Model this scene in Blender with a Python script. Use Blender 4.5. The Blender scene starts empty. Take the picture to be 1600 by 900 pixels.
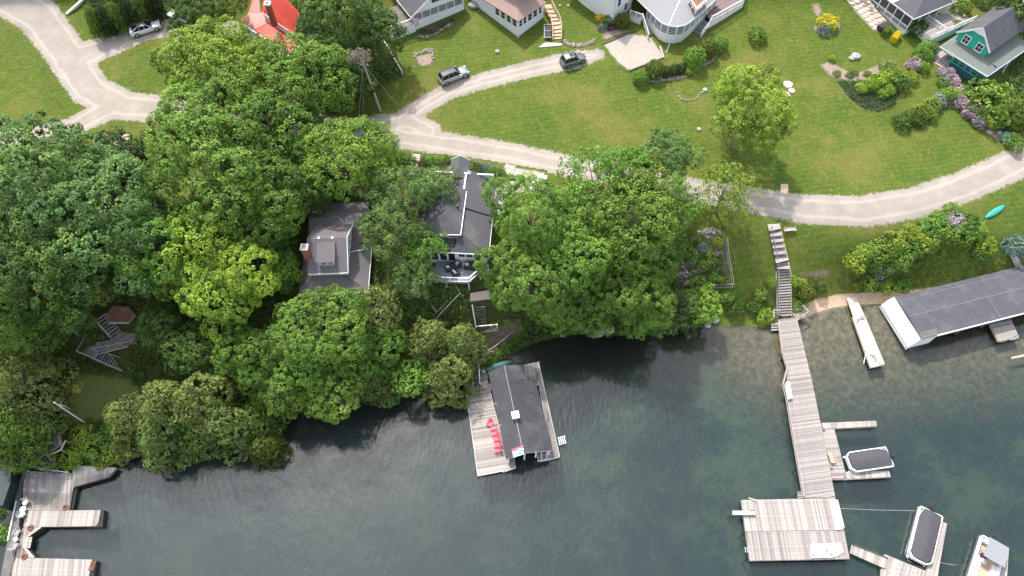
import bpy, math, random
import numpy as np
from math import radians, sin, cos, pi, atan2, hypot
from mathutils import Vector, Matrix, noise
random.seed(7)
RNG = np.random.default_rng(11)
C = bpy.context.scene.collection
SC = bpy.context.scene
# ---------------------------------------------------------------- camera
CAM_H, TILT, FPX = 84.0, radians(31.4), 1067.0
cam = bpy.data.objects.new('camera', bpy.data.cameras.new('camera'))
C.objects.link(cam)
cam.location = (0, 0, CAM_H)
cam.rotation_euler = (TILT, 0, 0)
cam.data.sensor_width = 36; cam.data.lens = 36*FPX/1600
cam.data.clip_end = 3000
SC.camera = cam
# ---------------------------------------------------------------- light
SUN_EL, SUN_AZ = radians(56), radians(-26)      # azimuth from +Y towards +X
w = bpy.data.worlds.new('World'); SC.world = w; w.use_nodes = True
nt = w.node_tree; nt.nodes.clear()
sk = nt.nodes.new('ShaderNodeTexSky'); sk.sky_type = 'NISHITA'; sk.sun_disc = False
sk.sun_elevation = SUN_EL; sk.sun_rotation = SUN_AZ; sk.air_density = 1.3; sk.dust_density = 3.0
hs = nt.nodes.new('ShaderNodeHueSaturation'); hs.inputs['Saturation'].default_value = .55
bg = nt.nodes.new('ShaderNodeBackground'); bg.inputs[1].default_value = 0.15
wo = nt.nodes.new('ShaderNodeOutputWorld')
nt.links.new(sk.outputs[0], hs.inputs['Color']); nt.links.new(hs.outputs[0], bg.inputs[0]); nt.links.new(bg.outputs[0], wo.inputs[0])
sl = bpy.data.lights.new('sun', 'SUN'); sl.energy = 2.1; sl.angle = radians(2); sl.color = (1, .96, .9)
so = bpy.data.objects.new('sun', sl); C.objects.link(so)
sd = Vector((sin(SUN_AZ)*cos(SUN_EL), cos(SUN_AZ)*cos(SUN_EL), sin(SUN_EL)))
so.rotation_euler = sd.to_track_quat('Z', 'Y').to_euler(); so.location = (-30, 60, 120)
SC.view_settings.view_transform = 'Standard'; SC.view_settings.look = 'None'
SC.view_settings.exposure = 1.22; SC.view_settings.gamma = 1
SC.render.engine = 'CYCLES'
# ---------------------------------------------------------------- survey: photo point + height -> place
def P(px, py, z=0.0):
    dx, dy = (px-800)/FPX, (450-py)/FPX
    y, zz = dy*cos(TILT)+sin(TILT), dy*sin(TILT)-cos(TILT)
    t = (CAM_H-z)/(-zz)
    return Vector((dx*t, y*t, z))
def PX(v):
    x, y, z = v[0], v[1], v[2]-CAM_H
    yc = y*cos(TILT)+z*sin(TILT); zc = -y*sin(TILT)+z*cos(TILT)
    return (800+FPX*x/-zc, 450-FPX*yc/-zc)
CONT = [  # height contours: far-out lake bed -> far inland
 [(-600,1500,-6),(0,1080,-4.5),(300,1050,-5),(900,1000,-5.5),(1300,1000,-4.5),(1700,950,-4.5),(2300,950,-5)],
 [(-600,1300,-3),(-60,960,-1.6),(30,930,-1.6),(80,830,-1.6),(190,790,-2),(300,760,-2.2),(400,760,-2.4),(520,700,-2.4),(620,690,-2.4),(740,660,-2.4),(830,600,-1.8),(930,600,-1.6),(1010,580,-1.4),(1100,570,-1.1),(1180,600,-1.0),(1300,610,-1.2),(1450,600,-1.3),(1600,590,-1.4),(2300,560,-2)],
 [(-600,1200,0),(-140,980,0),(-40,905,0),(-10,780,0),(40,735,0),(112,735,.0),(190,728,0),(230,705,0),(300,680,0),(370,692,0),(440,650,0),(500,635,0),(560,628,0),(620,620,0),(690,612,0),(740,590,0),(780,560,0),(830,530,0),(900,512,0),(960,520,0),(1020,515,0),(1080,500,0),(1160,496,0),(1215,508,0),(1262,480,0),(1300,465,0),(1400,462,0),(1500,452,0),(1620,440,0),(2300,420,0)],
 [(-600,1180,1.4),(-150,940,1.4),(-60,860,1.0),(-30,740,1.0),(40,705,1.0),(110,700,1.3),(140,590,1.8),(230,620,1.5),(300,640,1.4),(370,650,1.4),(440,620,1.4),(500,600,1.6),(620,590,1.6),(690,580,1.5),(740,560,1.5),(780,530,1.5),(830,500,1.5),(900,490,1.6),(1020,490,1.5),(1080,485,1.3),(1160,480,1.2),(1215,478,1.2),(1262,462,1),(1300,452,.9),(1400,446,.9),(1500,438,.9),(1620,424,1),(2300,400,1)],
 [(-600,800,8),(-80,540,9),(60,500,9),(150,480,8.6),(300,470,9),(450,470,9),(600,462,9),(750,440,8.6),(850,420,8.4),(1000,385,8),(1100,375,7.6),(1200,372,7.2),(1300,390,6.3),(1400,385,6),(1500,380,5.6),(1620,370,5),(2300,300,5)],
 [(-600,300,10),(0,215,10.5),(300,205,10.5),(600,235,10.5),(880,258,10),(1080,310,9.2),(1200,340,8.6),(1340,345,8),(1480,320,7.8),(1620,270,7.6),(2300,200,7)],
 [(-600,0,14),(0,0,14),(600,0,14),(1600,0,13),(2300,0,13)],
 [(-2500,-240,34),(0,-260,34),(1600,-260,32),(4000,-240,32)],
]
CW = [np.array([[*P(*c)[:2], c[2]] for c in L]) for L in CONT]
GX0, GX1, GY0, GY1, GS = -150.0, 150.0, -10.0, 190.0, 0.5
gx = np.arange(GX0, GX1+GS/2, GS); gy = np.arange(GY0, GY1+GS/2, GS)
cy = np.array([np.interp(gx, c[:,0], c[:,1]) for c in CW]); cz = np.array([np.interp(gx, c[:,0], c[:,2]) for c in CW])
cy = np.maximum.accumulate(cy + np.arange(len(CW))[:,None]*.05, axis=0)
HG = np.zeros((len(gy), len(gx)))
for i in range(len(gx)): HG[:,i] = np.interp(gy, cy[:,i], cz[:,i])
def blur(a, s):
    r = int(3*s); k = np.exp(-.5*(np.arange(-r,r+1)/s)**2); k /= k.sum()
    for ax in (0,1):
        a = np.apply_along_axis(lambda v: np.convolve(np.pad(v, r, 'edge'), k, 'valid'), ax, a)
    return a
HG = blur(HG, 3.0)
def snoise(x, y, sc, seed=0):
    return np.array([noise.noise(Vector((a*sc+seed, b*sc-seed, seed*.37))) for a, b in zip(np.ravel(x), np.ravel(y))]).reshape(np.shape(x))
def T(x, y):
    """ground height"""
    x = np.asarray(x, float); y = np.asarray(y, float)
    u = np.clip((x-GX0)/GS, 0, len(gx)-1.001); v = np.clip((y-GY0)/GS, 0, len(gy)-1.001)
    i = u.astype(int); j = v.astype(int); fu = u-i; fv = v-j
    r = (HG[j,i]*(1-fu)+HG[j,i+1]*fu)*(1-fv)+(HG[j+1,i]*(1-fu)+HG[j+1,i+1]*fu)*fv
    return r
def G(px, py, h=0.0):
    """point h metres above the ground seen at photo point"""
    z = 8.0
    for _ in range(40):
        p = P(px, py, z); z = z*.5+.5*(float(T(p.x, p.y))+h)
    p = P(px, py, z); return p
# ---------------------------------------------------------------- helpers: objects
def tagit(o, label=None, cat=None, group=None, kind=None):
    if label: o['label'] = label
    if cat: o['category'] = cat
    if group: o['group'] = group
    if kind: o['kind'] = kind
    return o
def thing(name, label, cat, loc, rz=0, group=None):
    o = bpy.data.objects.new(name, None); C.objects.link(o); o.empty_display_size = .3
    o.location = loc; o.rotation_euler = (0, 0, rz)
    return tagit(o, label, cat, group)
def link(name, me, parent=None, loc=(0,0,0), rot=(0,0,0), sc=None, color=None):
    o = bpy.data.objects.new(name, me); C.objects.link(o)
    o.parent = parent; o.location = loc; o.rotation_euler = rot
    if sc is not None: o.scale = sc
    if color is not None: o.color = (*color, 1)
    return o
def copy_tree(o, parent=None):
    c = o.copy(); C.objects.link(c); c.parent = parent
    for ch in list(o.children): copy_tree(ch, c)
    return c
class MB:
    def __init__(s, o=(0,0,0)): s.v = []; s.f = []; s.o = Vector(o)
    def add(s, vs, fs):
        n = len(s.v); s.v += [tuple(Vector(q)-s.o) for q in vs]; s.f += [[i+n for i in f] for f in fs]; return s
    def box(s, c, sz, rz=0, tilt=0):
        m = Matrix.Translation(Vector(c)) @ Matrix.Rotation(rz, 4, 'Z') @ Matrix.Rotation(tilt, 4, 'X')
        vs = [m @ Vector((x*sz[0]/2, y*sz[1]/2, z*sz[2]/2)) for z in (-1,1) for y in (-1,1) for x in (-1,1)]
        return s.add(vs, [[0,2,3,1],[4,5,7,6],[0,1,5,4],[2,6,7,3],[0,4,6,2],[1,3,7,5]])
    def beam(s, a, b, w, h):
        a, b = Vector(a), Vector(b); d = (b-a).normalized(); side = d.cross(Vector((0,0,1)))
        if side.length < .01: side = Vector((1,0,0))
        side.normalize(); up = side.cross(d).normalized()
        vs = [p+side*w/2*i+up*h/2*j for p in (a,b) for j in (-1,1) for i in (-1,1)]
        return s.add(vs, [[0,1,3,2],[4,6,7,5],[0,4,5,1],[2,3,7,6],[0,2,6,4],[1,5,7,3]])
    def tube(s, pts, rs, n=8):
        pts = [Vector(p) for p in pts]; rings = []
        for i, p in enumerate(pts):
            d = (pts[min(i+1,len(pts)-1)]-pts[max(i-1,0)]).normalized()
            a = d.cross(Vector((0,0,1)) if abs(d.z) < .9 else Vector((1,0,0))).normalized(); b = d.cross(a)
            rings.append([p+(a*cos(2*pi*k/n)+b*sin(2*pi*k/n))*rs[i] for k in range(n)])
        vs = [q for r in rings for q in r]; fs = []
        for i in range(len(pts)-1):
            for k in range(n): fs.append([i*n+k, i*n+(k+1)%n, (i+1)*n+(k+1)%n, (i+1)*n+k])
        fs += [list(range(n))[::-1], [(len(pts)-1)*n+k for k in range(n)]]
        return s.add(vs, fs)
    def slab(s, pts, t):
        n = len(pts); pts = [Vector(p) for p in pts]
        vs = pts+[p-Vector((0,0,t)) for p in pts]
        return s.add(vs, [list(range(n)), list(range(2*n-1, n-1, -1))]+[[i, i+n, (i+1)%n+n, (i+1)%n] for i in range(n)])
    def ball(s, c, r, sz=1, n=10, m=6, jit=0, rnd=random):
        vs = []; c = Vector(c)
        for i in range(m+1):
            for k in range(n):
                th = pi*i/m; ph = 2*pi*k/n; j = 1+rnd.uniform(-jit, jit)
                vs.append(c+Vector((sin(th)*cos(ph), sin(th)*sin(ph), cos(th)*sz))*r*j)
        return s.add(vs, [[i*n+k, i*n+(k+1)%n, (i+1)*n+(k+1)%n, (i+1)*n+k] for i in range(m) for k in range(n)])
    def mesh(s, name, m, smooth=False):
        me = bpy.data.meshes.new(name); me.from_pydata(s.v, [], s.f)
        bm = bmesh.new(); bm.from_mesh(me); bmesh.ops.remove_doubles(bm, verts=bm.verts, dist=1e-5)
        bmesh.ops.recalc_face_normals(bm, faces=bm.faces); bm.to_mesh(me); bm.free()
        if smooth:
            for p in me.polygons: p.use_smooth = True
        me.materials.append(m); return me
    def build(s, name, m, parent=None, smooth=False, loc=(0,0,0)):
        return link(name, s.mesh(name, m, smooth), parent, loc)
# ---------------------------------------------------------------- helpers: materials
import bmesh
def nodes(name):
    m = bpy.data.materials.new(name); m.use_nodes = True; t = m.node_tree
    b = t.nodes['Principled BSDF']; return m, t, b
def N(t, kind, **kw):
    n = t.nodes.new(kind)
    for k, v in kw.items():
        if k.startswith('i_'): n.inputs[k[2:].replace('_', ' ')].default_value = v
        else: setattr(n, k, v)
    return n
def ramp(t, src, stops, interp='LINEAR'):
    r = t.nodes.new('ShaderNodeValToRGB'); e = r.color_ramp.elements; r.color_ramp.interpolation = interp
    while len(e) < len(stops): e.new(.5)
    for i, (p, c) in enumerate(stops):
        e[i].position = p; e[i].color = (*c, 1) if isinstance(c, tuple) else (c, c, c, 1)
    t.links.new(src, r.inputs[0]); return r.outputs[0]
def mixc(t, f, a, b, mode='MIX'):
    m = t.nodes.new('ShaderNodeMix'); m.data_type = 'RGBA'; m.blend_type = mode
    for s, v in ((m.inputs[0], f), (m.inputs[6], a), (m.inputs[7], b)):
        if hasattr(v, 'is_linked'): t.links.new(v, s)
        elif isinstance(v, tuple): s.default_value = (*v, 1)
        else: s.default_value = v
    return m.outputs[2]
def math_(t, op, a, b=0.0, clamp=False):
    m = t.nodes.new('ShaderNodeMath'); m.operation = op; m.use_clamp = clamp
    for s, v in ((m.inputs[0], a), (m.inputs[1], b)):
        if hasattr(v, 'is_linked'): t.links.new(v, s)
        else: s.default_value = v
    return m.outputs[0]
def noise_(t, vec, sc, det=4, rough=.6, out='Fac'):
    n = N(t, 'ShaderNodeTexNoise'); n.inputs['Scale'].default_value = sc; n.inputs['Detail'].default_value = det
    n.inputs['Roughness'].default_value = rough; t.links.new(vec, n.inputs['Vector']); return n.outputs[out]
def coord(t, out='Object'):
    return N(t, 'ShaderNodeTexCoord').outputs[out]
def scaled(t, vec, s):
    m = N(t, 'ShaderNodeMapping'); m.inputs['Scale'].default_value = s; t.links.new(vec, m.inputs[0]); return m.outputs[0]
def mat(name, col, rough=.75, var=.18, sc=2.5, rnd=0.0, metal=0.0, bump=0.0, bsc=25, course=0.0, cd=.25, grain=None, stain=None):
    m, t, b = nodes(name); v = coord(t)
    f = noise_(t, v if grain is None else scaled(t, v, grain), sc, 6, .65)
    c = ramp(t, f, [(.25, tuple(x*(1-var) for x in col)), (.75, tuple(min(1, x*(1+var)) for x in col))])
    if stain:
        c = mixc(t, ramp(t, noise_(t, v, stain[1], 3), [(.5, 0.0), (.68, stain[2])]), c, stain[0])
    if course:
        z = N(t, 'ShaderNodeSeparateXYZ'); t.links.new(v, z.inputs[0])
        fr = math_(t, 'FRACT', math_(t, 'DIVIDE', z.outputs[2], course))
        c = mixc(t, math_(t, 'MULTIPLY', math_(t, 'LESS_THAN', fr, .22), cd), c, (0, 0, 0))
    if rnd:
        oi = N(t, 'ShaderNodeObjectInfo')
        k = ramp(t, oi.outputs['Random'], [(0, 1-rnd), (1, 1+rnd)])
        mm = N(t, 'ShaderNodeVectorMath', operation='MULTIPLY'); t.links.new(c, mm.inputs[0])
        kk = math_(t, 'ADD', math_(t, 'MULTIPLY', oi.outputs['Random'], 2*rnd), 1-rnd); t.links.new(kk, mm.inputs[1]); c = mm.outputs[0]
    t.links.new(c, b.inputs['Base Color']); b.inputs['Roughness'].default_value = rough; b.inputs['Metallic'].default_value = metal
    if bump:
        bn = N(t, 'ShaderNodeBump'); bn.inputs['Strength'].default_value = bump; bn.inputs['Distance'].default_value = .05
        t.links.new(noise_(t, v, bsc, 5), bn.inputs['Height']); t.links.new(bn.outputs[0], b.inputs['Normal'])
    return m
MAT = dict(
 plank=mat('weathered_plank', (.275,.243,.226), .85, .32, 4, rnd=.28, grain=(1,1,1), bump=.3),
 plank_pale=mat('pale_plank', (.325,.285,.26), .85, .3, 4, rnd=.3, bump=.3),
 plank_grey=mat('grey_plank', (.29,.265,.245), .9, .3, 3, rnd=.25, bump=.3, stain=((.10,.085,.07), .35, .7)),
 plank_dark=mat('dark_plank', (.17,.15,.13), .9, .3, 3, rnd=.25, bump=.3),  # dark grey-brown boards, tone varied per board
 cedar_plank=mat('brown_stained_plank', (.22,.105,.06), .8, .2, 3, rnd=.2),
 deck_grey=mat('grey_painted_plank', (.23,.25,.27), .7, .1, 3, rnd=.12),
 tan_plank=mat('tan_new_plank', (.50,.36,.25), .8, .15, 3, rnd=.12),
 timber=mat('bare_timber', (.42,.37,.31), .85, .25, 4, bump=.3),
 timber_dark=mat('old_dark_timber', (.10,.085,.07), .9, .3, 4, bump=.4),
 black_timber=mat('black_crib_timber', (.018,.017,.016), .8, .4, 4),
 white=mat('white_paint', (.78,.78,.78), .55, .05, 1.5, stain=((.6,.6,.58), .6, .35)),
 siding=mat('white_lap_siding', (.80,.80,.80), .6, .05, .8, course=.15, cd=.12),
 lattice=mat('white_board_skirt', (.80,.80,.79), .6, .1, 3),
 white_vinyl=mat('white_vinyl', (.76,.77,.77), .45, .04, 2),
 glass=mat('dark_window_glass', (.02,.024,.028), .08, .3, 1),
 screen=mat('porch_screen', (.045,.05,.055), .5, .3, 3),
 shingle=mat('charcoal_shingle', (.085,.083,.095), .9, .22, 6, course=.085, cd=.22, bump=.5, bsc=12, stain=((.13,.125,.12), .35, .5)),
 shingle_brown=mat('brown_grey_shingle', (.135,.122,.128), .9, .25, 5, course=.085, cd=.22, bump=.5, bsc=12, stain=((.16,.13,.125), .5, .6)),
 shingle_house=mat('charcoal_tab_shingle', (.085,.081,.092), .9, .3, 7, course=.1, cd=.3, bump=.5, bsc=12, stain=((.15,.145,.135), .4, .5)),
 shingle_green=mat('grey_green_shingle', (.15,.165,.15), .9, .15, 6, course=.085, cd=.15, bump=.4, bsc=12),
 shingle_light=mat('light_grey_shingle', (.26,.255,.26), .9, .15, 8, course=.085, cd=.12, bump=.4, bsc=12),
 shingle_pink=mat('pink_brown_shingle', (.30,.20,.17), .9, .18, 6, course=.085, cd=.15, bump=.4, bsc=12),
 rubber_roof=mat('dark_membrane_roof', (.068,.066,.078), .75, .18, .7, bump=.2, bsc=3, stain=((.14,.14,.15), .45, .4)),
 metal_red=mat('red_metal_roof', (.50,.06,.035), .5, .12, 1.2),
 metal_rust=mat('faded_red_corrugated', (.55,.25,.2), .6, .25, 2),
 flashing=mat('dull_flashing', (.19,.19,.20), .7, .3, 3),
 black_roof=mat('black_ribbed_metal_roof', (.044,.042,.048), .55, .3, .5, stain=((.12,.12,.14), .35, .5)),
 rib=mat('roof_rib', (.062,.06,.067), .5, .2, 2),
 teal=mat('teal_paint', (.02,.42,.31), .6, .08, 2, course=.15, cd=.12),
 teal_trim=mat('teal_trim', (.03,.38,.33), .55, .1, 2),
 shed_green=mat('dark_green_metal', (.015,.03,.03), .6, .2, 2),
 teal_dark=mat('dark_blue_green_lattice', (.03,.09,.11), .7, .2, 4),
 brick=mat('red_brick', (.33,.11,.08), .85, .3, 8, course=.09, cd=.25),
 stone=mat('fieldstone', (.25,.215,.185), .9, .3, 3, rnd=.25, bump=.6, bsc=6),
 flag=mat('pink_flagstone', (.55,.42,.34), .85, .18, 2, rnd=.15, bump=.3, bsc=6),
 pale_stone=mat('pale_boulder', (.36,.345,.32), .85, .3, 3, rnd=.12, bump=.6, bsc=6),
 concrete=mat('pale_concrete', (.47,.42,.38), .85, .12, 1.5, stain=((.3,.27,.24), .6, .4)),
 concrete_dark=mat('stained_concrete', (.13,.125,.12), .9, .3, 1.2),
 bark=mat('bark', (.21,.18,.15), .95, .35, 6, bump=.8, bsc=8),
 dead=mat('bleached_dead_wood', (.40,.36,.31), .9, .25, 5, bump=.4),
 black=mat('black_plastic', (.015,.015,.017), .4, .2, 3),
 tyre=mat('tyre_rubber', (.02,.02,.021), .8, .2, 6),
 alloy=mat('alloy', (.5,.5,.52), .3, .1, 3, metal=.9),
 canvas=mat('charcoal_canvas', (.06,.058,.066), .85, .15, 1.5, bump=.3, bsc=3),
 canvas_grey=mat('grey_canvas', (.22,.23,.25), .8, .1, 2),
 red_plastic=mat('coral_red_plastic', (.74,.10,.15), .5, .08, 3),
 grey_plastic=mat('pale_resin', (.5,.48,.46), .6, .1, 4),
 wicker=mat('dark_wicker', (.03,.03,.033), .8, .3, 12),
 cushion=mat('pale_cushion', (.6,.6,.6), .9, .08, 5),
 terracotta=mat('rust_pot', (.25,.10,.05), .8, .3, 5),
 yellow=mat('yellow_mat', (.50,.42,.05), .85, .2, 2, stain=((.12,.14,.03), 1.2, .8)),
 canoe=mat('turquoise_hull', (.03,.33,.27), .4, .1, 2),
 canoe_dark=mat('dark_green_hull', (.015,.11,.09), .5, .2, 2),
 purple_box=mat('dark_purple_wood', (.05,.035,.055), .8, .2, 4),
 grey_metal=mat('galvanised_steel', (.42,.43,.44), .45, .15, 5, metal=.6),
 vinyl_floor=mat('tan_boat_floor', (.5,.36,.26), .8, .1, 5),
)
def paint(name, col, rough=.3, metal=.3):
    m = mat(name, col, rough, .03, 1, metal=metal); m.node_tree.nodes['Principled BSDF'].inputs['Coat Weight'].default_value = .6; return m
def foliage_mat(name, transl=.35):
    m, t, b = nodes(name); oi = N(t, 'ShaderNodeObjectInfo'); at = N(t, 'ShaderNodeAttribute', attribute_name='tint')
    k = math_(t, 'ADD', math_(t, 'MULTIPLY', at.outputs['Fac'], 1.0), .5)
    vm = N(t, 'ShaderNodeVectorMath', operation='MULTIPLY'); t.links.new(oi.outputs['Color'], vm.inputs[0]); t.links.new(k, vm.inputs[1])
    warm = mixc(t, math_(t, 'MULTIPLY', ramp(t, at.outputs['Fac'], [(.6, 0.0), (1, 1.0)]), .35), vm.outputs[0], (.30,.30,.05))
    b.inputs['Roughness'].default_value = .6; b.inputs['Specular IOR Level'].default_value = .35
    t.links.new(warm, b.inputs['Base Color'])
    tr = N(t, 'ShaderNodeBsdfTranslucent'); t.links.new(warm, tr.inputs[0])
    mx = N(t, 'ShaderNodeMixShader'); mx.inputs[0].default_value = transl
    t.links.new(b.outputs[0], mx.inputs[1]); t.links.new(tr.outputs[0], mx.inputs[2])
    t.links.new(mx.outputs[0], t.nodes['Material Output'].inputs[0]); return m
LEAF = foliage_mat('leaves'); 
# grass colour, shared by the ground and the ragged edges of everything laid on it
def grass_nodes(t, v):
    a = noise_(t, v, .11, 7, .68); b_ = noise_(t, v, .5, 7, .75); c_ = noise_(t, v, 5, 5, .8)
    col = ramp(t, a, [(.36, (.044,.100,.010)), (.5, (.080,.128,.014)), (.62, (.165,.158,.038))])
    col = mixc(t, ramp(t, b_, [(.42, 0.0), (.72, .7)]), col, (.125,.135,.03))
    col = mixc(t, ramp(t, c_, [(.34, .85), (.56, 0.0)]), col, (.030,.062,.006))
    col = mixc(t, ramp(t, noise_(t, v, 1.7, 6, .8), [(.52, 0.0), (.66, .7)]), col, (.20,.185,.07))
    col = mixc(t, ramp(t, noise_(t, v, .33, 5, .7), [(.56, 0.0), (.7, .55)]), col, (.045,.105,.014))
    col = mixc(t, ramp(t, noise_(t, v, 9, 2, .5), [(.68, 0.0), (.74, .5)]), col, (.30,.29,.14))
    w = N(t, 'ShaderNodeTexWave'); w.inputs['Scale'].default_value = .42; w.inputs['Distortion'].default_value = 5; w.inputs['Detail'].default_value = 3; w.inputs['Detail Scale'].default_value = .6
    mp = N(t, 'ShaderNodeMapping'); mp.inputs['Rotation'].default_value = (0, 0, radians(80)); t.links.new(v, mp.inputs[0]); t.links.new(mp.outputs[0], w.inputs[0])
    return mixc(t, math_(t, 'MULTIPLY', w.outputs['Fac'], .22), col, (.15,.165,.035))
def patch_mat(name, fn, ragged=.5, sc=1.2):
    """material of a sheet whose own colour gives way to grass where 'edge' passes 0"""
    m, t, b = nodes(name); v = coord(t); e = N(t, 'ShaderNodeAttribute', attribute_name='edge').outputs['Fac']
    own = fn(t, v, e); n = math_(t, 'MULTIPLY', math_(t, 'SUBTRACT', noise_(t, v, sc, 6, .75), .5), 2*ragged*1.8)
    f = ramp(t, math_(t, 'ADD', math_(t, 'ADD', e, n), .5), [(.38, 0.0), (.66, 1.0)])
    t.links.new(mixc(t, f, own, grass_nodes(t, v)), b.inputs['Base Color']); b.inputs['Roughness'].default_value = .95; b.inputs['Specular IOR Level'].default_value = .15
    bn = N(t, 'ShaderNodeBump'); bn.inputs['Strength'].default_value = .5; bn.inputs['Distance'].default_value = .06
    t.links.new(noise_(t, v, 6, 5, .7), bn.inputs['Height']); t.links.new(bn.outputs[0], b.inputs['Normal']); return m
def gravel(t, v, e):
    c = ramp(t, noise_(t, v, .35, 6, .65), [(.3, (.29,.25,.215)), (.7, (.40,.35,.305))])
    c = mixc(t, ramp(t, noise_(t, v, 14, 3, .8), [(.35, .35), (.6, 0.0)]), c, (.20,.17,.14))
    trk = ramp(t, math_(t, 'ADD', e, math_(t, 'MULTIPLY', math_(t, 'SUBTRACT', noise_(t, v, .5, 3), .5), .8)), [(0, 0.0), (1, 0.0)])
    ew = math_(t, 'ADD', e, math_(t, 'MULTIPLY', math_(t, 'SUBTRACT', noise_(t, v, .25, 3), .5), .9))
    s = ramp(t, math_(t, 'ABSOLUTE', math_(t, 'ADD', ew, 1.0)), [(.0, .5), (.38, 0.0)])
    c = mixc(t, s, c, (.48,.43,.375))
    mid = ramp(t, math_(t, 'ABSOLUTE', math_(t, 'ADD', ew, 1.75)), [(.0, .3), (.35, 0.0)])
    c = mixc(t, mid, c, (.31,.265,.22))
    st = ramp(t, noise_(t, v, .16, 4, .6), [(.52, 0.0), (.7, .4)])
    return mixc(t, st, c, (.27,.23,.195))
def soil(t, v, e): return ramp(t, noise_(t, v, 2, 6, .7), [(.3, (.07,.055,.035)), (.7, (.22,.165,.12))])
def mulch(t, v, e): return ramp(t, noise_(t, v, 4, 6, .75), [(.3, (.17,.12,.09)), (.7, (.40,.31,.26))])
def sandy(t, v, e): return ramp(t, noise_(t, v, 1.5, 6, .7), [(.3, (.34,.29,.245)), (.7, (.44,.38,.33))])
PM = dict(road=patch_mat('gravel', gravel, .6, 2.2), soil=patch_mat('garden_soil', soil, .3, 2), mulch=patch_mat('pale_mulch', mulch, .2, 2), sand=patch_mat('pad_sand', sandy, .35, 1.2))
# ---------------------------------------------------------------- ground
def inpoly(x, y, poly):
    x = np.asarray(x); y = np.asarray(y); r = np.zeros(x.shape, bool); n = len(poly)
    for i in range(n):
        (x1, y1), (x2, y2) = poly[i], poly[(i+1) % n]
        if y1 == y2: continue
        c = ((y1 > y) != (y2 > y)) & (x < (x2-x1)*(y-y1)/(y2-y1)+x1); r ^= c
    return r
def segdist(x, y, a, b, wa=0, wb=0):
    dx, dy = b[0]-a[0], b[1]-a[1]; L = dx*dx+dy*dy+1e-9
    u = np.clip(((x-a[0])*dx+(y-a[1])*dy)/L, 0, 1)
    return np.hypot(x-a[0]-u*dx, y-a[1]-u*dy)-(wa+(wb-wa)*u)
def polysdf(x, y, poly):
    d = np.full(np.shape(x), 1e9)
    for i in range(len(poly)): d = np.minimum(d, segdist(x, y, poly[i], poly[(i+1) % len(poly)]))
    return np.where(inpoly(x, y, poly), -d, d)
def gpoly(pts): return [tuple(G(*p)[:2]) for p in pts]
def grid_mesh(name, xs, ys, Z, keep=None, attrs={}):
    X, Y = np.meshgrid(xs, ys); nx, ny = len(xs), len(ys)
    j, i = np.meshgrid(np.arange(ny-1), np.arange(nx-1), indexing='ij'); a = (j*nx+i).ravel()
    q = np.stack([a, a+1, a+nx+1, a+nx], 1)
    if keep is not None: q = q[keep.ravel()[q].any(1)]
    used, inv = np.unique(q, return_inverse=True); q = inv.reshape(q.shape)
    co = np.stack([X.ravel(), Y.ravel(), Z.ravel()], 1)[used]
    me = bpy.data.meshes.new(name); me.vertices.add(len(co)); me.vertices.foreach_set('co', co.ravel().astype(np.float32))
    me.loops.add(q.size); me.loops.foreach_set('vertex_index', q.ravel().astype(np.int32))
    me.polygons.add(len(q)); me.polygons.foreach_set('loop_start', np.arange(0, q.size, 4, dtype=np.int32)); me.polygons.foreach_set('loop_total', np.full(len(q), 4, np.int32))
    me.update(); me.polygons.foreach_set('use_smooth', np.ones(len(q), bool))
    for k, A in attrs.items():
        at = me.attributes.new(k, 'FLOAT', 'POINT'); at.data.foreach_set('value', A.ravel()[used].astype(np.float32))
    return me
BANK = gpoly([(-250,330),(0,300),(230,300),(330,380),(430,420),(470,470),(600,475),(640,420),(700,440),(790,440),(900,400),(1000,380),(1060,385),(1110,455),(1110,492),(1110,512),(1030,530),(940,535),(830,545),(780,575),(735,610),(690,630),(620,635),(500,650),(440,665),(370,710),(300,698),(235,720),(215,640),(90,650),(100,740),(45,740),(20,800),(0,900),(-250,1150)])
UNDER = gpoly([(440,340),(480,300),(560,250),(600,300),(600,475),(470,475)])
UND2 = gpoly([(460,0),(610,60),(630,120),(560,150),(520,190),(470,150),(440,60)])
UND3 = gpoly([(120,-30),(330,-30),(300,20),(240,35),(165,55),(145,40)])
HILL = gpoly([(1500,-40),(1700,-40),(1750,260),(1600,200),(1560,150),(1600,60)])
LAWNL = gpoly([(92,590),(150,578),(205,590),(230,620),(150,690),(105,660)])
SHOREW = CW[2][:, :2]
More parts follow.
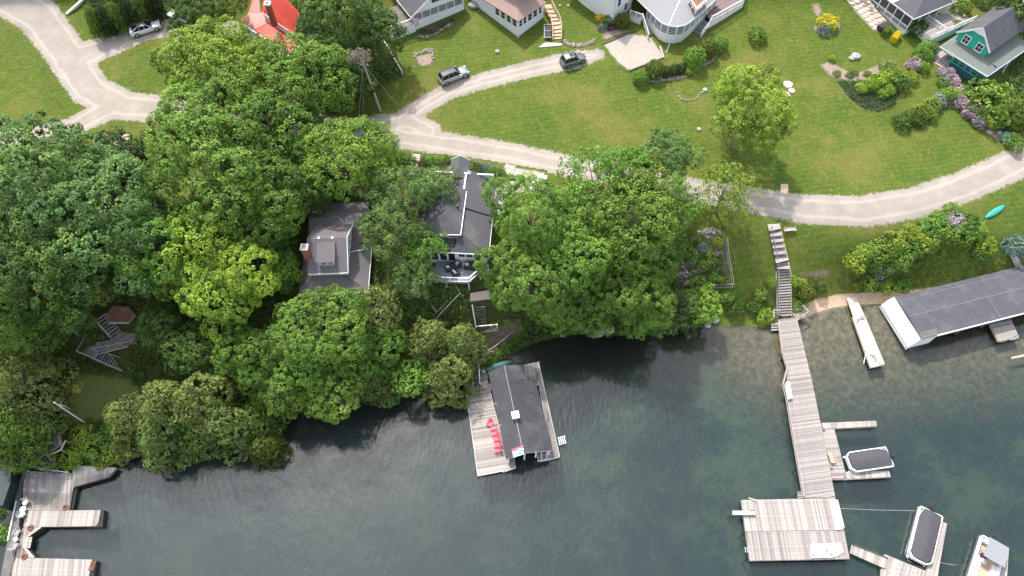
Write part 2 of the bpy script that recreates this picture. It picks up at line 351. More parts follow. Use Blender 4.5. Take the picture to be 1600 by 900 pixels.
def build_ground():
    fx = np.arange(GX0, GX1+.1, .5); fy = np.arange(GY0, GY1+.1, .5)
    far = np.array([1500, 900, 500, 330, 240, 190.]); 
    xs = np.concatenate([GX0-far[:]*1.0, fx, (GX1+far[::-1])]); xs = np.sort(xs)
    ys = np.sort(np.concatenate([GY0-far, fy, GY1+far]))
    X, Y = np.meshgrid(xs, ys); Z = T(X, Y)
    dist = np.maximum(np.maximum(X-GX1, GX0-X), np.maximum(Y-GY1, GY0-Y)).clip(0)
    Z = Z+np.where(Z > 2, 1, 0)*dist*.04
    fi = (np.abs(X) < 150) & (Y > -10) & (Y < 190)
    rough = np.zeros_like(Z); rough[fi] = snoise(X[fi], Y[fi], .35, 5)*.12*(Z[fi] < -.1)
    Z = Z+rough
    s = lambda poly, w: np.clip(.5-polysdf(X, Y, poly)/w, 0, 1)
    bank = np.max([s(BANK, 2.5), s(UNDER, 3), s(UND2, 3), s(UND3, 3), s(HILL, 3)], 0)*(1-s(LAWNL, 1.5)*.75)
    sand = np.clip((X-33)/8, 0, 1)*np.clip(1.15-np.abs(Z-.25)/.75, 0, 1)
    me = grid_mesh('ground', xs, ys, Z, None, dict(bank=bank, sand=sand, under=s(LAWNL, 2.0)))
    m, t, b = nodes('ground'); v = coord(t); A = lambda n: N(t, 'ShaderNodeAttribute', attribute_name=n).outputs['Fac']
    z = N(t, 'ShaderNodeSeparateXYZ'); t.links.new(v, z.inputs[0]); zz = z.outputs[2]; xx = z.outputs[0]
    g = grass_nodes(t, v)
    g = mixc(t, A('under'), g, (.17,.19,.055))
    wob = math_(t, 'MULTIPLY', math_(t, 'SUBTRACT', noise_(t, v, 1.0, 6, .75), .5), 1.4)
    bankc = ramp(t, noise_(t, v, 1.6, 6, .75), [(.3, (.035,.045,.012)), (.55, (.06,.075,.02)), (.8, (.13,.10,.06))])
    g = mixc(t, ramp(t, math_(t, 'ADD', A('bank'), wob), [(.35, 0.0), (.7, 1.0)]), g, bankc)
    sc = ramp(t, noise_(t, v, 3, 6, .7), [(.3, (.42,.28,.17)), (.7, (.60,.45,.33))])
    g = mixc(t, ramp(t, math_(t, 'ADD', A('sand'), math_(t, 'MULTIPLY', wob, .5)), [(.45, 0.0), (.65, 1.0)]), g, sc)
    # lake bed: brown silt and sand in the shallows, weed and dark green further out
    weed = noise_(t, v, .12, 9, .70); fine = noise_(t, v, 1.3, 8, .78)
    deep = ramp(t, math_(t, 'ADD', math_(t, 'MULTIPLY', weed, .75), math_(t, 'MULTIPLY', fine, .25)), [(.40, (.012,.034,.034)), (.50, (.026,.058,.050)), (.55, (.060,.098,.062)), (.68, (.115,.155,.09))])
    deepl = ramp(t, weed, [(.35, (.062,.082,.086)), (.65, (.105,.115,.10))])  # left bed greyed: reflection of a pale cloudy sky put into its colour
    lr = ramp(t, math_(t, 'DIVIDE', math_(t, 'ADD', xx, 60.0), 120.0), [(.28, 0.0), (.72, 1.0)])
    deep = mixc(t, lr, deepl, deep)
    shal = ramp(t, fine, [(.32, (.10,.08,.052)), (.47, (.165,.13,.085)), (.55, (.24,.19,.12)), (.72, (.38,.30,.19))])
    shl = mixc(t, ramp(t, math_(t, 'DIVIDE', math_(t, 'ADD', xx, 60.0), 120.0), [(.62, 0.0), (.8, 1.0)]), (.05,.045,.03), shal)
    dz = math_(t, 'ADD', math_(t, 'MULTIPLY', zz, -.48), math_(t, 'MULTIPLY', math_(t, 'SUBTRACT', weed, .5), .9))
    bed = mixc(t, ramp(t, dz, [(.35, 0.0), (.95, 1.0)]), shl, deep)
    g = mixc(t, ramp(t, math_(t, 'ADD', math_(t, 'MULTIPLY', zz, -3.0), .3), [(.2, 0.0), (.6, 1.0)]), g, bed)
    t.links.new(g, b.inputs['Base Color']); b.inputs['Roughness'].default_value = .95; b.inputs['Specular IOR Level'].default_value = .15
    bn = N(t, 'ShaderNodeBump'); bn.inputs['Strength'].default_value = .6; bn.inputs['Distance'].default_value = .12
    t.links.new(noise_(t, v, 3, 6, .8), bn.inputs['Height']); t.links.new(bn.outputs[0], b.inputs['Normal'])
    me.materials.append(m); tagit(link('ground', me), kind='structure')
build_ground()
def build_water():
    me = bpy.data.meshes.new('lake'); R = 1700
    yb = 75
    me.from_pydata([(-R,-R,0),(R,-R,0),(R,yb,0),(-R,yb,0)], [], [(0,1,2,3)])
    m = bpy.data.materials.new('lake_water'); m.use_nodes = True; t = m.node_tree; t.nodes.clear()
    v = coord(t)
    mp = N(t, 'ShaderNodeMapping'); mp.inputs['Rotation'].default_value = (0, 0, radians(35)); mp.inputs['Scale'].default_value = (1.0, .38, 1); t.links.new(v, mp.inputs[0])
    n1 = noise_(t, mp.outputs[0], 2.1, 3, .5); n2 = noise_(t, v, .25, 2, .5); n3 = noise_(t, v, 5.0, 3, .6)
    h = math_(t, 'ADD', math_(t, 'ADD', math_(t, 'MULTIPLY', n1, 1.0), math_(t, 'MULTIPLY', n2, 1.6)), math_(t, 'MULTIPLY', n3, .18))
    bn = N(t, 'ShaderNodeBump'); bn.inputs['Strength'].default_value = 1.0; bn.inputs['Distance'].default_value = .048; wind = ramp(t, noise_(t, v, .035, 4, .6), [(.35, .35), (.6, 1.0)]); t.links.new(math_(t, 'MULTIPLY', h, wind), bn.inputs['Height'])
    fr = N(t, 'ShaderNodeFresnel'); fr.inputs['IOR'].default_value = 1.38; t.links.new(bn.outputs[0], fr.inputs['Normal'])
    gl = N(t, 'ShaderNodeBsdfGlossy'); gl.inputs['Roughness'].default_value = .02; t.links.new(bn.outputs[0], gl.inputs['Normal'])
    tr = N(t, 'ShaderNodeBsdfTransparent'); tr.inputs[0].default_value = (.83,.90,.88,1)
    df = N(t, 'ShaderNodeBsdfDiffuse'); df.inputs[0].default_value = (.036,.054,.058,1)
    z = N(t, 'ShaderNodeSeparateXYZ'); t.links.new(v, z.inputs[0])
    shore = math_(t, 'SUBTRACT', 47.0, math_(t, 'MULTIPLY', z.outputs[0], 0.0))
    murk = ramp(t, math_(t, 'DIVIDE', math_(t, 'SUBTRACT', shore, z.outputs[1]), 40.0), [(.05, .08), (.6, .34)])
    mk = N(t, 'ShaderNodeMixShader'); t.links.new(murk, mk.inputs[0]); t.links.new(tr.outputs[0], mk.inputs[1]); t.links.new(df.outputs[0], mk.inputs[2]); tr = mk
    mx = N(t, 'ShaderNodeMixShader'); t.links.new(math_(t, 'MULTIPLY', fr.outputs[0], 1.7, True), mx.inputs[0]); t.links.new(tr.outputs[0], mx.inputs[1]); t.links.new(gl.outputs[0], mx.inputs[2])
    out = N(t, 'ShaderNodeOutputMaterial'); t.links.new(mx.outputs[0], out.inputs[0]); me.materials.append(m)
    tagit(link('lake', me), kind='structure')
build_water()
def region(name, sdf, m, box, off=.05, margin=.7, step=.3, parent=None, o=(0,0,0)):
    xs = np.arange(box[0], box[1], step); ys = np.arange(box[2], box[3], step); X, Y = np.meshgrid(xs, ys)
    d = sdf(X, Y); keep = d < margin; Z = T(X, Y)+off
    me = grid_mesh(name, xs-o[0], ys-o[1], Z-o[2], keep, dict(edge=d))
    me.materials.append(m); return link(name, me, parent)
def patch(name, pts, m, off=.035, margin=.5, parent=None, o=(0,0,0), step=.25):
    pl = gpoly(pts); xs = [p[0] for p in pl]; ys = [p[1] for p in pl]
    return region(name, lambda X, Y: polysdf(X, Y, pl), m, (min(xs)-1, max(xs)+1, min(ys)-1, max(ys)+1), off, margin, step, parent, o)
ROADS = [  # (px, py, half width m)
 [(-60,-60,3.0),(0,-10,3.0),(60,25,3.2),(105,85,3.0),(140,140,2.8),(190,165,2.6),(270,172,2.3),(400,185,2.2),(560,205,2.1),(680,222,2.0),(800,240,1.8),(900,262,1.8),(1000,280,1.8),(1090,297,1.8),(1170,312,2.0),(1260,326,2.2),(1350,329,2.3),(1430,316,2.3),(1500,294,2.3),(1560,268,2.3),(1640,228,2.4)],
 [(110,95,3.0),(160,75,2.4),(230,48,1.9),(300,38,1.8),(360,45,1.6)],
 [(170,170,2.2),(110,200,1.8),(40,215,1.8),(-80,225,1.8)],
 [(610,200,1.6),(650,172,1.5),(700,143,1.5),(760,125,1.5),(830,108,1.6),(900,93,1.7),(935,85,1.0)],
 [(590,195,1.8),(640,190,1.8),(670,205,1.8)],
]
RW = [[(*G(a, b)[:2], w) for a, b, w in L] for L in ROADS]
def road_sdf(X, Y):
    d = np.full(X.shape, 1e9)
    for L in RW:
        for a, b in zip(L[:-1], L[1:]): d = np.minimum(d, segdist(X, Y, a, b, a[2], b[2]))
    return d
tagit(region('gravel_road', road_sdf, PM['road'], (-100, 100, 55, 112), .025, 1.0, .3), kind='structure')
# ---------------------------------------------------------------- foliage
def fib(n):
    i = np.arange(n)+.5; ph = np.arccos(1-2*i/n); th = pi*(1+5**.5)*i
    return np.stack([np.cos(th)*np.sin(ph), np.sin(th)*np.sin(ph), np.cos(ph)], 1)
def leafmesh(name, pos, nor, tint, w, l, rng, m=LEAF):
    n = len(pos); t = rng.normal(size=(n, 3)); t -= (t*nor).sum(1, keepdims=True)*nor; t /= np.linalg.norm(t, axis=1, keepdims=True)+1e-9
    b = np.cross(nor, t); s = rng.uniform(.7, 1.3, (n, 1))
    drop = nor*(.22*l)*s
    V = np.stack([pos+t*l/2*s, pos+b*w/2*s-drop*0, pos-t*l/2*s-drop, pos-b*w/2*s], 1).reshape(-1, 3).astype(np.float32)
    me = bpy.data.meshes.new(name); me.vertices.add(4*n); me.vertices.foreach_set('co', V.ravel())
    me.loops.add(4*n); me.loops.foreach_set('vertex_index', np.arange(4*n, dtype=np.int32))
    me.polygons.add(n); me.polygons.foreach_set('loop_start', np.arange(0, 4*n, 4, dtype=np.int32)); me.polygons.foreach_set('loop_total', np.full(n, 4, np.int32))
    me.update(); at = me.attributes.new('tint', 'FLOAT', 'FACE'); at.data.foreach_set('value', np.clip(tint, 0, 1).astype(np.float32))
    me.materials.append(m); return me
def tufts(cen, out, rad, k, rng, jit=.5, tint=None):
    """k leaves over the outer half of each small tuft"""
    n = len(cen); d = rng.normal(size=(n, k, 3)); d /= np.linalg.norm(d, axis=2, keepdims=True)
    o = out[:, None, :]; s = (d*o).sum(2, keepdims=True); d = np.where(s < -.15, d-2*s*o, d)
    r = rad[:, None, None]*rng.uniform(.75, 1.08, (n, k, 1))
    pos = (cen[:, None, :]+d*r).reshape(-1, 3)
    nor = (d*.8+o*.35+rng.normal(size=d.shape)*jit+np.array([0, 0, .35])).reshape(-1, 3); nor /= np.linalg.norm(nor, axis=1, keepdims=True)
    tt = (tint if tint is not None else rng.uniform(.2, .75, n))
    return pos, nor, np.repeat(tt, k)+rng.normal(size=n*k)*.10
def crown(name, lobes, seed, trad=.5, spacing=.8, k=28, w=.22, l=.34, down=-.45, flat=1.0):
    rng = np.random.default_rng(seed); P_, N_, T_ = [], [], []
    L = np.array(lobes)
    for i, (x, y, z, r) in enumerate(lobes):
        n = max(6, int(4*pi*r*r/spacing**2)); d = fib(n)+rng.normal(size=(n, 3))*.12; d /= np.linalg.norm(d, axis=1, keepdims=True)
        c = np.array([x, y, z])+d*np.array([r, r, r*flat])*rng.uniform(.8, 1.08, (n, 1))
        inside = np.zeros(n, bool)
        for j in range(len(L)):
            if j != i: inside |= np.linalg.norm(c-L[j, :3], axis=1) < L[j, 3]*.86
        ok = (d[:, 2] > down) & ~inside & (rng.random(n) > .10)
        c, d = c[ok], d[ok]; lt = rng.uniform(.22, .72)
        if not len(c): continue
        p, q, t = tufts(c, d, rng.uniform(.5, 1.4, len(c))*trad, k, rng, tint=np.clip(lt+rng.normal(size=len(c))*.17, 0, 1))
        P_.append(p); N_.append(q); T_.append(t)
    return leafmesh(name, np.concatenate(P_), np.concatenate(N_), np.concatenate(T_), w, l, rng)
def limbs(me_name, base, lobes, r0, seed, m=None, every=1, th=.45):
    rnd = random.Random(seed); mb = MB(); top = Vector((0, 0, base))
    mb.tube([(0,0,-1.2), (0,0,0.1), (rnd.uniform(-.1,.1), 0, base*.5), top, top+Vector((0,0,base*th))], [r0*1.5, r0*1.2, r0*.95, r0*.75, r0*.3], 8)
    for (x, y, z, r) in lobes[::every]:
        e = Vector((x, y, z)); s = Vector((0, 0, base*rnd.uniform(.75, 1.25)))
        mid = s.lerp(e, .5)+Vector((rnd.uniform(-.4,.4), rnd.uniform(-.4,.4), rnd.uniform(0, .5)))
        dd = (e-Vector((0,0,base*1.2))).normalized(); mb.tube([s, mid, e, e+dd*r*1.05], [r0*.42, r0*.26, r0*.14, r0*.04], 5)
    return mb.mesh(me_name, m or MAT['bark'], True)
def broad(seed, R, V, zc, nl, rl, **kw):
    rnd = random.Random(seed); lobes = [(0, 0, zc-.3, R*.6)]; ds = fib(nl)
    for d in ds:
        if d[2] < -.5 or rnd.random() < .10: continue
        a = rnd.uniform(-.28, .28); x = d[0]*cos(a)-d[1]*sin(a); y = d[0]*sin(a)+d[1]*cos(a)
        f = 1+.26*noise.noise(Vector((x*1.3+seed*3.1, y*1.3, d[2]*1.3)))*1.6+rnd.uniform(-.10, .10)
        r = rnd.uniform(*rl)*(.8+.25*f)
        lobes.append((x*(R*f-r*.8), y*(R*f-r*.8), zc+d[2]*(V*f-r*.6)+rnd.uniform(-.3, .3), r))
        if rnd.random() < .35:      # a smaller spray breaking the outline
            q = r*rnd.uniform(.35, .5); lobes.append((x*(R*f+q*.2), y*(R*f+q*.2), zc+d[2]*V*f+rnd.uniform(-.2, .6), q))
    return crown('crown', lobes, seed, **kw), limbs('trunk', max(1.2, zc-V*.8), lobes[1:], R*.055, seed, every=2)
def coneish(seed, R, H, **kw):
    """cedar: several upright plumes, ragged"""
    rnd = random.Random(seed); lobes = []
    for i in range(int(H/.55)):
        z = .7+i*.55; rr = R*(1-z/(H+.6))**.75
        n = max(1, int(rr*3.2))
        for k in range(n):
            a = 2*pi*k/n+rnd.uniform(-.5, .5)+i; q = rr*rnd.uniform(.55, 1.0)
            lobes.append((cos(a)*q, sin(a)*q, z+rnd.uniform(-.3, .3), rnd.uniform(.55, .85)*min(1, .5+rr/2)))
    return crown('crown', lobes, seed, **kw), limbs('trunk', H*.6, lobes[::9], .14, seed)
KINDS = {}
def kind(k, me, R, zc): KINDS.setdefault(k, []).append((me, R, zc))
for s, lw, kk, tr_, sp_ in ((1, .17, 56, .55, .92), (2, .21, 44, .68, 1.05), (3, .14, 76, .5, .86), (4, .19, 46, .62, 1.0)): kind('big', broad(s, 6.3, 4.6, 8.2, 40, (1.2, 2.5), k=kk, trad=tr_, spacing=sp_, w=lw, l=lw*1.55), 6.3, 8.2)
for s, lw, kk, tr_, sp_ in ((11, .18, 38, .54, .86), (12, .13, 66, .46, .76), (13, .16, 46, .5, .82)): kind('mid', broad(s, 4.2, 3.4, 5.6, 26, (.9, 1.9), k=kk, trad=tr_, spacing=sp_, w=lw, l=lw*1.6), 4.2, 5.6)
for s in (21, 22): kind('small', broad(s, 2.4, 2.2, 3.6, 18, (.75, 1.2), k=24, trad=.36, spacing=.58, w=.18, l=.28), 2.4, 3.6)
for s in (31, 32): kind('cedar', coneish(s, 2.6, 6.0, trad=.34, spacing=.55, k=20, w=.10, l=.32), 2.6, 3.6)
for s in (41,): kind('airy', broad(s, 4.2, 3.6, 6.2, 26, (1.0, 1.6), k=13, trad=.55, spacing=.95, w=.2, l=.3), 4.2, 6.2)
for s in (51, 52): kind('pine', broad(s, 5.6, 4.6, 9.0, 30, (1.1, 1.7), k=26, trad=.5, spacing=.8, w=.16, l=.42, down=-.1), 5.6, 9.0)
def bushmesh(seed, R, nl, rl, **kw):
    rnd = random.Random(seed); lobes = []
    for d in fib(nl):
        if d[2] < -.2: continue
        r = rnd.uniform(*rl); f = rnd.uniform(.8, 1.1); lobes.append((d[0]*(R*f-r*.7), d[1]*(R*f-r*.7), R*.45+d[2]*(R*.75*f-r*.6), r))
    lobes.append((0, 0, R*.4, R*.6)); return crown('foliage', lobes, seed, **kw)
for s in (61, 62, 63): kind('bush', (bushmesh(s, 1.0, 14, (.35, .6), k=16, trad=.2, spacing=.3, w=.10, l=.16, down=-.6), None), 1.0, .6)
kind('ball', (crown('foliage', [(0, 0, .72, .80)], 71, k=14, trad=.10, spacing=.13, w=.055, l=.09, down=-.9), None), .88, .7)
kind('box', (None, None), 1, 1)
PAL = dict(D=(.085,.165,.028), B=(.140,.245,.065), T=(.29,.41,.05), M=(.135,.245,.034), G=(.175,.310,.045), L=(.235,.350,.045), Y=(.29,.415,.045), O=(.205,.280,.072), K=(.040,.078,.022), YF=(.75,.62,.02), LI=(.46,.38,.42), CH=(.11,.16,.02), W=(.55,.55,.5), R=(.16,.05,.06), BL=(.15,.24,.20))
def tree(px, py, rpx, kd, col, label, name='deciduous_tree', h=None, var=None, cat='tree', zs=1.0, group=None, lean=0):
    rnd = random.Random(int(px*7+py*13)); L = KINDS[kd]; (me, tr), R, zc = L[(var if var is not None else rnd.randrange(len(L))) % len(L)]
    s = 1.0
    for _ in range(3):
        p = G(px, py, zc*s*zs); dep = (Vector((0, 0, CAM_H))-p).length*.97; s = rpx*dep/FPX/R
        if h: zs = h/(zc*s)
    z = float(T(p.x, p.y)); rz = rnd.uniform(0, 6.28)
    c = PAL[col]; j = 1+rnd.uniform(-.1, .1); k_ = 1+rnd.uniform(-.12, .12); c = (c[0]*j*k_, c[1]*j, c[2]*j)
    if tr is None:
        o = link(name, me, None, (p.x, p.y, z-.05), (0, 0, rz), (s, s, s*zs), c); return tagit(o, label, cat, group)
    t = thing(name, label, cat, (p.x, p.y, z), rz, group); e = rnd.uniform(-.09, .09); t.scale = (s*(1+e), s*(1-e), s*zs)
    link('crown', me, t, color=c); link('trunk', tr, t)
    return t
def hang(kd, *a, **k): return tree(*a[:3], kd, *a[3:], **k)
# big crowns, left to right
tree(60,300,88,'big','B','large dark green tree filling the left edge below the watermarked lawn'.replace('watermarked ','upper '))
tree(150,345,92,'big','B','broad blue-green tree just right of the left-edge tree')
tree(45,425,82,'big','D','dark spreading tree low on the left edge above the zigzag stairs')
tree(128,424,58,'mid','D','dark green tree directly above the small brown cedar deck')
tree(195,262,52,'pine','K','dark evergreen just below the pink flagstone path', 'evergreen_tree')
tree(248,385,62,'mid','G','mid green tree between the blue-green tree and the lime green one')
tree(330,330,40,'mid','M','dull green tree in the gap behind the lime green tree')
tree(325,390,54,'mid','Y','upper lime green tree crown of the bright clump on the bank', var=0)
tree(392,420,52,'mid','Y','right hand lime green tree of the bright clump, next to the dormer cottage', var=1)
tree(338,455,54,'mid','Y','lowest lime green tree of the bright clump on the bank', var=2)
tree(287,432,40,'mid','L','leafy green-yellow tree at the left end of the bright clump')
tree(335,262,88,'big','G','tall tree with yellow-green tips left of the driveway junction trees')
tree(418,315,68,'big','M','mid green tree between the lime tree and the dormer cottage')
tree(320,105,60,'big','L','sunlit tree standing right of the white coupe and grass island')
tree(398,122,56,'big','L','sunlit tree right in front of the red roofed house')
tree(345,178,66,'big','G','wide tree at the bend of the gravel road')
tree(478,136,64,'big','G','tree crown below the red roof towards the utility pole')
tree(440,215,60,'mid','M','rounded tree filling the space below the road bend, left of the road edge tree')
tree(540,250,66,'big','L','yellow-green tree touching the road left of the shingled cottage', var=1)
tree(530,40,58,'big','D','dark tree between the red roof and the white deck skirt')
tree(590,60,40,'mid','D','dark tree tight against the white skirted deck')
tree(520,100,50,'mid','D','shaded tree behind the utility pole nest')
tree(322,12,44,'big','D','dark round tree at the top beside the half hidden white car')
tree(285,-16,30,'mid','D','dark tree at the top edge above the gravel driveway')
# around the two lower cottages
tree(632,310,50,'pine','B','open crowned feathery tree over the upper left of the shingled cottage', 'deciduous_tree', var=0)
tree(681,298,38,'pine','B','feathery tree bough mass lying over the shingled roof', 'deciduous_tree', var=1)
tree(610,365,46,'pine','B','feathery tree between the dormer cottage and the shingled cottage', 'deciduous_tree', var=1)
tree(664,388,34,'pine','G','feathery tree with bare grey limbs beside the cottage deck', 'deciduous_tree', var=0)
tree(645,432,34,'mid','B','low tree at the left end of the grey deck', 'deciduous_tree')
tree(498,513,68,'big','G','full bright crown directly below the dormer cottage')
tree(490,575,58,'mid','G','lower leaning crown beneath the full bright one')
tree(592,480,36,'airy','O','thin yellowish tree on the right of the dormer cottage porch')
# the mass right of the shingled cottage
tree(830,335,66,'big','G','bright tree overhanging the right side of the shingled cottage', 'deciduous_tree')
tree(828,435,72,'big','G','brightest green tree right of the grey deck', 'deciduous_tree', var=2)
tree(900,385,68,'big','G','central tree of the large grove', 'deciduous_tree', var=0)
tree(985,345,72,'big','M','tree in the upper right of the large grove', 'deciduous_tree', var=1)
tree(905,478,58,'big','G','tree reaching over the rocky shore beside the black roofed boathouse', 'deciduous_tree')
tree(985,450,66,'big','M','tree over the water in the middle of the grove shore', 'deciduous_tree', var=2)
tree(1014,405,46,'mid','M','darker tree beside the terraced garden', 'deciduous_tree')
tree(925,285,56,'airy','G','open tree branches reaching over the road', 'deciduous_tree')
tree(985,268,44,'mid','G','tree crown at the road edge next to the blue-green pine', 'deciduous_tree')
tree(1045,325,48,'airy','G','thin tree bough between the pine and the pale thin leaved tree', 'deciduous_tree')
tree(1045,248,44,'pine','B','blue-green pine on the lawn side of the road', 'pine_tree', var=1)
tree(1132,296,38,'airy','L','pale thin leaved tree leaning over the road edge')
tree(1146,334,26,'airy','L','small pale tree below the leaning thin leaved one')
tree(1165,172,60,'mid','T','single round yellow-green tree standing alone on the big lawn', 'deciduous_tree', var=1)
# cedars and shore trees
tree(32,592,48,'cedar','O','yellow tipped cedar at the left edge beside the shaded lawn', 'cedar_tree')
tree(48,655,32,'cedar','O','cedar beside the flagpole', 'cedar_tree')
tree(15,668,42,'cedar','M','dark cedar below the left-edge yellow tipped one', 'cedar_tree')
for i, (x, y, r, c, lb) in enumerate([(207,650,42,'O','pale tipped cedar at the right end of the shaded lawn'),(265,635,50,'O','cedar leaning out above the bay, left of the broad shore group middle'),(315,625,54,'O','tallest pale cedar of the left shore group'),(250,680,40,'O','cedar dipping towards the water right of the bright shore bushes'),(350,660,46,'O','dark olive cedar over the bay water'),(300,670,36,'M','green cedar at the waterline under the tallest pale one'),(412,698,30,'CH','lone overhanging cedar tip furthest out over the water'),(400,650,34,'M','dark shore cedar between the far-out tip and the shrubs'),(590,592,34,'O','olive cedar at the waterline left of the property corner'.replace('property corner','small pale rock')),(670,528,40,'O','round olive cedar below the bleached branches'),(722,535,38,'O','cedar left of the boathouse gangway'),(700,585,44,'O','yellow-green cedar touching the left side of the boathouse deck'),(1068,478,34,'O','brownish cedar at the shore on the right of the grove')]):
    tree(x, y, r, 'cedar', c, lb, 'cedar_tree', group=None)
for x, y, r, k, c, lb in [(385,562,50,'mid','M','shaded tree on the bank right of the zigzag stairs'),(300,548,40,'mid','D','dark tree halfway down the bank'),(255,508,34,'mid','D','dark shrubby tree right of the brown cedar deck'),(445,600,46,'mid','M','broad shore tree left of the bright green shrub'),(525,612,44,'small','G','bright green shore tree above the fallen grey log'),(560,560,44,'mid','M','green tree midway down the bank below the dormer cottage'),(640,590,30,'small','G','small bright tree at the water end of the bank path'),(600,540,34,'small','M','small tree on the middle of the bank'),(1095,478,28,'small','L','bright lime shore bush tree right of the grove'),(1008,488,40,'mid','G','low spreading tree at the right end of the grove shore'),(95,500,32,'mid','M','tree left of the upper zigzag flight'),(30,515,46,'mid','M','tree at the left edge above the cedar'),(50,625,22,'small','K','dark small tree left of the shaded lawn'),(438,425,30,'mid','M','shaded tree left of the dormer cottage chimney'),(425,372,34,'mid','D','dark tree above the chimney of the dormer cottage'),(480,300,40,'mid','D','dark crown in the hollow above the dormer cottage'),(560,130,26,'small','D','small shaded tree at the foot of the utility pole'),(1590,10,24,'small','D','dark shrub behind the turquoise cottage')]:
    tree(x, y, r, k, c, lb, 'small_tree')
for i, (x, y) in enumerate([(146,30),(163,26),(181,21),(199,15),(217,8),(236,1)]):
    tree(x, y, 13, 'cedar', 'K' if i % 2 else 'M', ['leftmost','second from the left','third from the left','third from the right','second from the right','rightmost'][i]+' evergreen of the row above the driveway with the white coupe', 'evergreen_hedge_tree', h=3, group='evergreens in a row above the driveway')
# ---------------------------------------------------------------- undergrowth of the bank: uncountable, one object
def scatter_poly(poly, n, rng):
    xs = [p[0] for p in poly]; ys = [p[1] for p in poly]; X = rng.uniform(min(xs), max(xs), n); Y = rng.uniform(min(ys), max(ys), n)
    k = inpoly(X, Y, poly); return X[k], Y[k]
def ground_leaves(name, polys, dens, trad, k, w, l, color, seed, avoid=None, h=(.1,.9), parent=None, o=(0,0,0)):
    rng = np.random.default_rng(seed); XX, YY = [], []
    for pl in polys:
        xs = [p[0] for p in pl]; ys = [p[1] for p in pl]; n = int((max(xs)-min(xs))*(max(ys)-min(ys))*dens)
        X, Y = scatter_poly(pl, n, rng)
        if avoid:
            for a in avoid: m = ~inpoly(X, Y, a); X, Y = X[m], Y[m]
        XX.append(X); YY.append(Y)
    X = np.concatenate(XX); Y = np.concatenate(YY); Z = T(X, Y)
    m = Z > .05; X, Y, Z = X[m], Y[m], Z[m]
    hh = rng.uniform(h[0], h[1], len(X))*np.clip(.5+1.2*snoise(X, Y, .3, seed), .25, 1.2)
    cen = np.stack([X, Y, Z+hh], 1)-np.array(o); out = np.tile(np.array([0, -.25, 1.]), (len(X), 1)); out /= np.linalg.norm(out, axis=1, keepdims=True)
    tint = np.clip(.5+.7*snoise(X, Y, .22, seed+3)+rng.normal(size=len(X))*.12, 0, 1)
    p, q, t = tufts(cen, out, rng.uniform(.6, 1.4, len(X))*trad, k, rng, tint=tint)
    return tagit(link(name, leafmesh(name, p, q, t, w, l, rng), parent, color=color), kind='stuff')
DECKZ = gpoly([(128,478),(220,478),(222,560),(205,585),(120,560)])
CENTRAL = gpoly([(730,450),(775,450),(780,520),(735,520)])
PATHS = gpoly([(740,520),(790,505),(800,530),(745,580)])
tagit(ground_leaves('bank_undergrowth', [BANK, UNDER, UND2, UND3, HILL], 2.3, .5, 20, .17, .28, (.09,.18,.03), 5, avoid=[LAWNL, gpoly([(144,486),(163,474),(214,476),(222,520),(212,536),(180,534)]), gpoly([(123,528),(215,528),(216,548),(140,560),(122,556)]), gpoly([(140,548),(168,545),(206,568),(198,588)]), CENTRAL, PATHS,
    gpoly([(460,350),(585,350),(585,480),(455,480)]), gpoly([(655,300),(785,300),(785,450),(655,450)]), gpoly([(0,700),(110,745),(190,735),(190,900),(0,900)]), gpoly([(1055,360),(1150,360),(1150,470),(1055,470)])]),
    'dense low undergrowth and brush covering the wooded bank between houses and water', 'undergrowth')
# ---------------------------------------------------------------- building parts
def rail(name, par, o, pts, h=1.0, m=None, n=0, post_gap=1.5, r=.05, bal=0, lower=.12, postname='post', top=None):
    """rail through points (z = floor); its posts are sub-parts"""
    m = m or MAT['white']; mb = MB(o); pts = [Vector(p) for p in pts]
    for a, b in zip(pts[:-1], pts[1:]):
        mb.beam(a+Vector((0,0,h)), b+Vector((0,0,h)), top or .10, .05)
        if lower is not None: mb.beam(a+Vector((0,0,lower)), b+Vector((0,0,lower)), .05, .06)
        if bal:
            L = (b-a).length; k = int(L/bal)
            for i in range(1, k): q = a.lerp(b, i/k); mb.beam(q+Vector((0,0,lower or 0)), q+Vector((0,0,h-.02)), .03, .03)
    R = mb.build(name, m, par); pm = MB().box((0,0,(h+.06)/2), (r*2, r*2, h+.06)).mesh(postname, m)
    done = []
    for a, b in zip(pts[:-1], pts[1:]):
        k = max(1, round((b-a).length/post_gap))
        for i in range(k+1):
            q = a.lerp(b, i/k)
            if all((q-d).length > .2 for d in done): done.append(q); link(postname, pm, R, q-Vector(o))
    return R
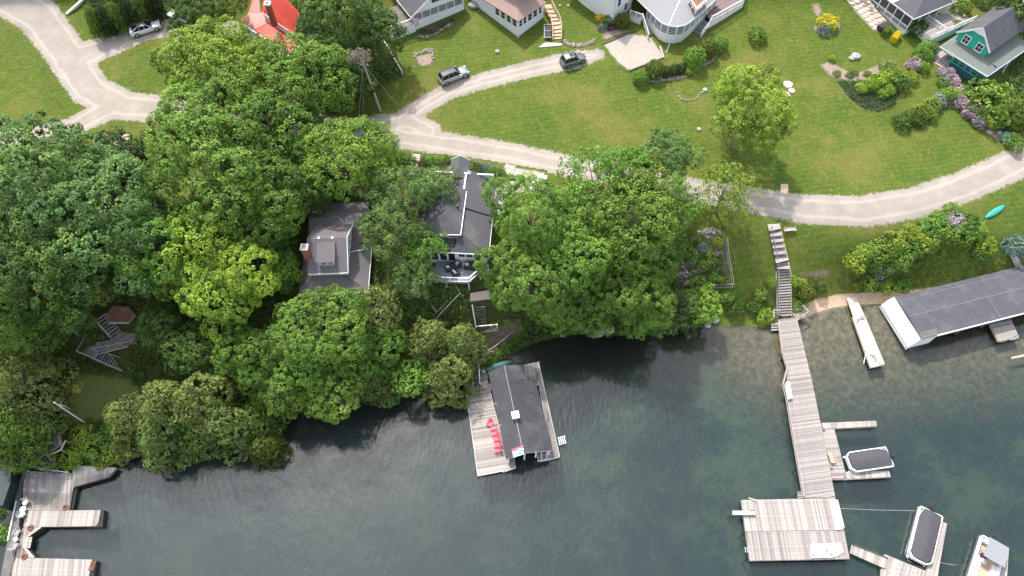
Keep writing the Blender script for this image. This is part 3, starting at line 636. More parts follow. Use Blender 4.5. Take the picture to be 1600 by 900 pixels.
def window(par, o, A, B, s0, s1, z0, z1, cols=1, rows=2, fm=None, gm=None, out=.03, fw=.07, name='window', mw=.03):
    """framed window on the wall A->B between s0 and s1 metres along it; out sign faces the camera side"""
    A, B = Vector(A[:2]).to_3d(), Vector(B[:2]).to_3d(); d = (B-A).normalized(); n = Vector((d.y, -d.x, 0))
    if n.dot(Vector((0,0,0))-A) < 0: n = -n
    fm = fm or MAT['white']; gm = gm or MAT['glass']
    p = lambda s, z, k: A+d*s+n*k+Vector((0,0,z))
    f = MB(o); k = out+.02
    f.beam(p(s0-fw/2,z1,k), p(s1+fw/2,z1,k), .07, fw); f.beam(p(s0-fw/2,z0,k), p(s1+fw/2,z0,k), .09, fw)
    f.beam(p(s0,z0+fw/2,k), p(s0,z1-fw/2,k), fw, .07); f.beam(p(s1,z0+fw/2,k), p(s1,z1-fw/2,k), fw, .07)
    for i in range(1, cols): s = s0+(s1-s0)*i/cols; f.beam(p(s,z0+fw/2,k-.005), p(s,z1-fw/2,k-.005), mw, .05)
    for i in range(1, rows): z = z0+(z1-z0)*i/rows; f.beam(p(s0+fw/2,z,k-.005), p(s1-fw/2,z,k-.005), .045, mw)
    W = f.build(name, fm, par)
    MB(o).add([p(s0,z0,out), p(s1,z0,out), p(s1,z1,out), p(s0,z1,out), p(s0,z0,.004), p(s1,z0,.004), p(s1,z1,.004), p(s0,z1,.004)], [[0,1,2,3],[7,6,5,4],[0,4,5,1],[1,5,6,2],[2,6,7,3],[3,7,4,0]]).build('pane', gm, W)
    return W
def wallbox(mb, A, B, z0, z1, t=.2, z1b=None):
    A, B = Vector(A[:2]).to_3d(), Vector(B[:2]).to_3d(); d = (B-A).normalized(); n = Vector((d.y, -d.x, 0))
    if n.dot(-A) < 0: n = -n
    zb = z1 if z1b is None else z1b
    q = [A, B, B-n*t, A-n*t]
    mb.add([(*v[:2], z0) for v in q]+[(A.x,A.y,z1),(B.x,B.y,zb),(*(B-n*t)[:2],zb),(*(A-n*t)[:2],z1)], [[0,1,2,3],[4,5,6,7],[0,1,5,4],[1,2,6,5],[2,3,7,6],[3,0,4,7]])
class Fr:
    """house frame: local metres -> world"""
    def __init__(s, p, ang): s.o = Vector((p[0], p[1], 0)); s.x = Vector((cos(ang), sin(ang), 0)); s.y = Vector((-sin(ang), cos(ang), 0))
    def __call__(s, x, y, z=0): return s.o+s.x*x+s.y*y+Vector((0,0,z))
    def inv(s, p): d = Vector(p)-s.o; return d.dot(s.x), d.dot(s.y)
def fascia(name, par, o, pts, m=None, h=.18, w=.06, closed=False):
    mb = MB(o); pts = [Vector(p) for p in pts]
    if closed: pts.append(pts[0])
    for a, b in zip(pts[:-1], pts[1:]): mb.beam(a, b, w, h)
    return mb.build(name, m or MAT['white'], par)
def planks(par, o, poly, z, d, m, w=.14, gap=.012, t=.04, name='plank', zf=None, stuff_after=300):
    """boards laid over a polygon (world xy); d = direction the boards run"""
    d = Vector((d[0], d[1])).normalized(); n = Vector((-d.y, d.x)); pl = [Vector(p[:2]) for p in poly]
    us = [p.dot(n) for p in pl]; u = min(us)+.01; cnt = 0; rnd = random.Random(int(abs(z*100+us[0]*31)))
    def cross(uu):
        r = []
        for a, b in zip(pl, pl[1:]+pl[:1]):
            ua, ub = a.dot(n), b.dot(n)
            if (ua > uu) != (ub > uu): k = (uu-ua)/(ub-ua); r.append(a.lerp(b, k).dot(d))
        return sorted(r)
    while u < max(us)-.03:
        u2 = min(u+w-gap, max(us)-.01); c1, c2 = cross(u), cross(u2)
        if len(c1) != len(c2): c1 = c2 = cross((u+u2)/2)
        for i in range(0, len(c1)-1, 2):
            if min(c1[i+1]-c1[i], c2[i+1]-c2[i]) < .08: continue
            Q = [(d*c1[i]+n*u), (d*c1[i+1]+n*u), (d*c2[i+1]+n*u2), (d*c2[i]+n*u2)]
            zz = z+rnd.uniform(-.006, .006); cen = sum(Q, Vector((0,0)))/4; f = zf or (lambda q: zz)
            cz_ = f(cen)
            mb = MB((cen.x, cen.y, cz_)); mb.slab([(q.x, q.y, f(q)) for q in Q], t)
            link(name, mb.mesh(name, m), par, (cen.x-o[0], cen.y-o[1], cz_-o[2])); cnt += 1
        u += w
    return cnt
def piles(par, o, pts, z0, z1, r=.11, m=None, name='pile'):
    for p in pts: link(name, MB().tube([(0,0,z0-z1),(0,0,0)], [r, r], 8).mesh(name, m or MAT['timber_dark']), par, (p[0]-o[0], p[1]-o[1], z1-o[2]))
def pw(pts, z): return [P(a, b, z) for a, b in pts]
def frame_under(par, o, poly, z, m, h=.22, w=.06, t=.04, name='edge_board'):
    mb = MB(o); pts = [Vector((*p[:2], z-h/2-.0)) for p in poly]
    for a, b in zip(pts, pts[1:]+pts[:1]): mb.beam(a, b, w, h)
    return mb.build(name, m, par)
# ---------------------------------------------------------------- centre: shingled cottage with grey deck
def main_house():
    o = G(735, 350); t = thing('cottage', 'dark shingled cottage with white trim and a grey deck in the middle of the picture', 'house', o)
    ze, zr = 12.4, 14.0; zu = 14.2
    A = P(776,282,ze); B = P(763.5,398,ze); D = P(720,399,ze); ang = atan2(B.y-A.y, B.x-A.x)+pi/2
    F = Fr(B, ang); W = 9.6; Ln = (A-B).length; xr = -3.9
    yu = 1.6
    # lower east wing, shallow hipped lean-to
    S = lambda *q: [F(*a) for a in q]
    r = MB(o); r.slab(S((0,0,ze),(0,Ln*.49,ze),(xr,Ln*.49,zr),(xr,2.2,zr)), .14); r.slab(S((0,0,ze),(xr,2.2,zr),(xr-.6,0,ze)), .14)
    r.slab(S((xr-.62,-.0,ze-.02),(xr-.45,yu+.45,ze+.45),(xr-5.6,yu+.45,ze+.45),(xr-5.6,0,ze-.02)), .14)
    r.build('lower_roof', MAT['shingle_house'], t)
    r = MB(o); r.slab(S((.02,Ln*.49+.02,ze+.16),(.02,Ln,ze+.16),(xr+.6,Ln,zr+.16),(xr,Ln-2.2,zr+.22),(xr,Ln*.49+.02,zr+.2)), .14)
    r.build('upper_lean_to_roof', MAT['shingle_house'], t)
    # taller west part
    r = MB(o); r.slab(S((xr+.25,yu,zu),(xr+.25,Ln*.72,zu),(xr-1.9,Ln*.72,zu+1.2),(xr-1.9,yu+2.2,zu+1.2)), .16)
    r.slab(S((xr-1.9,yu+2.2,zu+1.2),(xr-1.9,Ln*.72,zu+1.2),(xr-5.6,Ln*.72,zu-.5),(xr-5.6,yu,zu-.5)), .16)
    r.slab(S((xr+.25,yu,zu),(xr-1.9,yu+2.2,zu+1.2),(xr-5.6,yu,zu-.5)), .16)
    r.slab(S((xr+.2,Ln*.72+.01,zu-.05),(xr+.2,Ln+.3,zu-.6),(xr-5.6,Ln+.3,zu-.9),(xr-5.6,Ln*.72+.01,zu-.55)), .16)
    r.build('main_roof', MAT['shingle_house'], t)
    fascia('fascia', t, o, [F(.03,-.03,ze-.05), F(.03,Ln,ze+.05), F(xr,Ln+.03,zr)]); fascia('fascia', t, o, [F(.03,-.05,ze-.05), F(xr-5.6,-.05,ze-.05)])
    fascia('fascia', t, o, [F(xr+.29,yu-.04,zu-.05), F(xr+.29,Ln*.7,zu-.05)], w=.1); fascia('fascia', t, o, [F(xr+.29,yu-.06,zu-.06), F(xr-5.6,yu-.06,zu-.6)])
    w = MB(o); z0 = 8.4
    wallbox(w, F(xr-5.2,.45), F(-.35,.45), z0, ze-.1); wallbox(w, F(-.35,.47), F(-.35,Ln-.3), z0, ze); wallbox(w, F(xr-5.2,Ln-.3), F(xr-5.2,.45), z0, zu-.6)
    wallbox(w, F(xr-5.2,Ln-.3), F(-.35,Ln-.3), z0, zr-.2)
    w.build('wall', MAT['siding'], t)
    w = MB(o); wallbox(w, F(xr-5.0,yu+.4), F(xr,yu+.4), ze-.1, zu-.2); wallbox(w, F(xr,yu+.45), F(xr,Ln-.4), zr-.3, zu-.05); w.build('upper_wall', MAT['siding'], t)
    for i in range(4): window(t, o, F(xr-5.2,.45), F(-.35,.45), 5.15+i*.98, 5.98+i*.98, 10.9, 12.0, 2, 1)
    for i in range(4): window(t, o, F(xr-5.2,.45), F(-.35,.45), .5+i*1.1, 1.4+i*1.1, 9.9, 11.7, 1, 1)
    window(t, o, F(xr-5.0,yu+.4), F(xr,yu+.4), 3.6, 4.7, 12.9, 13.8, 1, 3)
    MB(o).box(F(xr-.5,Ln*.45,zu+.65), (.2,.2,.5)).build('vent', MAT['black'], t)
    # entry gable towards the road
    r = MB(o); g0 = Ln+2.4; xg = xr-1.2
    for sgn in (-1, 1): r.slab(S((xg,Ln-1.2,zu+.1),(xg,g0,zu+.1),(xg+sgn*1.3,g0,zu-.75),(xg+sgn*1.3,Ln-1.2,zu-.75)), .12)
    r.build('entry_roof', MAT['shingle_light'] if 0 else MAT['shingle_house'], t)
    w = MB(o); wallbox(w, F(xg-1.0,g0-.3), F(xg+1.0,g0-.3), 9.8, zu-.7); wallbox(w, F(xg+1.0,Ln-.3), F(xg+1.0,g0-.3), 9.8, zu-.7); w.build('entry_wall', MAT['siding'], t)
    fascia('fascia', t, o, [F(xg-1.32,g0+.02,zu-.8), F(xg,g0+.02,zu+.05), F(xg+1.32,g0+.02,zu-.8)])
    # deck
    zd = 9.7; dk = pw([(689,399),(762,401),(763,420),(751,425),(733,441),(695,440),(669,436)], zd)
    dt = t
    planks(dt, o, dk, zd, F.x, MAT['deck_grey'], w=.16, name='deck_board')
    frame_under(dt, o, dk, zd-.05, MAT['deck_grey'], .28)
    piles(dt, o, pw([(672,436),(697,439),(732,440),(750,426),(762,420)], zd), 5.5, zd-.25, .1, MAT['white'], 'deck_post')
    rail('deck_rail', dt, o, pw([(669,436),(695,440),(733,441),(751,425)], zd), 1.0, MAT['grey_metal'], post_gap=1.6, r=.04, bal=.35)
    rail('deck_rail', dt, o, pw([(751,425),(763,420)], zd), .9, MAT['white'], post_gap=1.2)
    # side shed roof / white glazed passage on the east
    s = MB(o); q = pw([(776,300),(789,302),(786,336),(773,335)], 11.4); s.slab(q, .1); s.build('lean_to_canopy', MAT['canvas_grey'], t)
    s = MB(o)
    for k in range(7): a = q[0].lerp(q[3], k/6); b = q[1].lerp(q[2], k/6); s.beam(a+Vector((0,0,.04)), b+Vector((0,0,.04)), .06, .04)
    s.beam(q[0], q[3], .08, .1); s.beam(q[1], q[2], .08, .1); s.build('canopy_rib', MAT['white'], t)
    for p_ in (q[1], q[2]): MB(o).beam(p_, Vector((p_.x, p_.y, 9.4)), .1, .1).build('canopy_post', MAT['white'], t)
    return F, zd
HF, ZD = main_house()
def deck_sofa(px, py, ang, Ls, label):
    p = P(px, py, ZD); t = thing('outdoor_sofa', label, 'sofa', p, ang, 'dark wicker seats on the grey deck')
    s = MB(); s.box((0,0,.22), (Ls,.8,.3)); s.box((0,.36,.5), (Ls,.14,.5))
    for k in (-1, 1): s.box((k*(Ls/2-.06),0,.42), (.12,.8,.3))
    s.build('frame', MAT['wicker'], t)
    MB().box((0,-.04,.41), (Ls-.28,.62,.1)).build('seat_cushion', MAT['canvas'], t)
    for k in (-1, 1): MB().box((k*(Ls/2-.35),.12,.6), (.42,.16,.4), .3*k, -.3).build('pillow', MAT['cushion'], t)
deck_sofa(708, 419, 0.45, 2.0, 'dark wicker sofa with two pale pillows at an angle on the grey deck')
deck_sofa(736, 418.5, -.12, 1.7, 'dark wicker loveseat nearest the white end rail of the grey deck')
deck_sofa(712, 428, 2.2, .9, 'small dark wicker armchair closest to the deck rail')
t = thing('side_table', 'round pale side table between the two sofas on the grey deck', 'table', P(727,415.5,ZD)); MB().tube([(0,0,.4),(0,0,.45)], [.33,.33], 14).build('table_top', MAT['cushion'], t); MB().tube([(0,0,0),(0,0,.4)], [.16,.1], 8).build('leg', MAT['wicker'], t)
# road side of the cottage: steps, path, pad
def steps(name, label, a_px, b_px, width, n, m, group=None, hh=.14, name2='step'):
    a, b = G(*a_px, .05), G(*b_px, .05); t = thing(name, label, 'steps', a, 0, group); d = (b-a); d2 = Vector((d.x, d.y, 0)).normalized(); rz = atan2(d2.y, d2.x)
    for i in range(n):
        p = a.lerp(b, (i+.5)/n); run = Vector((d.x, d.y, 0)).length/n
        link(name2, MB().box((0,0,0), (run*.8, width, hh)).mesh(name2, m), t, p-a, (0, 0, rz))
    return t
steps('stone_steps', 'short flight of pale steps from the road to the left of the cottage garden', (646,262), (650,241), 1.3, 6, MAT['flag'])
steps('stone_steps', 'short flight of red-edged steps at the right end of the cottage shrub bed', (793,272), (798,258), 1.5, 5, MAT['flag'])
def flatslab(name, pts, m, label, cat, h=.07, t=.3, kindn=None):
    q = [G(*p, h) for p in pts]; o = q[0]; mb = MB(o).slab(q, t); ob = mb.build(name, m, None, loc=o); return tagit(ob, label, cat, None, kindn)
tagit(region('front_path', (lambda pl: lambda X, Y: polysdf(X, Y, pl))(gpoly([(642,262),(660,266),(700,272),(790,286),(800,262),(850,270),(845,290),(800,300),(790,310),(770,292),(690,280),(640,272)])), PM['sand'], (-16, 8, 58, 68), .035, .4, .2), kind='structure')
flatslab('parking_pad', [(803,268),(856,274),(850,296),(806,301)], MAT['concrete'], 'pale concrete parking pad beside the road right of the cottage', 'pavement', .1, .3)
# ---------------------------------------------------------------- left cottage with dormer
def dormer_house():
    o = G(520, 400); t = thing('dormer_cottage', 'cottage with brown-grey roof, small dormer and red brick chimney left of the deck cottage', 'house', o)
    zl, zu = 11.0, 13.0
    A = P(765+0,0,0)
    SE, NE = P(575,455.5,zl), P(582,367,zl); ang = atan2(NE.y-SE.y, NE.x-SE.x)-pi/2; F = Fr(SE, ang); Ln = (NE-SE).length; S = lambda *q: [F(*a) for a in q]
    Wd = 8.6
    re, rw = P(539.8,368.4,zu+2.2), P(482,368.4,zu+2.2); es = P(544.7,426,zu); en = P(551.4,350.6,zu)
    xe, yr = F.inv(re); xw, _ = F.inv(rw); _, ys = F.inv(es); _, yn = F.inv(en); hw = (yn-ys)/2; yr = (ys+yn)/2; zr = zu+2.3
    r = MB(o)
    r.slab(S((xw-.1,ys,zu),(xe+.2,ys,zu),(xe+.2,yr,zr),(xw-.1,yr,zr)), .16); r.slab(S((xw-.1,yr,zr),(xe+.2,yr,zr),(xe+.2,yn,zu),(xw-.1,yn,zu)), .16)
    r.build('upper_roof', MAT['shingle_brown'], t)
    r = MB(o); zi = zl+1.35
    r.slab(S((0,0,zl),(0,Ln,zl),(xe-.2,Ln-1.8,zi),(xe-.2,ys,zi)), .16); r.slab(S((-Wd,0,zl),(0,0,zl),(xe-.2,ys+.3,zi),(xw+.2,ys+.3,zi)), .16)
    r.slab(S((-Wd,Ln,zl),(-Wd,0,zl),(xw+.2,ys,zi),(xw+.2,yn,zi)), .16); r.slab(S((-Wd,Ln,zl),(xw,yn-.3,zi),(xe-.2,yn-.3,zi),(0,Ln,zl)), .16)
    r.build('lower_roof', MAT['shingle_brown'], t)
    fascia('fascia', t, o, S((xw-.1,ys-.04,zu-.06),(xe+.2,ys-.04,zu-.06)), h=.16); fascia('fascia', t, o, S((xe+.24,ys,zu-.05),(xe+.24,yr,zr-.05),(xe+.24,yn,zu-.05)), h=.3, w=.08)
    fascia('fascia', t, o, S((.04,0,zl-.06),(.04,Ln,zl-.06)), h=.2); fascia('fascia', t, o, S((-Wd,-.04,zl-.06),(0,-.04,zl-.06)), h=.14)
    fascia('hip_flashing', t, o, S((0,Ln-2.2,zl+.06),(xe,Ln-3.6,zi+.06)), h=.05, w=.12)
    w = MB(o); z0 = 8.2
    wallbox(w, F(-.45,.4), F(-.45,Ln-.4), z0, zl); wallbox(w, F(-Wd+.4,.4), F(-.45,.4), z0, zl); wallbox(w, F(-Wd+.4,Ln-.4), F(-.45,Ln-.4), z0, zl); w.build('wall', MAT['siding'], t)
    w = MB(o); a, b, c = F(xe,ys+.15,zl+.9), F(xe,yn-.15,zl+.9), F(xe,yr,zr-.2)
    w.add([a, b, F(xe,yn-.15,zu), c, F(xe,ys+.15,zu)]+[F(xe-.2,ys+.15,zl+.9),F(xe-.2,yn-.15,zl+.9),F(xe-.2,yn-.15,zu),F(xe-.2,yr,zr-.2),F(xe-.2,ys+.15,zu)], [[0,1,2,3,4],[9,8,7,6,5],[0,5,6,1],[1,6,7,2],[2,7,8,3],[3,8,9,4],[4,9,5,0]])
    wallbox(w, F(xw,ys+.2), F(xe,ys+.2), zl+.9, zu-.1); w.build('gable_wall', MAT['siding'], t)
    for k in (.38, .55): window(t, o, F(xe,ys), F(xe,yn), (yn-ys)*k, (yn-ys)*k+.75, zl+1.5, zl+2.7, 1, 2)
    for k in range(5): window(t, o, F(-.45,.4), F(-.45,Ln), .9+k*1.5, 2.0+k*1.5, 9.3, 10.6, 1, 1, gm=MAT['screen'])
    # dormer
    dx0, dx1 = F.inv(P(498,426,zu+.3))[0], F.inv(P(523,426,zu+.3))[0]; dy = ys+.9; zd = zu+1.35
    r = MB(o); r.slab(S((dx0-.15,dy-.2,zd),(dx1+.15,dy-.2,zd),(dx1+.15,yr-.5,zr-.15),(dx0-.15,yr-.5,zr-.15)), .12); r.build('dormer_roof', MAT['shingle_brown'], t)
    w = MB(o); wallbox(w, F(dx0,dy), F(dx1,dy), zu+.3, zd-.1, .12); w.add(S((dx1,dy,zu+.3),(dx1,yr-1,zu+1.7),(dx1,dy,zd-.12),(dx1-.1,dy,zu+.3),(dx1-.1,yr-1,zu+1.7),(dx1-.1,dy,zd-.12)), [[0,1,2],[5,4,3],[0,3,4,1],[1,4,5,2],[2,5,3,0]]); w.build('dormer_wall', MAT['siding'], t)
    L = dx1-dx0
    for k in (0, 1): window(t, o, F(dx0,dy), F(dx1,dy), .35+k*(L/2-.1), L/2-.05+k*(L/2-.2), zu+.5, zd-.25, 2, 2)
    cp = P(481.5,400,zu+1.0); c = MB(o); c.box((cp.x,cp.y,zu+1.2), (.75,.75,3.2)); c.build('chimney', MAT['brick'], t)
    cc = MB(o); cc.box((cp.x,cp.y,zu+2.88), (.95,.95,.18)); cc.build('chimney_cap', MAT['concrete'], t); MB(o).box((cp.x,cp.y,zu+3.02), (.4,.4,.15)).build('flue', MAT['black'], t)
    for a in (499, 520): q = P(a, 374, zr-.35); MB(o).tube([q, q+Vector((0,0,.35))], [.14,.14], 8).build('vent', MAT['grey_metal'], t)
    sh = MB(o); sh.slab(S((-8,Ln+1.6,zl+1.9),(-.6,Ln+1.6,zl+1.9),(-.6,Ln+4.8,zl+.9),(-8,Ln+4.8,zl+.9)), .15); sh.slab(S((-8,Ln-1.8,zl+.9),(-.6,Ln-1.8,zl+.9),(-.6,Ln+1.6,zl+1.9),(-8,Ln+1.6,zl+1.9)), .15); sh.build('rear_roof', MAT['shingle_brown'], t)
    w = MB(o); wallbox(w, F(-.9,Ln-.3), F(-.9,Ln+4.6), 8.8, zl+.9); wallbox(w, F(-7.8,Ln+4.6), F(-.9,Ln+4.6), 8.8, zl+.9); w.build('rear_wall', MAT['siding'], t)
dormer_house()
# ---------------------------------------------------------------- teal cottage
def teal_house():
    zg = 10.3; zp = zg+3.1
    A, B = P(1469,72.5,zp), P(1543,119,zp); ang = atan2(B.y-A.y, B.x-A.x); F = Fr(A, ang); W = (B-A).length; S = lambda *q: [F(*a) for a in q]
    BR = P(1600,64,zp); Dp = F.inv(BR)[1]; o = F(W/2, Dp/2, zg)
    t = thing('teal_cottage', 'turquoise gabled cottage with dark roof and screened porch at the upper right', 'house', o)
    zi = zp+.6; ue = zp+2.2
    x0, y0 = F.inv(P(1483,59,zi)); x1, y1 = F.inv(P(1536,83,zi)); yf = (y0+y1)/2; ap = P(1528,40,ue+2.2); xa = F.inv(ap)[0]; x1 = xa+(xa-x0) if abs(2*xa-x0-x1) < 3 else x1
    yb = Dp*.93; x0 = .8; x1 = 5.6; xa = 3.2
    r = MB(o)
    r.slab(S((-.1,0,zp),(W,0,zp),(x1,yf,zi),(x0,yf,zi)), .14); r.slab(S((W,0,zp),(W,Dp,zp),(x1,yb,zi),(x1,yf,zi)), .14); r.slab(S((-.1,Dp,zp),(-.1,0,zp),(x0,yf,zi),(x0,yb,zi)), .14)
    r.build('porch_roof', MAT['shingle_green'], t)
    r = MB(o); zr = ue+2.3; f0 = yf-.5
    r.slab(S((x0-.5,f0,ue-.3),(xa,f0,zr),(xa,yb+1,zr),(x0-.5,yb+1,ue-.3)), .15); r.slab(S((xa,f0,zr),(x1+.5,f0,ue-.3),(x1+.5,yb+1,ue-.3),(xa,yb+1,zr)), .15); r.build('gable_roof', MAT['shingle'], t)
    fascia('barge_board', t, o, S((x0-.5,f0-.03,ue-.4),(xa,f0-.03,zr-.1),(x1+.5,f0-.03,ue-.4)), h=.24, w=.06)
    MB(o).add(S((xa-1.1,f0+.02,zr-1.15),(xa+1.1,f0+.02,zr-1.15),(xa,f0+.02,zr-.2),(xa-1.1,f0+.1,zr-1.15),(xa+1.1,f0+.1,zr-1.15),(xa,f0+.1,zr-.2)), [[0,1,2],[5,4,3],[0,3,4,1],[1,4,5,2],[2,5,3,0]]).build('gable_panel', MAT['white'], t)
    w = MB(o); w.add(S((x0,yf,zi-.3),(x1,yf,zi-.3),(x1,yf,ue-.1),(xa,yf,zr-.25),(x0,yf,ue-.1),(x0,yf+.2,zi-.3),(x1,yf+.2,zi-.3),(x1,yf+.2,ue-.1),(xa,yf+.2,zr-.25),(x0,yf+.2,ue-.1)), [[0,1,2,3,4],[9,8,7,6,5],[0,5,6,1],[1,6,7,2],[2,7,8,3],[3,8,9,4],[4,9,5,0]])
    wallbox(w, F(x0,yf+.01), F(x0,yb), zg, ue-.1); wallbox(w, F(x1,yf+.01), F(x1,yb), zg, ue-.1); w.build('gable_wall', MAT['teal'], t)
    for k in (.75, 3.0): window(t, o, F(x0,yf), F(x1,yf), k, k+1.0, zi+.15, zi+1.45, 2, 2, fw=.16, mw=.05)
    # porch: posts, screens, skirt
    w = MB(o); wallbox(w, F(2.6,.35), F(W-.3,.35), 8.6, zg+1.75, .12); wallbox(w, F(W-.3,.36), F(W-.3,Dp), 8.6, zg+1.75, .12); w.build('porch_skirt', MAT['teal_dark'], t)
    n = 5; A_, B_ = F(2.6,.35), F(W-.3,.35); L = (B_-A_).length
    for i in range(n): window(t, o, A_, B_, L*i/n+.06, L*(i+1)/n-.06, zg+1.82, zp-.2, 1, 2, fm=MAT['teal_trim'], gm=MAT['screen'], out=0, fw=.12, name='screen_panel', mw=.09)
    A_, B_ = F(W-.3,.36), F(W-.3,Dp-.4); L = (B_-A_).length
    w = MB(o); wallbox(w, A_, B_, zg+1.76, zp-.1, .1); w.build('side_wall', MAT['teal'], t)
    for q in (F(0.05,.3), F(2.5,.3), F(0.05,2.2), F(W-.3,.33)): MB(o).beam((q.x,q.y,9.2), (q.x,q.y,zp-.1), .16, .16).build('porch_post', MAT['teal_trim'], t)
    fl = MB(o); fl.slab(S((.0,.3,zg+1.35),(W-.45,.5,zg+1.35),(W-.45,yf,zg+1.35),(.0,yf,zg+1.35)), .15); fl.build('porch_floor', MAT['plank_pale'], t)
    for i in range(4): MB(o).slab(S((.1,-.35*i-.05+.35,zg+1.25-.16*i),(2.3,-.35*i-.05+.35,zg+1.25-.16*i),(2.3,-.35*i-.4+.35,zg+1.25-.16*i),(.1,-.35*i-.4+.35,zg+1.25-.16*i)), .1).build('step', MAT['plank_pale'], t)
    MB(o).beam(F(1.5,-.05,zp-.1), F(2.7,-.05,zp-.1), .06, .35).build('name_board', MAT['white'], t)
    fascia('fascia', t, o, S((-.1,-.04,zp-.08),(W,-.04,zp-.08)), MAT['white']); fascia('gutter', t, o, S((W+.04,0,zp-.08),(W+.04,Dp,zp-.08)), MAT['white'], h=.1)
    MB(o).tube([F(W+.1,Dp*.5,zp-.1), F(W+.2,Dp*.45,zp-1), F(W+.5,Dp*.4,zp-1.4)], [.05]*3, 6).build('downspout', MAT['white'], t)
    c = F(xa+.5, yb+.2, zr-.1); MB(o).tube([c, c+Vector((0,0,.8))], [.16,.16], 8).ball(c+Vector((0,0,.95)), .28, .6).build('chimney_vent', MAT['pale_stone'], t)
    w = MB(o); wallbox(w, F(2.5,yf-.02), F(W-.3,yf-.02), zg+.4, zi-.3, .1); w.build('inner_wall', MAT['teal_dark'], t)
teal_house()
# ---------------------------------------------------------------- white cottages at the top
def wh1():
    zg = 13.2; p0 = G(649,47); p1 = G(722,16); ang = atan2(p1.y-p0.y, p1.x-p0.x); F = Fr(p0, ang); W = (p1-p0).length*1.02; S = lambda *q: [F(*a) for a in q]
    o = F(W/2, 4, zg); t = thing('white_cottage', 'white cottage with dark gable roof, louvred porch and boarded skirt', 'house', o)
    w = MB(o); wallbox(w, F(0,0), F(W,0), zg-.7, zg+1.5, .2); wallbox(w, F(0,.01), F(0,11), zg-.7, zg+2.9); wallbox(w, F(W,.01), F(W,11), zg-.5, zg+2.9); w.build('skirt', MAT['lattice'], t)
    k = 6
    for i in range(k): window(t, o, F(0,0), F(W,0), .1+(W-.1)*i/k, (W-.1)*(i+1)/k-.02, zg+1.6, zg+2.75, 1, 5, gm=MAT['screen'], out=0, name='louvred_opening', mw=.035)
    zr = zg+2.9+W/2*.62
    w = MB(o); w.add(S((0,0,zg+2.82),(W,0,zg+2.82),(W/2,0,zr),(0,.2,zg+2.82),(W,.2,zg+2.82),(W/2,.2,zr)), [[0,1,2],[5,4,3],[0,3,4,1],[1,4,5,2],[2,5,3,0]]); w.build('gable_wall', MAT['siding'], t)
    window(t, o, F(0,0), F(W,0), W/2-1, W/2+1, zg+3.6, zg+4.7, 3, 2)
    r = MB(o); r.slab(S((-.5,-.3,zg+2.65),(W/2,-.3,zr+.1),(W/2,11,zr+.1),(-.5,11,zg+2.65)), .16); r.slab(S((W/2,-.3,zr+.1),(W+.5,-.3,zg+2.65),(W+.5,11,zg+2.65),(W/2,11,zr+.1)), .16); r.build('roof', MAT['shingle'], t)
    fascia('barge_board', t, o, S((-.5,-.34,zg+2.6),(W/2,-.34,zr+.02),(W+.5,-.34,zg+2.6)), h=.2)
    fascia('gutter', t, o, S((-.55,-.3,zg+2.55),(-.55,11,zg+2.55)), h=.12)
    # raised deck on the left
    fl = S((-4.4,-.3,0),(0-.02,-.3,0),(-.02,5,0),(-4.4,5,0))
    planks(t, o, fl, zg+1.45, F.x, MAT['plank_dark'], w=.2, name='deck_board')
    mb = MB(o); wallbox(mb, F(-4.4,-.3), F(-.02,-.3), zg-.9, zg+1.38, .08); wallbox(mb, F(-4.4,-.29), F(-4.4,5), zg-.9, zg+1.38, .08); mb.build('deck_skirt', MAT['lattice'], t)
    rail('deck_rail', t, o, S((-4.4,4.5,zg+1.45),(-4.4,-.3,zg+1.45),(-.05,-.3,zg+1.45)), .95, MAT['white'], post_gap=2.2, bal=.14, r=.06)
    tt = tagit(MB(F(.1,-.3,zg+1.4)).add(S((-.15,-.33,zg+2.3),(.55,-.33,zg+2.3),(.55,-.36,zg+.9),(-.15,-.36,zg+.9),(-.15,-.30,zg+2.3),(.55,-.30,zg+2.3),(.55,-.33,zg+.9),(-.15,-.33,zg+.9)), [[0,1,2,3],[7,6,5,4],[0,4,5,1],[1,5,6,2],[2,6,7,3],[3,7,4,0]]).build('towel', mat('pink_towel', (.75,.45,.47), .95, .35, 3), None, loc=F(.1,-.3,zg+1.4)), 'pink and white towel hanging at the corner of the louvred porch', 'towel')
wh1()
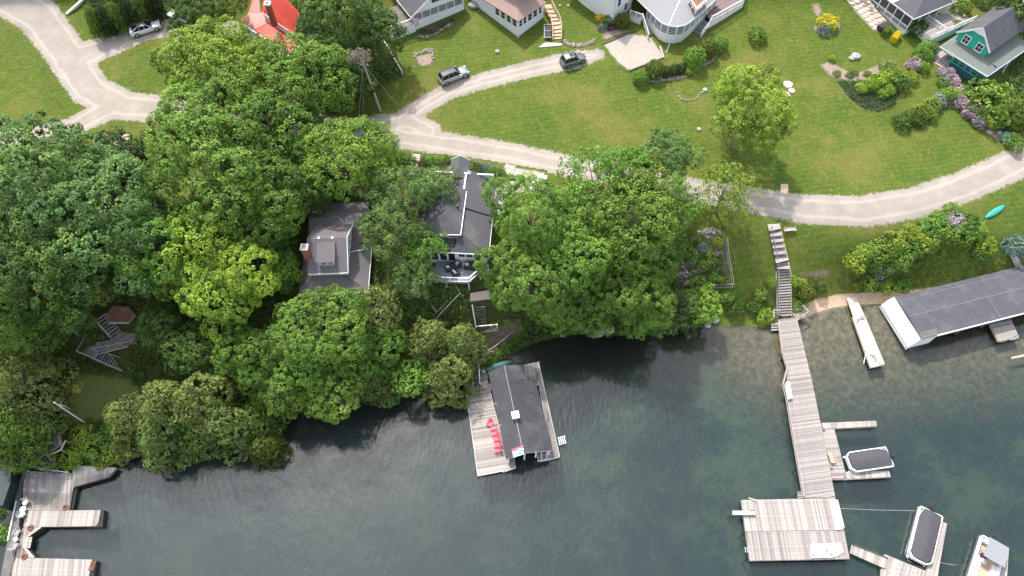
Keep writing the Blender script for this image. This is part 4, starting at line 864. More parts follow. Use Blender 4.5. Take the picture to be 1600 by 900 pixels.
def wh2():
    zg = 12.8; F = Fr(G(809.4,58), atan2(3.9, 3.8)); W = 5.6; D = 12; S = lambda *q: [F(*a) for a in q]; ze = zg+3.35
    o = F(W/2, 4, zg); t = thing('white_cottage', 'white cottage with pinkish hipped roof beside the curved wooden stairs', 'house', o)
    w = MB(o); wallbox(w, F(0,0), F(W,0), zg-.8, ze-.1); wallbox(w, F(0,.01), F(0,D), zg-.8, ze-.1); wallbox(w, F(W,.01), F(W,D), zg-.8, ze-.1); w.build('wall', MAT['siding'], t)
    for a, b in ((.2,.85),(1.15,1.8),(2.15,3.05),(3.35,4.25),(4.6,5.3)): window(t, o, F(0,0), F(W,0), a, b, zg+1.75, zg+2.95, 1, 2)
    for k in range(4): window(t, o, F(0,0), F(0,D), .3+k*1.25, 1.2+k*1.25, zg+1.75, zg+2.95, 1, 2)
    MB(o).beam(F(0,0,zg-.5), F(0,0,ze-.1), .25, .25).build('corner_board', MAT['white'], t)
    ui = 2.1; zu = ze+1.15
    r = MB(o); r.slab(S((-.4,-.4,ze),(W+.4,-.4,ze),(W-.6,ui,zu),(ui,ui,zu)), .14); r.slab(S((-.4,D,ze),(-.4,-.4,ze),(ui,ui,zu),(ui,D,zu)), .14); r.slab(S((W+.4,-.4,ze),(W+.4,D,ze),(W-.6,D,zu),(W-.6,ui,zu)), .14); r.build('lower_roof', MAT['shingle_pink'], t)
    w = MB(o); wallbox(w, F(ui,ui), F(W-.6,ui), zu-.4, zu+2.2); wallbox(w, F(ui,ui+.01), F(ui,D), zu-.4, zu+2.2); wallbox(w, F(W-.6,ui+.01), F(W-.6,D), zu-.4, zu+2.2); w.build('upper_wall', MAT['white'], t)
    window(t, o, F(ui,ui), F(W-.6,ui), .5, 1.6, zu+.5, zu+1.7, 2, 3); window(t, o, F(ui,ui), F(ui,D), .5, 1.6, zu+.5, zu+1.7, 2, 3)
    r = MB(o); r.slab(S((ui-.4,ui-.4,zu+2.2),(W-.2,ui-.4,zu+2.2),(W/2+.8,D/2,zu+3.8)), .14); r.slab(S((ui-.4,D,zu+2.2),(ui-.4,ui-.4,zu+2.2),(W/2+.8,D/2,zu+3.8)), .14); r.slab(S((W-.2,ui-.4,zu+2.2),(W-.2,D,zu+2.2),(W/2+.8,D/2,zu+3.8)), .14); r.slab(S((W-.2,D,zu+2.2),(ui-.4,D,zu+2.2),(W/2+.8,D/2,zu+3.8)), .14); r.build('upper_roof', MAT['shingle_pink'], t)
    # curved stairs
    t = thing('wooden_stairs', 'curved wooden staircase with railings right of the pink roofed cottage', 'stairs', G(868,68))
    o = G(868,68); zt = zg+1.6
    path = [((848,8),(861,6)),((851,14),(864,14)),((854,20),(868,21)),((858,27),(871,27)),((861,33),(874,32)),((863,40),(876,38)),((863,47),(877,45)),((863,52),(877,51)),((863,57),(877,56)),((863,62),(877,61)),((863,66),(877,66))]
    n = len(path)-1; zz = [zt-(zt-zg+.35)*i/n for i in range(n+1)]
    for i in range(n):
        q = [P(*path[i][0],zz[i]), P(*path[i][1],zz[i]), P(*path[i+1][1],zz[i]), P(*path[i+1][0],zz[i])]
        MB(o).slab([q[0], q[1], q[2].lerp(q[1],.12), q[3].lerp(q[0],.12)], .07).build('tread', MAT['tan_plank'], t)
    rail('stair_rail', t, o, [P(*path[i][1], zz[i]) for i in (0,2,4,6,8,10)], .9, MAT['tan_plank'], post_gap=2, lower=.4)
    rail('stair_rail', t, o, [P(*path[i][0], zz[i]) for i in (0,2,4,6,8,10)], .9, MAT['tan_plank'], post_gap=2, lower=.4)
    # dark boxes under the rail left of the stairs
    b = thing('planter_frame', 'open timber frame with dark panels against the left side of the curved stairs', 'planter', G(857,62)); o2 = G(857,62)
    for k, (a, c) in enumerate(((39,48),(49,58))):
        MB(o2).slab([G(851,a,.6), G(861,a,.6), G(861,c,.6), G(851,c,.6)], .1).build('dark_panel', MAT['purple_box'], b)
    f = MB(o2)
    for a in (38.5, 48.5, 58.5): f.beam(G(850.5,a,.68), G(861.5,a,.68), .1, .1)
    f.beam(G(850.5,38,.68), G(850.5,59,.68), .1, .1); f.build('timber_frame', MAT['plank_pale'], b)
    flatslab('stair_landing_slab', [(841,74),(853,65),(879,68),(877,71)], MAT['concrete'], 'light concrete slab at the foot of the curved stairs', 'slab', .12)
wh2()
def wh3():
    zg = 12.5; ze = zg+3.3; o = G(1045,45); t = thing('veranda_house', 'big white house with rounded veranda, grey roof and brown side deck', 'house', o)
    base = [(1008,34),(1020,51),(1029,61),(1039,66),(1052,68),(1064,65),(1073,58),(1082,49),(1100,31),(1116,14)]
    B = [G(*p) for p in base]; B = [Vector((q.x, q.y, 0)) for q in B]
    w = MB(o)
    for a, b in zip(B[:-1], B[1:]): wallbox(w, a, b, zg-.9, zg+1.5, .1)
    w.build('veranda_skirt', MAT['lattice'], t)
    for i, (a, b) in enumerate(zip(B[:-1], B[1:])):
        L = (b-a).length; k = max(1, round(L/1.25))
        for j in range(k): window(t, o, a, b, L*j/k+.04, L*(j+1)/k-.04, zg+1.55, ze-.15, 1, 5, gm=MAT['screen'], out=0, fw=.11, name='louvred_opening', mw=.085)
    cen = Vector((B[4].x+2.4, B[4].y+8.5, ze+1.5)); r = MB(o)
    E = [b+(b-Vector((cen.x, cen.y, 0))).normalized()*.3 for b in B]; E[0] = B[0]+Vector((-1.6, 1.9, 0))
    E.insert(0, B[0]+Vector((-6.5, 8.5, 0)))
    for a, b in zip(E[:-1], E[1:]): r.slab([(a.x,a.y,ze), (b.x,b.y,ze), (cen.x,cen.y,ze+1.4)], .12)
    r.build('veranda_roof', MAT['shingle_light'], t)
    fascia('fascia', t, o, [Vector((a.x,a.y,ze-.06)) for a in E])
    MB(o).beam(Vector((E[4].x,E[4].y,ze+.03)), cen+Vector((0,0,-.04)), .14, .06).build('ridge_cap', MAT['white'], t)
    # main block, mostly beyond the top edge of the picture
    F = Fr(G(994,20), radians(48)); w = MB(o)
    for (x0, y0, x1, y1, h) in ((-4.6,1.2,0,1.2,6.5),(-4.6,1.21,-4.6,9,6.5),(0,1.21,0,5,6.5),(0,5,13,5,6.0)):
        wallbox(w, F(x0,y0), F(x1,y1), zg-.6, zg+h)
    w.build('wall', MAT['siding'], t)
    window(t, o, F(-4.6,1.2), F(0,1.2), 2.6, 3.4, zg+1.6, zg+2.9, 1, 2); window(t, o, F(-4.6,1.2), F(0,1.2), .5, 1.4, zg+3.4, zg+4.7, 1, 2)
    r = MB(o); r.slab([F(-5,.8,zg+6.4), F(13.4,.8+4,zg+6.4), F(8,10,zg+9), F(-2,8,zg+9)], .2); r.slab([F(-5,12,zg+6.4), F(-5,.8,zg+6.4), F(-2,8,zg+9)], .2); r.slab([F(13.4,4.8,zg+6.4), F(13.4,14,zg+6.4), F(-5,12,zg+6.4), F(-2,8,zg+9), F(8,10,zg+9)], .2); r.build('main_roof', MAT['shingle_light'], t)
    # roof balcony with parapet
    zb = ze+.75; q = [P(1086,21,zb+.0), P(1076,5,zb), P(1092,-10,zb), P(1106,3,zb)]
    planks(t, o, q, zb, (q[1]-q[0])[:2], MAT['cedar_plank'], w=.25, name='balcony_board')
    rail('parapet', t, o, [q[1], q[0], q[3]], .95, MAT['white_vinyl'], post_gap=1.6, r=.09, top=.16, lower=.5)
    # side deck
    zd = zg+1.5; dk = [P(a, b, zd) for a, b in ((1102,18),(1110,34),(1161,6),(1166,-14),(1120,-14))]
    planks(t, o, dk, zd, (dk[2]-dk[1])[:2], mat('brown_composite', (.20,.14,.135), .8, .12, 3, rnd=.1), w=.2, name='deck_board')
    w = MB(o); wallbox(w, dk[1], dk[2], zg-.5, zd-.06, .1); wallbox(w, dk[2], dk[3], zg-.3, zd-.06, .1); w.build('deck_skirt', MAT['lattice'], t)
    rail('deck_rail', t, o, [dk[1], dk[2], dk[3]], .95, MAT['white_vinyl'], post_gap=1.8, r=.07, bal=.13, top=.14)
    def flight(a0, a1, b0, b1, z0, z1, n, m):
        for i in range(n):
            f, g = i/n, (i+.6)/n; z = z0+(z1-z0)*f; L = lambda u, v, k: Vector((u.x+(v.x-u.x)*k, u.y+(v.y-u.y)*k, z))
            MB(o).slab([L(a0,b0,f), L(a1,b1,f), L(a1,b1,g), L(a0,b0,g)], .06).build('tread', m, t)
    a0, a1 = P(1098,28,zd), P(1110,37,zd); b0, b1 = G(1080,48), G(1094,60)
    flight(a0, a1, b0, b1, zd-.1, b1.z+.2, 9, MAT['deck_grey'])
    for u, v in ((a0,b0),(a1,b1)): MB(o).beam(u, v+Vector((0,0,.2)), .1, .25).build('stringer', MAT['white'], t)
    rail('stair_rail', t, o, [a1, b1+Vector((0,0,.1))], .95, MAT['white_vinyl'], post_gap=1.6, r=.07, bal=.15, top=.12)
    a0, a1 = P(1003,30,zd), P(1011,34,zd); b0, b1 = G(1012,61), G(1020,55)
    flight(a0, a1, b0, b1, zd-.1, b1.z+.2, 9, MAT['plank_dark'])
    rail('stair_rail', t, o, [a0, b0+Vector((0,0,.1))], .95, MAT['white_vinyl'], post_gap=1.6, r=.07, bal=.15, top=.12); 
    sd_ = [P(984,24,zd), P(1002,30,zd), P(1008,26,zd), P(994,16,zd)]; planks(t, o, sd_, zd, (1,0), MAT['plank_dark'], w=.2, name='landing_board'); rail('landing_rail', t, o, sd_[:2], .9, MAT['white_vinyl'], post_gap=1.2, bal=.15, r=.07)
    w = MB(o); wallbox(w, sd_[0], sd_[1], zg-.5, zd-.05, .1); w.build('landing_skirt', MAT['lattice'], t)
    tagit(MB(G(1046,68)).tube([G(1047,66,.35), G(1045,72,.12), G(1041,82,.08)], [.07]*3, 6).build('drain_pipe', MAT['white_vinyl'], None, loc=G(1046,68)), 'white drain pipe lying on the grass below the rounded veranda', 'pipe')
wh3()
def wh4():
    zg = 12.1; c = G(1411,55); l = G(1370,12); ang = atan2(c.y-l.y, c.x-l.x); F = Fr(c, ang); S = lambda *q: [F(*a) for a in q]
    o = F(-3, 4, zg); t = thing('screened_house', 'white house with screened porch, dark hip roof and pale deck beside the stone patio', 'house', o); W = 9.5; ze = zg+3.3
    w = MB(o); wallbox(w, F(-W,0), F(0,0), zg-1, zg+.75, .15); wallbox(w, F(0,.01), F(0,7), zg-1, zg+.75, .15); w.build('porch_wall', MAT['lattice'], t)
    k = 6
    for i in range(k):
        a = W*i/k+.04; b = W*(i+1)/k-.04
        window(t, o, F(-W,0), F(0,0), a, b, zg+.8, zg+1.5, 1, 1, gm=MAT['canvas_grey'], out=0, name='lower_panel'); window(t, o, F(-W,0), F(0,0), a, b, zg+1.6, ze-.15, 1, 1, gm=MAT['screen'], out=0, name='screen_panel')
    for i in range(3): window(t, o, F(0,0), F(0,6), 2*i+.04, 2*i+1.96, zg+.8, ze-.15, 1, 2, gm=MAT['screen'], out=0, name='screen_panel')
    r = MB(o); r.slab(S((-4.2,0-.2,ze),(.3,-.2,ze),(-3,5.4,ze+1.7)), .14); r.slab(S((.3,-.2,ze),(.3,9,ze),(-3,9,ze+1.7),(-3,5.4,ze+1.7)), .14); r.build('hip_roof', MAT['shingle'], t)
    r = MB(o); r.slab(S((-W-.3,-.2,ze+.02),(-4.2,-.2,ze+.02),(-3,5.4,ze+1.5),(-W-.3,5.4,ze+1.0)), .14); r.build('white_porch_roof', MAT['white_vinyl'], t)
    fascia('fascia', t, o, S((-W-.3,-.24,ze-.06),(.34,-.24,ze-.06),(.34,9,ze-.06)))
    w = MB(o); wallbox(w, F(-W,8.2), F(.25,8.2), zg, ze+3, .2); w.build('rear_wall', MAT['siding'], t)
    zd = zg+1.1; dk = S((.02,2.0,0),(3.6,2.0,0),(3.6,11,0),(.02,11,0)); planks(t, o, dk, zd, F.y, MAT['plank_pale'], w=.18, name='deck_board')
    w = MB(o); wallbox(w, F(.02,2.0), F(3.6,2.0), zg-1.2, zd-.06, .1); wallbox(w, F(3.6,2.01), F(3.6,11), zg-1.2, zd-.06, .1); w.build('deck_skirt', MAT['lattice'], t)
    rail('deck_rail', t, o, S((.1,4.5,zd),(3.6,4.5,zd)), .9, MAT['white_vinyl'], bal=.15, r=.06); rail('deck_rail', t, o, S((3.6,2.0,zd),(3.6,11,zd)), .9, MAT['white_vinyl'], bal=.15, r=.06)
    # steps
    for i in range(6): MB(o).slab(S((-2.6+.42*i-.0,-.15,zg-.1-.13*i),(-2.6+.42*i+.34,-.15,zg-.1-.13*i),(-2.6+.42*i+.34,-2.3,zg-.1-.13*i),(-2.6+.42*i,-2.3,zg-.1-.13*i)), .12).build('step', MAT['plank_pale'] if i % 2 else MAT['plank_dark'], t)
    # patio of separate flagstones
    pt = thing('flagstone_patio', 'long pinkish flagstone patio in front of the screened house', 'patio', F(-8,-1.5,zg)); rnd = random.Random(4)
    for i in range(13):
        for j in range(4):
            x, y = -14.5+i*.95+rnd.uniform(-.1,.1), -.75-j*.78+rnd.uniform(-.08,.08); n = rnd.randint(5,7); mb = MB()
            r0 = rnd.uniform(.42,.52); mb.slab([(cos(2*pi*q/n+i)*r0*rnd.uniform(.85,1.1), sin(2*pi*q/n+i)*r0*.85*rnd.uniform(.85,1.1), 0) for q in range(n)], .2)
            p = F(x, y); link('flagstone', mb.mesh('flagstone', MAT['flag']), pt, (p.x-F(-8,-1.5).x, p.y-F(-8,-1.5).y, float(T(p.x,p.y))+.12-zg))
    q = [PX(F(a, b, float(T(*F(a, b)[:2])))) for a, b in ((-15,-.3), (-2.8,-.3), (-2.8,-3.5), (-15,-3.5))]; patch('joint_bed', q, PM['sand'], .05, .3, pt, F(-8,-1.5,zg))
    for (a, b, m, lb, h) in ((1372,33,'purple_box','dark purple wooden box at the end of the flagstone patio',.9),):
        pass
    p = G(1379,45); bx = thing('wooden_box', 'dark purple slatted box at the lower end of the flagstone patio', 'box', p, ang-pi/2)
    for i in range(6): MB().box((-.9+i*.36,0,.45), (.32,.9,.9)).build('slat', MAT['purple_box'], bx)
    for k in range(3):
        q = F(-9.8+k*1.6, -1.2); c_ = MB(); a = thing('patio_chair', ['white metal chair at the far left end of the patio','white metal chair left of the middle of the patio','white metal chair nearest the dark purple box'][k], 'chair', (q.x,q.y,float(T(q.x,q.y))+.14), k*1.3, 'white chairs on the flagstone patio')
        MB().box((0,0,.43),(.5,.5,.04)).build('seat', MAT['white'], a); MB().box((0,.24,.7),(.5,.03,.5)).build('backrest', MAT['white'], a)
        for sx in (-1,1):
            for sy in (-1,1): MB().box((sx*.22,sy*.22,.21),(.04,.04,.42)).build('leg', MAT['white'], a)
wh4()
def red_house():
    zg = 12.9; o = G(430, 60); t = thing('red_roofed_house', 'house with bright red metal roof and dark chimney half hidden by maples', 'house', o)
    ze = zg+4.2; V = lambda a, b, z: P(a, b, z)
    r = MB(o); r.slab([V(409,19,ze), V(460,54,ze), V(468,20,ze+2.2), V(430,-20,ze+2.6), V(412,-14,ze+1.6)], .12); r.build('main_roof', MAT['metal_red'], t)
    seams = MB(o)
    a0, a1, b0, b1 = V(409,19,ze), V(460,54,ze), V(422,-14,ze+2.2), V(468,20,ze+2.2)
    for k in range(1, 14): seams.beam(a0.lerp(a1,k/14)+Vector((0,0,.03)), b0.lerp(b1,k/14)+Vector((0,0,.03)), .04, .05)
    seams.build('roof_seam', MAT['metal_red'], t)
    fascia('fascia', t, o, [V(408.5,19.6,ze-.05), V(460,54.6,ze-.05)], h=.16)
    r = MB(o); zl = ze-1.1; r.slab([V(376,31,zl-.6), V(398,46,zl-.6), V(424,32,zl+.2), V(409,20,zl+.25), V(388,20,zl+.2)], .1); r.build('porch_roof', MAT['metal_rust'], t)
    r = MB(o); r.slab([V(388,20,zl+.2), V(407,19.5,zl+.26), V(404,-12,zl+1.2), V(396,-8,zl+1)], .1); r.slab([V(424,33,zl+.15), V(398,47,zl-.6), V(450,84,zl-.6), V(487,60,zl+.1), V(462,56,zl+.15)], .1); r.build('lower_roof', MAT['metal_red'], t)
    w = MB(o); wallbox(w, V(379,33,zl), V(398,46.5,zl), zg-.3, zl-.7); wallbox(w, V(401,47,zl), V(449,81,zl), zg-.3, zl-.75); wallbox(w, V(411,21,ze), V(459,53,ze), zl-.2, ze-.12); wallbox(w, V(461,52,ze), V(478,22,ze), zg, ze-.12); w.build('wall', MAT['siding'], t)
    window(t, o, V(379,33,zl), V(398,46.5,zl), .5, 1.3, zg+.8, zg+2, 1, 2)
    c = V(427.5,33,ze+.5); MB(o).box((c.x,c.y,ze+1.6),(.7,.7,3.6)).build('chimney', MAT['brick'], t)
    cc = MB(o); cc.box((c.x,c.y,ze+3.5),(.9,.9,.25)); cc.build('chimney_cap', MAT['white'], t); MB(o).box((c.x,c.y,ze+3.66),(.4,.4,.1)).build('flue', MAT['black'], t)
red_house()
# ---------------------------------------------------------------- docks
def dock(name, label, sections, z, o_px, edge=None, group=None, cat='dock'):
    """sections: (poly px, direction px pair, material, board width)"""
    o = P(*o_px, z); t = thing(name, label, cat, o, 0, group)
    for poly, dpx, m, w in sections:
        q = pw(poly, z); d = P(*dpx[1], z)-P(*dpx[0], z); planks(t, o, q, z, d[:2], m, w); frame_under(t, o, q, z-.045, edge or MAT['timber'], .3, .08)
    return t, o
BZ = .55
# boathouse dock in the centre
t, o = dock('boathouse_dock', 'wide pale dock wrapped round the black roofed boathouse', [
 ([(724,583),(763,579),(788,741),(746.7,743)][:0] or [(724,583),(757,576),(796,733),(746.7,743)], ((724,640),(770,632)), MAT['plank_pale'], .19),
 ([(786,737),(805.5,730),(803,714),(791,717)], ((786,737),(805,731)), MAT['plank_pale'], .19),
 ([(838,572),(841,564.4),(874.4,713.3),(862,716.5)], ((840,572),(850,620)), MAT['plank_grey'], .16),
 ([(817,571),(838,566),(842,600),(824,602)], ((817,571),(822,600)), MAT['plank_grey'], .16),
 ([(841,720),(861.5,716.7),(858.5,702),(839,705.6)], ((841,720),(861,716)), MAT['plank_pale'], .19)], BZ, (790,650), MAT['white'])
piles(t, o, pw([(727,590),(735,650),(746,738),(772,737),(803,728),(843,568),(858,640),(872,710),(843,718)], 0), -3, .45, .12)
def center_boathouse():
    o = P(812, 640, BZ); t = thing('boathouse', 'boathouse with ribbed black metal roof and white ridge ventilator standing on the wide pale dock', 'boathouse', o)
    ze, zr = 3.0, 4.1
    A, B = P(787.8,571,zr), P(817.8,707.8,zr); L = (B-A).length; ang = atan2(B.y-A.y, B.x-A.x); F = Fr(A, ang); S = lambda *q: [F(*a) for a in q]
    wl = -F.inv(P(791,719,ze))[1]; wr = F.inv(P(863,703,ze))[1]; k = F.inv(P(838.9,592,ze))[0]; wr2 = F.inv(P(818,570,ze))[1]
    if wr < 0: wl, wr, wr2 = -wl, -wr, -wr2; sg = -1
    else: sg = 1
    yl, yr, yr2 = -wl*sg, wr*sg, wr2*sg
    r = MB(o); r.slab(S((0,0,zr),(L,0,zr),(L,yl,ze),(0,yl,ze)), .08); r.slab(S((k,0,zr),(L,0,zr),(L,yr,ze-.1),(k,yr,ze-.1)), .08); r.slab(S((0,0,zr-.02),(k-.02,0,zr-.02),(k-.02,yr2,ze+.25),(0,yr2,ze+.25)), .08); r.build('roof', MAT['black_roof'], t)
    rb = MB(o); n = int(L/.32)
    for i in range(n+1):
        x = L*i/n; rb.beam(F(x,0,zr+.02), F(x,yl,ze+.02), .05, .04)
        if x > k: rb.beam(F(x,0,zr+.02), F(x,yr,ze-.08), .05, .04)
    rb.build('roof_rib', MAT['rib'], t)
    MB(o).beam(F(-.1,0,zr+.03), F(L+.1,0,zr+.03), .1, .05).build('ridge_cap', MAT['flashing'], t)
    v = MB(o); c = F(L*.6,0,zr+.32); v.box(c, (.75,.75,.5), ang); v.build('ridge_ventilator', MAT['white_vinyl'], t); MB(o).box(c+Vector((0,0,.28)), (.92,.92,.08), ang).build('ventilator_cap', MAT['white_vinyl'], t)
    w = MB(o); e = .35*sg
    def wl_(x0,y0,x1,y1,z0,z1):
        a, b = F(x0,y0), F(x1,y1); d = (b-a).normalized(); w.beam(Vector((a.x,a.y,(z0+z1)/2)), Vector((b.x,b.y,(z0+z1)/2)), .12, z1-z0)
    wl_(.3,yl+e,L-.3,yl+e,BZ,ze+.05); wl_(k,yr-e,L-.3,yr-e,BZ,ze-.05); wl_(.3,yl+e,.3,yr2-e,BZ,ze+.1); wl_(.3,yr2-e,k,yr2-e,BZ,ze+.2)
    w.build('wall', MAT['plank_grey'], t)
    w = MB(o); gx = L-.3; w.add(S((gx,yl+e,ze-.05),(gx,yr-e,ze-.15),(gx,0,zr-.12),(gx-.12,yl+e,ze-.05),(gx-.12,yr-e,ze-.15),(gx-.12,0,zr-.12)), [[0,1,2],[5,4,3],[0,3,4,1],[1,4,5,2],[2,5,3,0]]); w.build('gable', MAT['white'], t)
    for y in (yl+e, yl+e+2.0*sg, yr-e-1.6*sg, yr-e): MB(o).beam(F(gx,y,BZ), F(gx,y,ze-.1), .18, .18).build('door_post', MAT['white'], t)
    fascia('fascia', t, o, S((L,yl,ze-.06),(L,0,zr-.06),(L,yr,ze-.16)), h=.14)
    for x in (L*.38, L*.5, L*.63): MB(o).beam(F(x,yl,ze-.02), F(x,yl+sg*.9,ze+.33), .06, .1).build('snow_guard', MAT['grey_metal'], t)
    for x in (.62, .8): MB(o).beam(F(L+.02,yr*x,ze+.0), F(L+.4,yr*x,BZ+.8), .07, .07).build('gutter_bracket', MAT['white'], t)
    # flag spread at the lake end of the roof
    q = [P(799.5,702.5,3.85), P(817.5,695.5,4.35), P(818.5,709.5,4.3), P(802,715,3.7)]; fo = q[0]; fl = thing('roof_flag', 'red, white and teal flag spread at the lake end of the boathouse roof', 'flag', fo)
    n = 6
    for k, (c1, c2, mm) in enumerate(((0,.3,'red_plastic'),(.3,.45,'white'),(.45,.62,'teal_trim'),(.62,.75,'white'),(.75,.88,'teal_dark'),(.88,1,'white'))):
        mb = MB(fo); vs = []
        for i in range(n+1):
            for cc in (c1, c2): u = i/n; wv = .12*sin(u*7)*(1-abs(2*cc-1)); cq = min(1, max(0, cc+wv)); vs.append(q[0].lerp(q[1], u).lerp(q[3].lerp(q[2], u), cq)+Vector((0,0,.05*sin(u*9+cc*4))))
        mb.add(vs, [[2*i,2*i+2,2*i+3,2*i+1] for i in range(n)]); mb.build('stripe', MAT[mm], fl)
center_boathouse()
def adirondack(name='lawn_chair'):
    t = thing(name, '', 'chair', (0,0,0)); m = MAT['red_plastic']
    s = MB()
    for i in range(4): s.box((0,-.28+i*.15,.36-i*.03), (.5,.13,.025))
    s.build('seat', m, t)
    s = MB()
    for i in range(5): x = (i-2)*.11; s.beam((x*.9,.22,.28), (x*1.35,.5,.95-abs(i-2)*.05), .1, .02)
    s.build('backrest', m, t)
    for k in (-1, 1): MB().beam((k*.33,-.36,.55), (k*.33,.38,.5), .13, .025).build('arm', m, t); MB().beam((k*.3,-.3,0), (k*.3,-.3,.55), .05, .08).build('leg', m, t); MB().beam((k*.3,-.2,.3), (k*.3,.42,.02), .04, .09).build('rear_leg', m, t)
    return t
ac = adirondack(); L5 = [(765.5,663,2.6,'coral red chair furthest from the lake end in the row on the boathouse dock'),(772,677,1.75,'second coral red chair from the shore in the row on the boathouse dock'),(774.5,685,1.8,'middle coral red chair in the row on the boathouse dock'),(777,694,1.7,'second coral red chair from the lake end in the row on the boathouse dock'),(777,704,1.6,'coral red chair nearest the lake in the row on the boathouse dock')]
for i, (x, y, a, lb) in enumerate(L5):
    c = ac if i == 0 else copy_tree(ac); c.location = P(x, y, BZ); c.rotation_euler.z = a-pi/1.05; c['label'] = lb; c['group'] = 'red chairs in a row on the boathouse dock'
t = thing('small_table', 'small coral red table between the first two red chairs', 'table', P(770,670,BZ)); MB().box((0,0,.4),(.42,.42,.03)).build('table_top', MAT['red_plastic'], t)
for k in (-1,1): MB().box((k*.17,0,.2),(.04,.36,.4)).build('leg', MAT['red_plastic'], t)
def gangway(name, label, a, b, za, zb, w, m, railm=None, cat='gangway'):
    A, B = P(*a, za), P(*b, zb); t = thing(name, label, cat, A); d = Vector((B.x-A.x, B.y-A.y, 0)); L = d.length; dn = d.normalized(); n = Vector((-dn.y, dn.x, 0)); k = int(L/.3)
    for i in range(k):
        p = A.lerp(B, (i+.5)/k); link('tread', MB().box((0,0,0), (.22,w,.05)).mesh('tread', m), t, p-A, (0,0,atan2(dn.y,dn.x)))
    for s in (-1, 1):
        MB(A).beam(A+n*w/2*s-Vector((0,0,.1)), B+n*w/2*s-Vector((0,0,.1)), .07, .16).build('stringer', m, t)
        if railm: rail('rail', t, A, [A+n*w/2*s, B+n*w/2*s], .9, railm, post_gap=1.8, lower=None)
    return t
gangway('boathouse_gangway', 'short plank gangway with white handrails from the bank to the boathouse dock', (743,568), (745,604), 1.6, .62, .9, MAT['plank_grey'], MAT['white'])
def ladder(name, label, p, rz, m=None, cat='ladder', n=4, w=.5, L=1.4, tilt=1.0):
    t = thing(name, label, cat, p, rz); m = m or MAT['white']
    for k in (-1, 1): MB().beam((k*w/2,0,.1), (k*w/2,L*tilt,.5), .06, .06).build('side_rail', m, t)
    for i in range(n): f = (i+.5)/n; link('rung', MB().box((0,0,0),(w,.1,.04)).mesh('rung', m), t, (0, L*tilt*f, .12+.38*f))
    return t
ladder('swim_ladder', 'white swim ladder sticking out from the right side of the boathouse dock', P(872,690,.35), radians(-82), n=4, w=.9, L=.95)
def canoe(name, label, a, b, w, m, z=None, hh=.35, cat='canoe'):
    A = P(*a, z) if z else G(*a, .02); B = P(*b, z) if z else G(*b, .02); L = (B-A).length; c = (A+B)/2
    t = thing(name, label, cat, c, atan2(B.y-A.y, B.x-A.x)); t.rotation_euler.y = -math.asin((B.z-A.z)/L); mb = MB(); n = 14; k = 9; vs = []
    for i in range(n+1):
        u = -1+2*i/n; r = (1-abs(u)**2.4)**.8*w/2+.012
        for j in range(k+1):
            an = pi*j/k; vs.append((u*L/2, cos(an)*r, hh*(.25+.75*(1-abs(u)**3))*sin(an)+.02*abs(u)))
    mb.add(vs, [[i*(k+1)+j, i*(k+1)+j+1, (i+1)*(k+1)+j+1, (i+1)*(k+1)+j] for i in range(n) for j in range(k)]); mb.build('hull', m, t, True)
    MB().tube([(-L/2,0,hh*.3),(-L/4,0,hh*.99),(0,0,hh+.02),(L/4,0,hh*.99),(L/2,0,hh*.3)], [.025]*5, 6).build('keel', m, t); return t
canoe('upturned_canoe', 'turquoise canoe lying upturned on the grass right of the lilac thicket', (1539,341), (1570,321), .85, MAT['canoe'])
canoe('upturned_canoe', 'dark green canoe lying on the bank edge behind the boathouse roof', (757,579), (799,565), .9, MAT['canoe_dark'], 2.0)
canoe('upturned_rowboat', 'small pale turquoise boat standing by the rocks at the right end of the lawn', (1568,226), (1577,203), 1.5, mat('pale_turquoise_hull', (.25,.60,.55), .5, .1, 2), None, .5, 'rowboat')
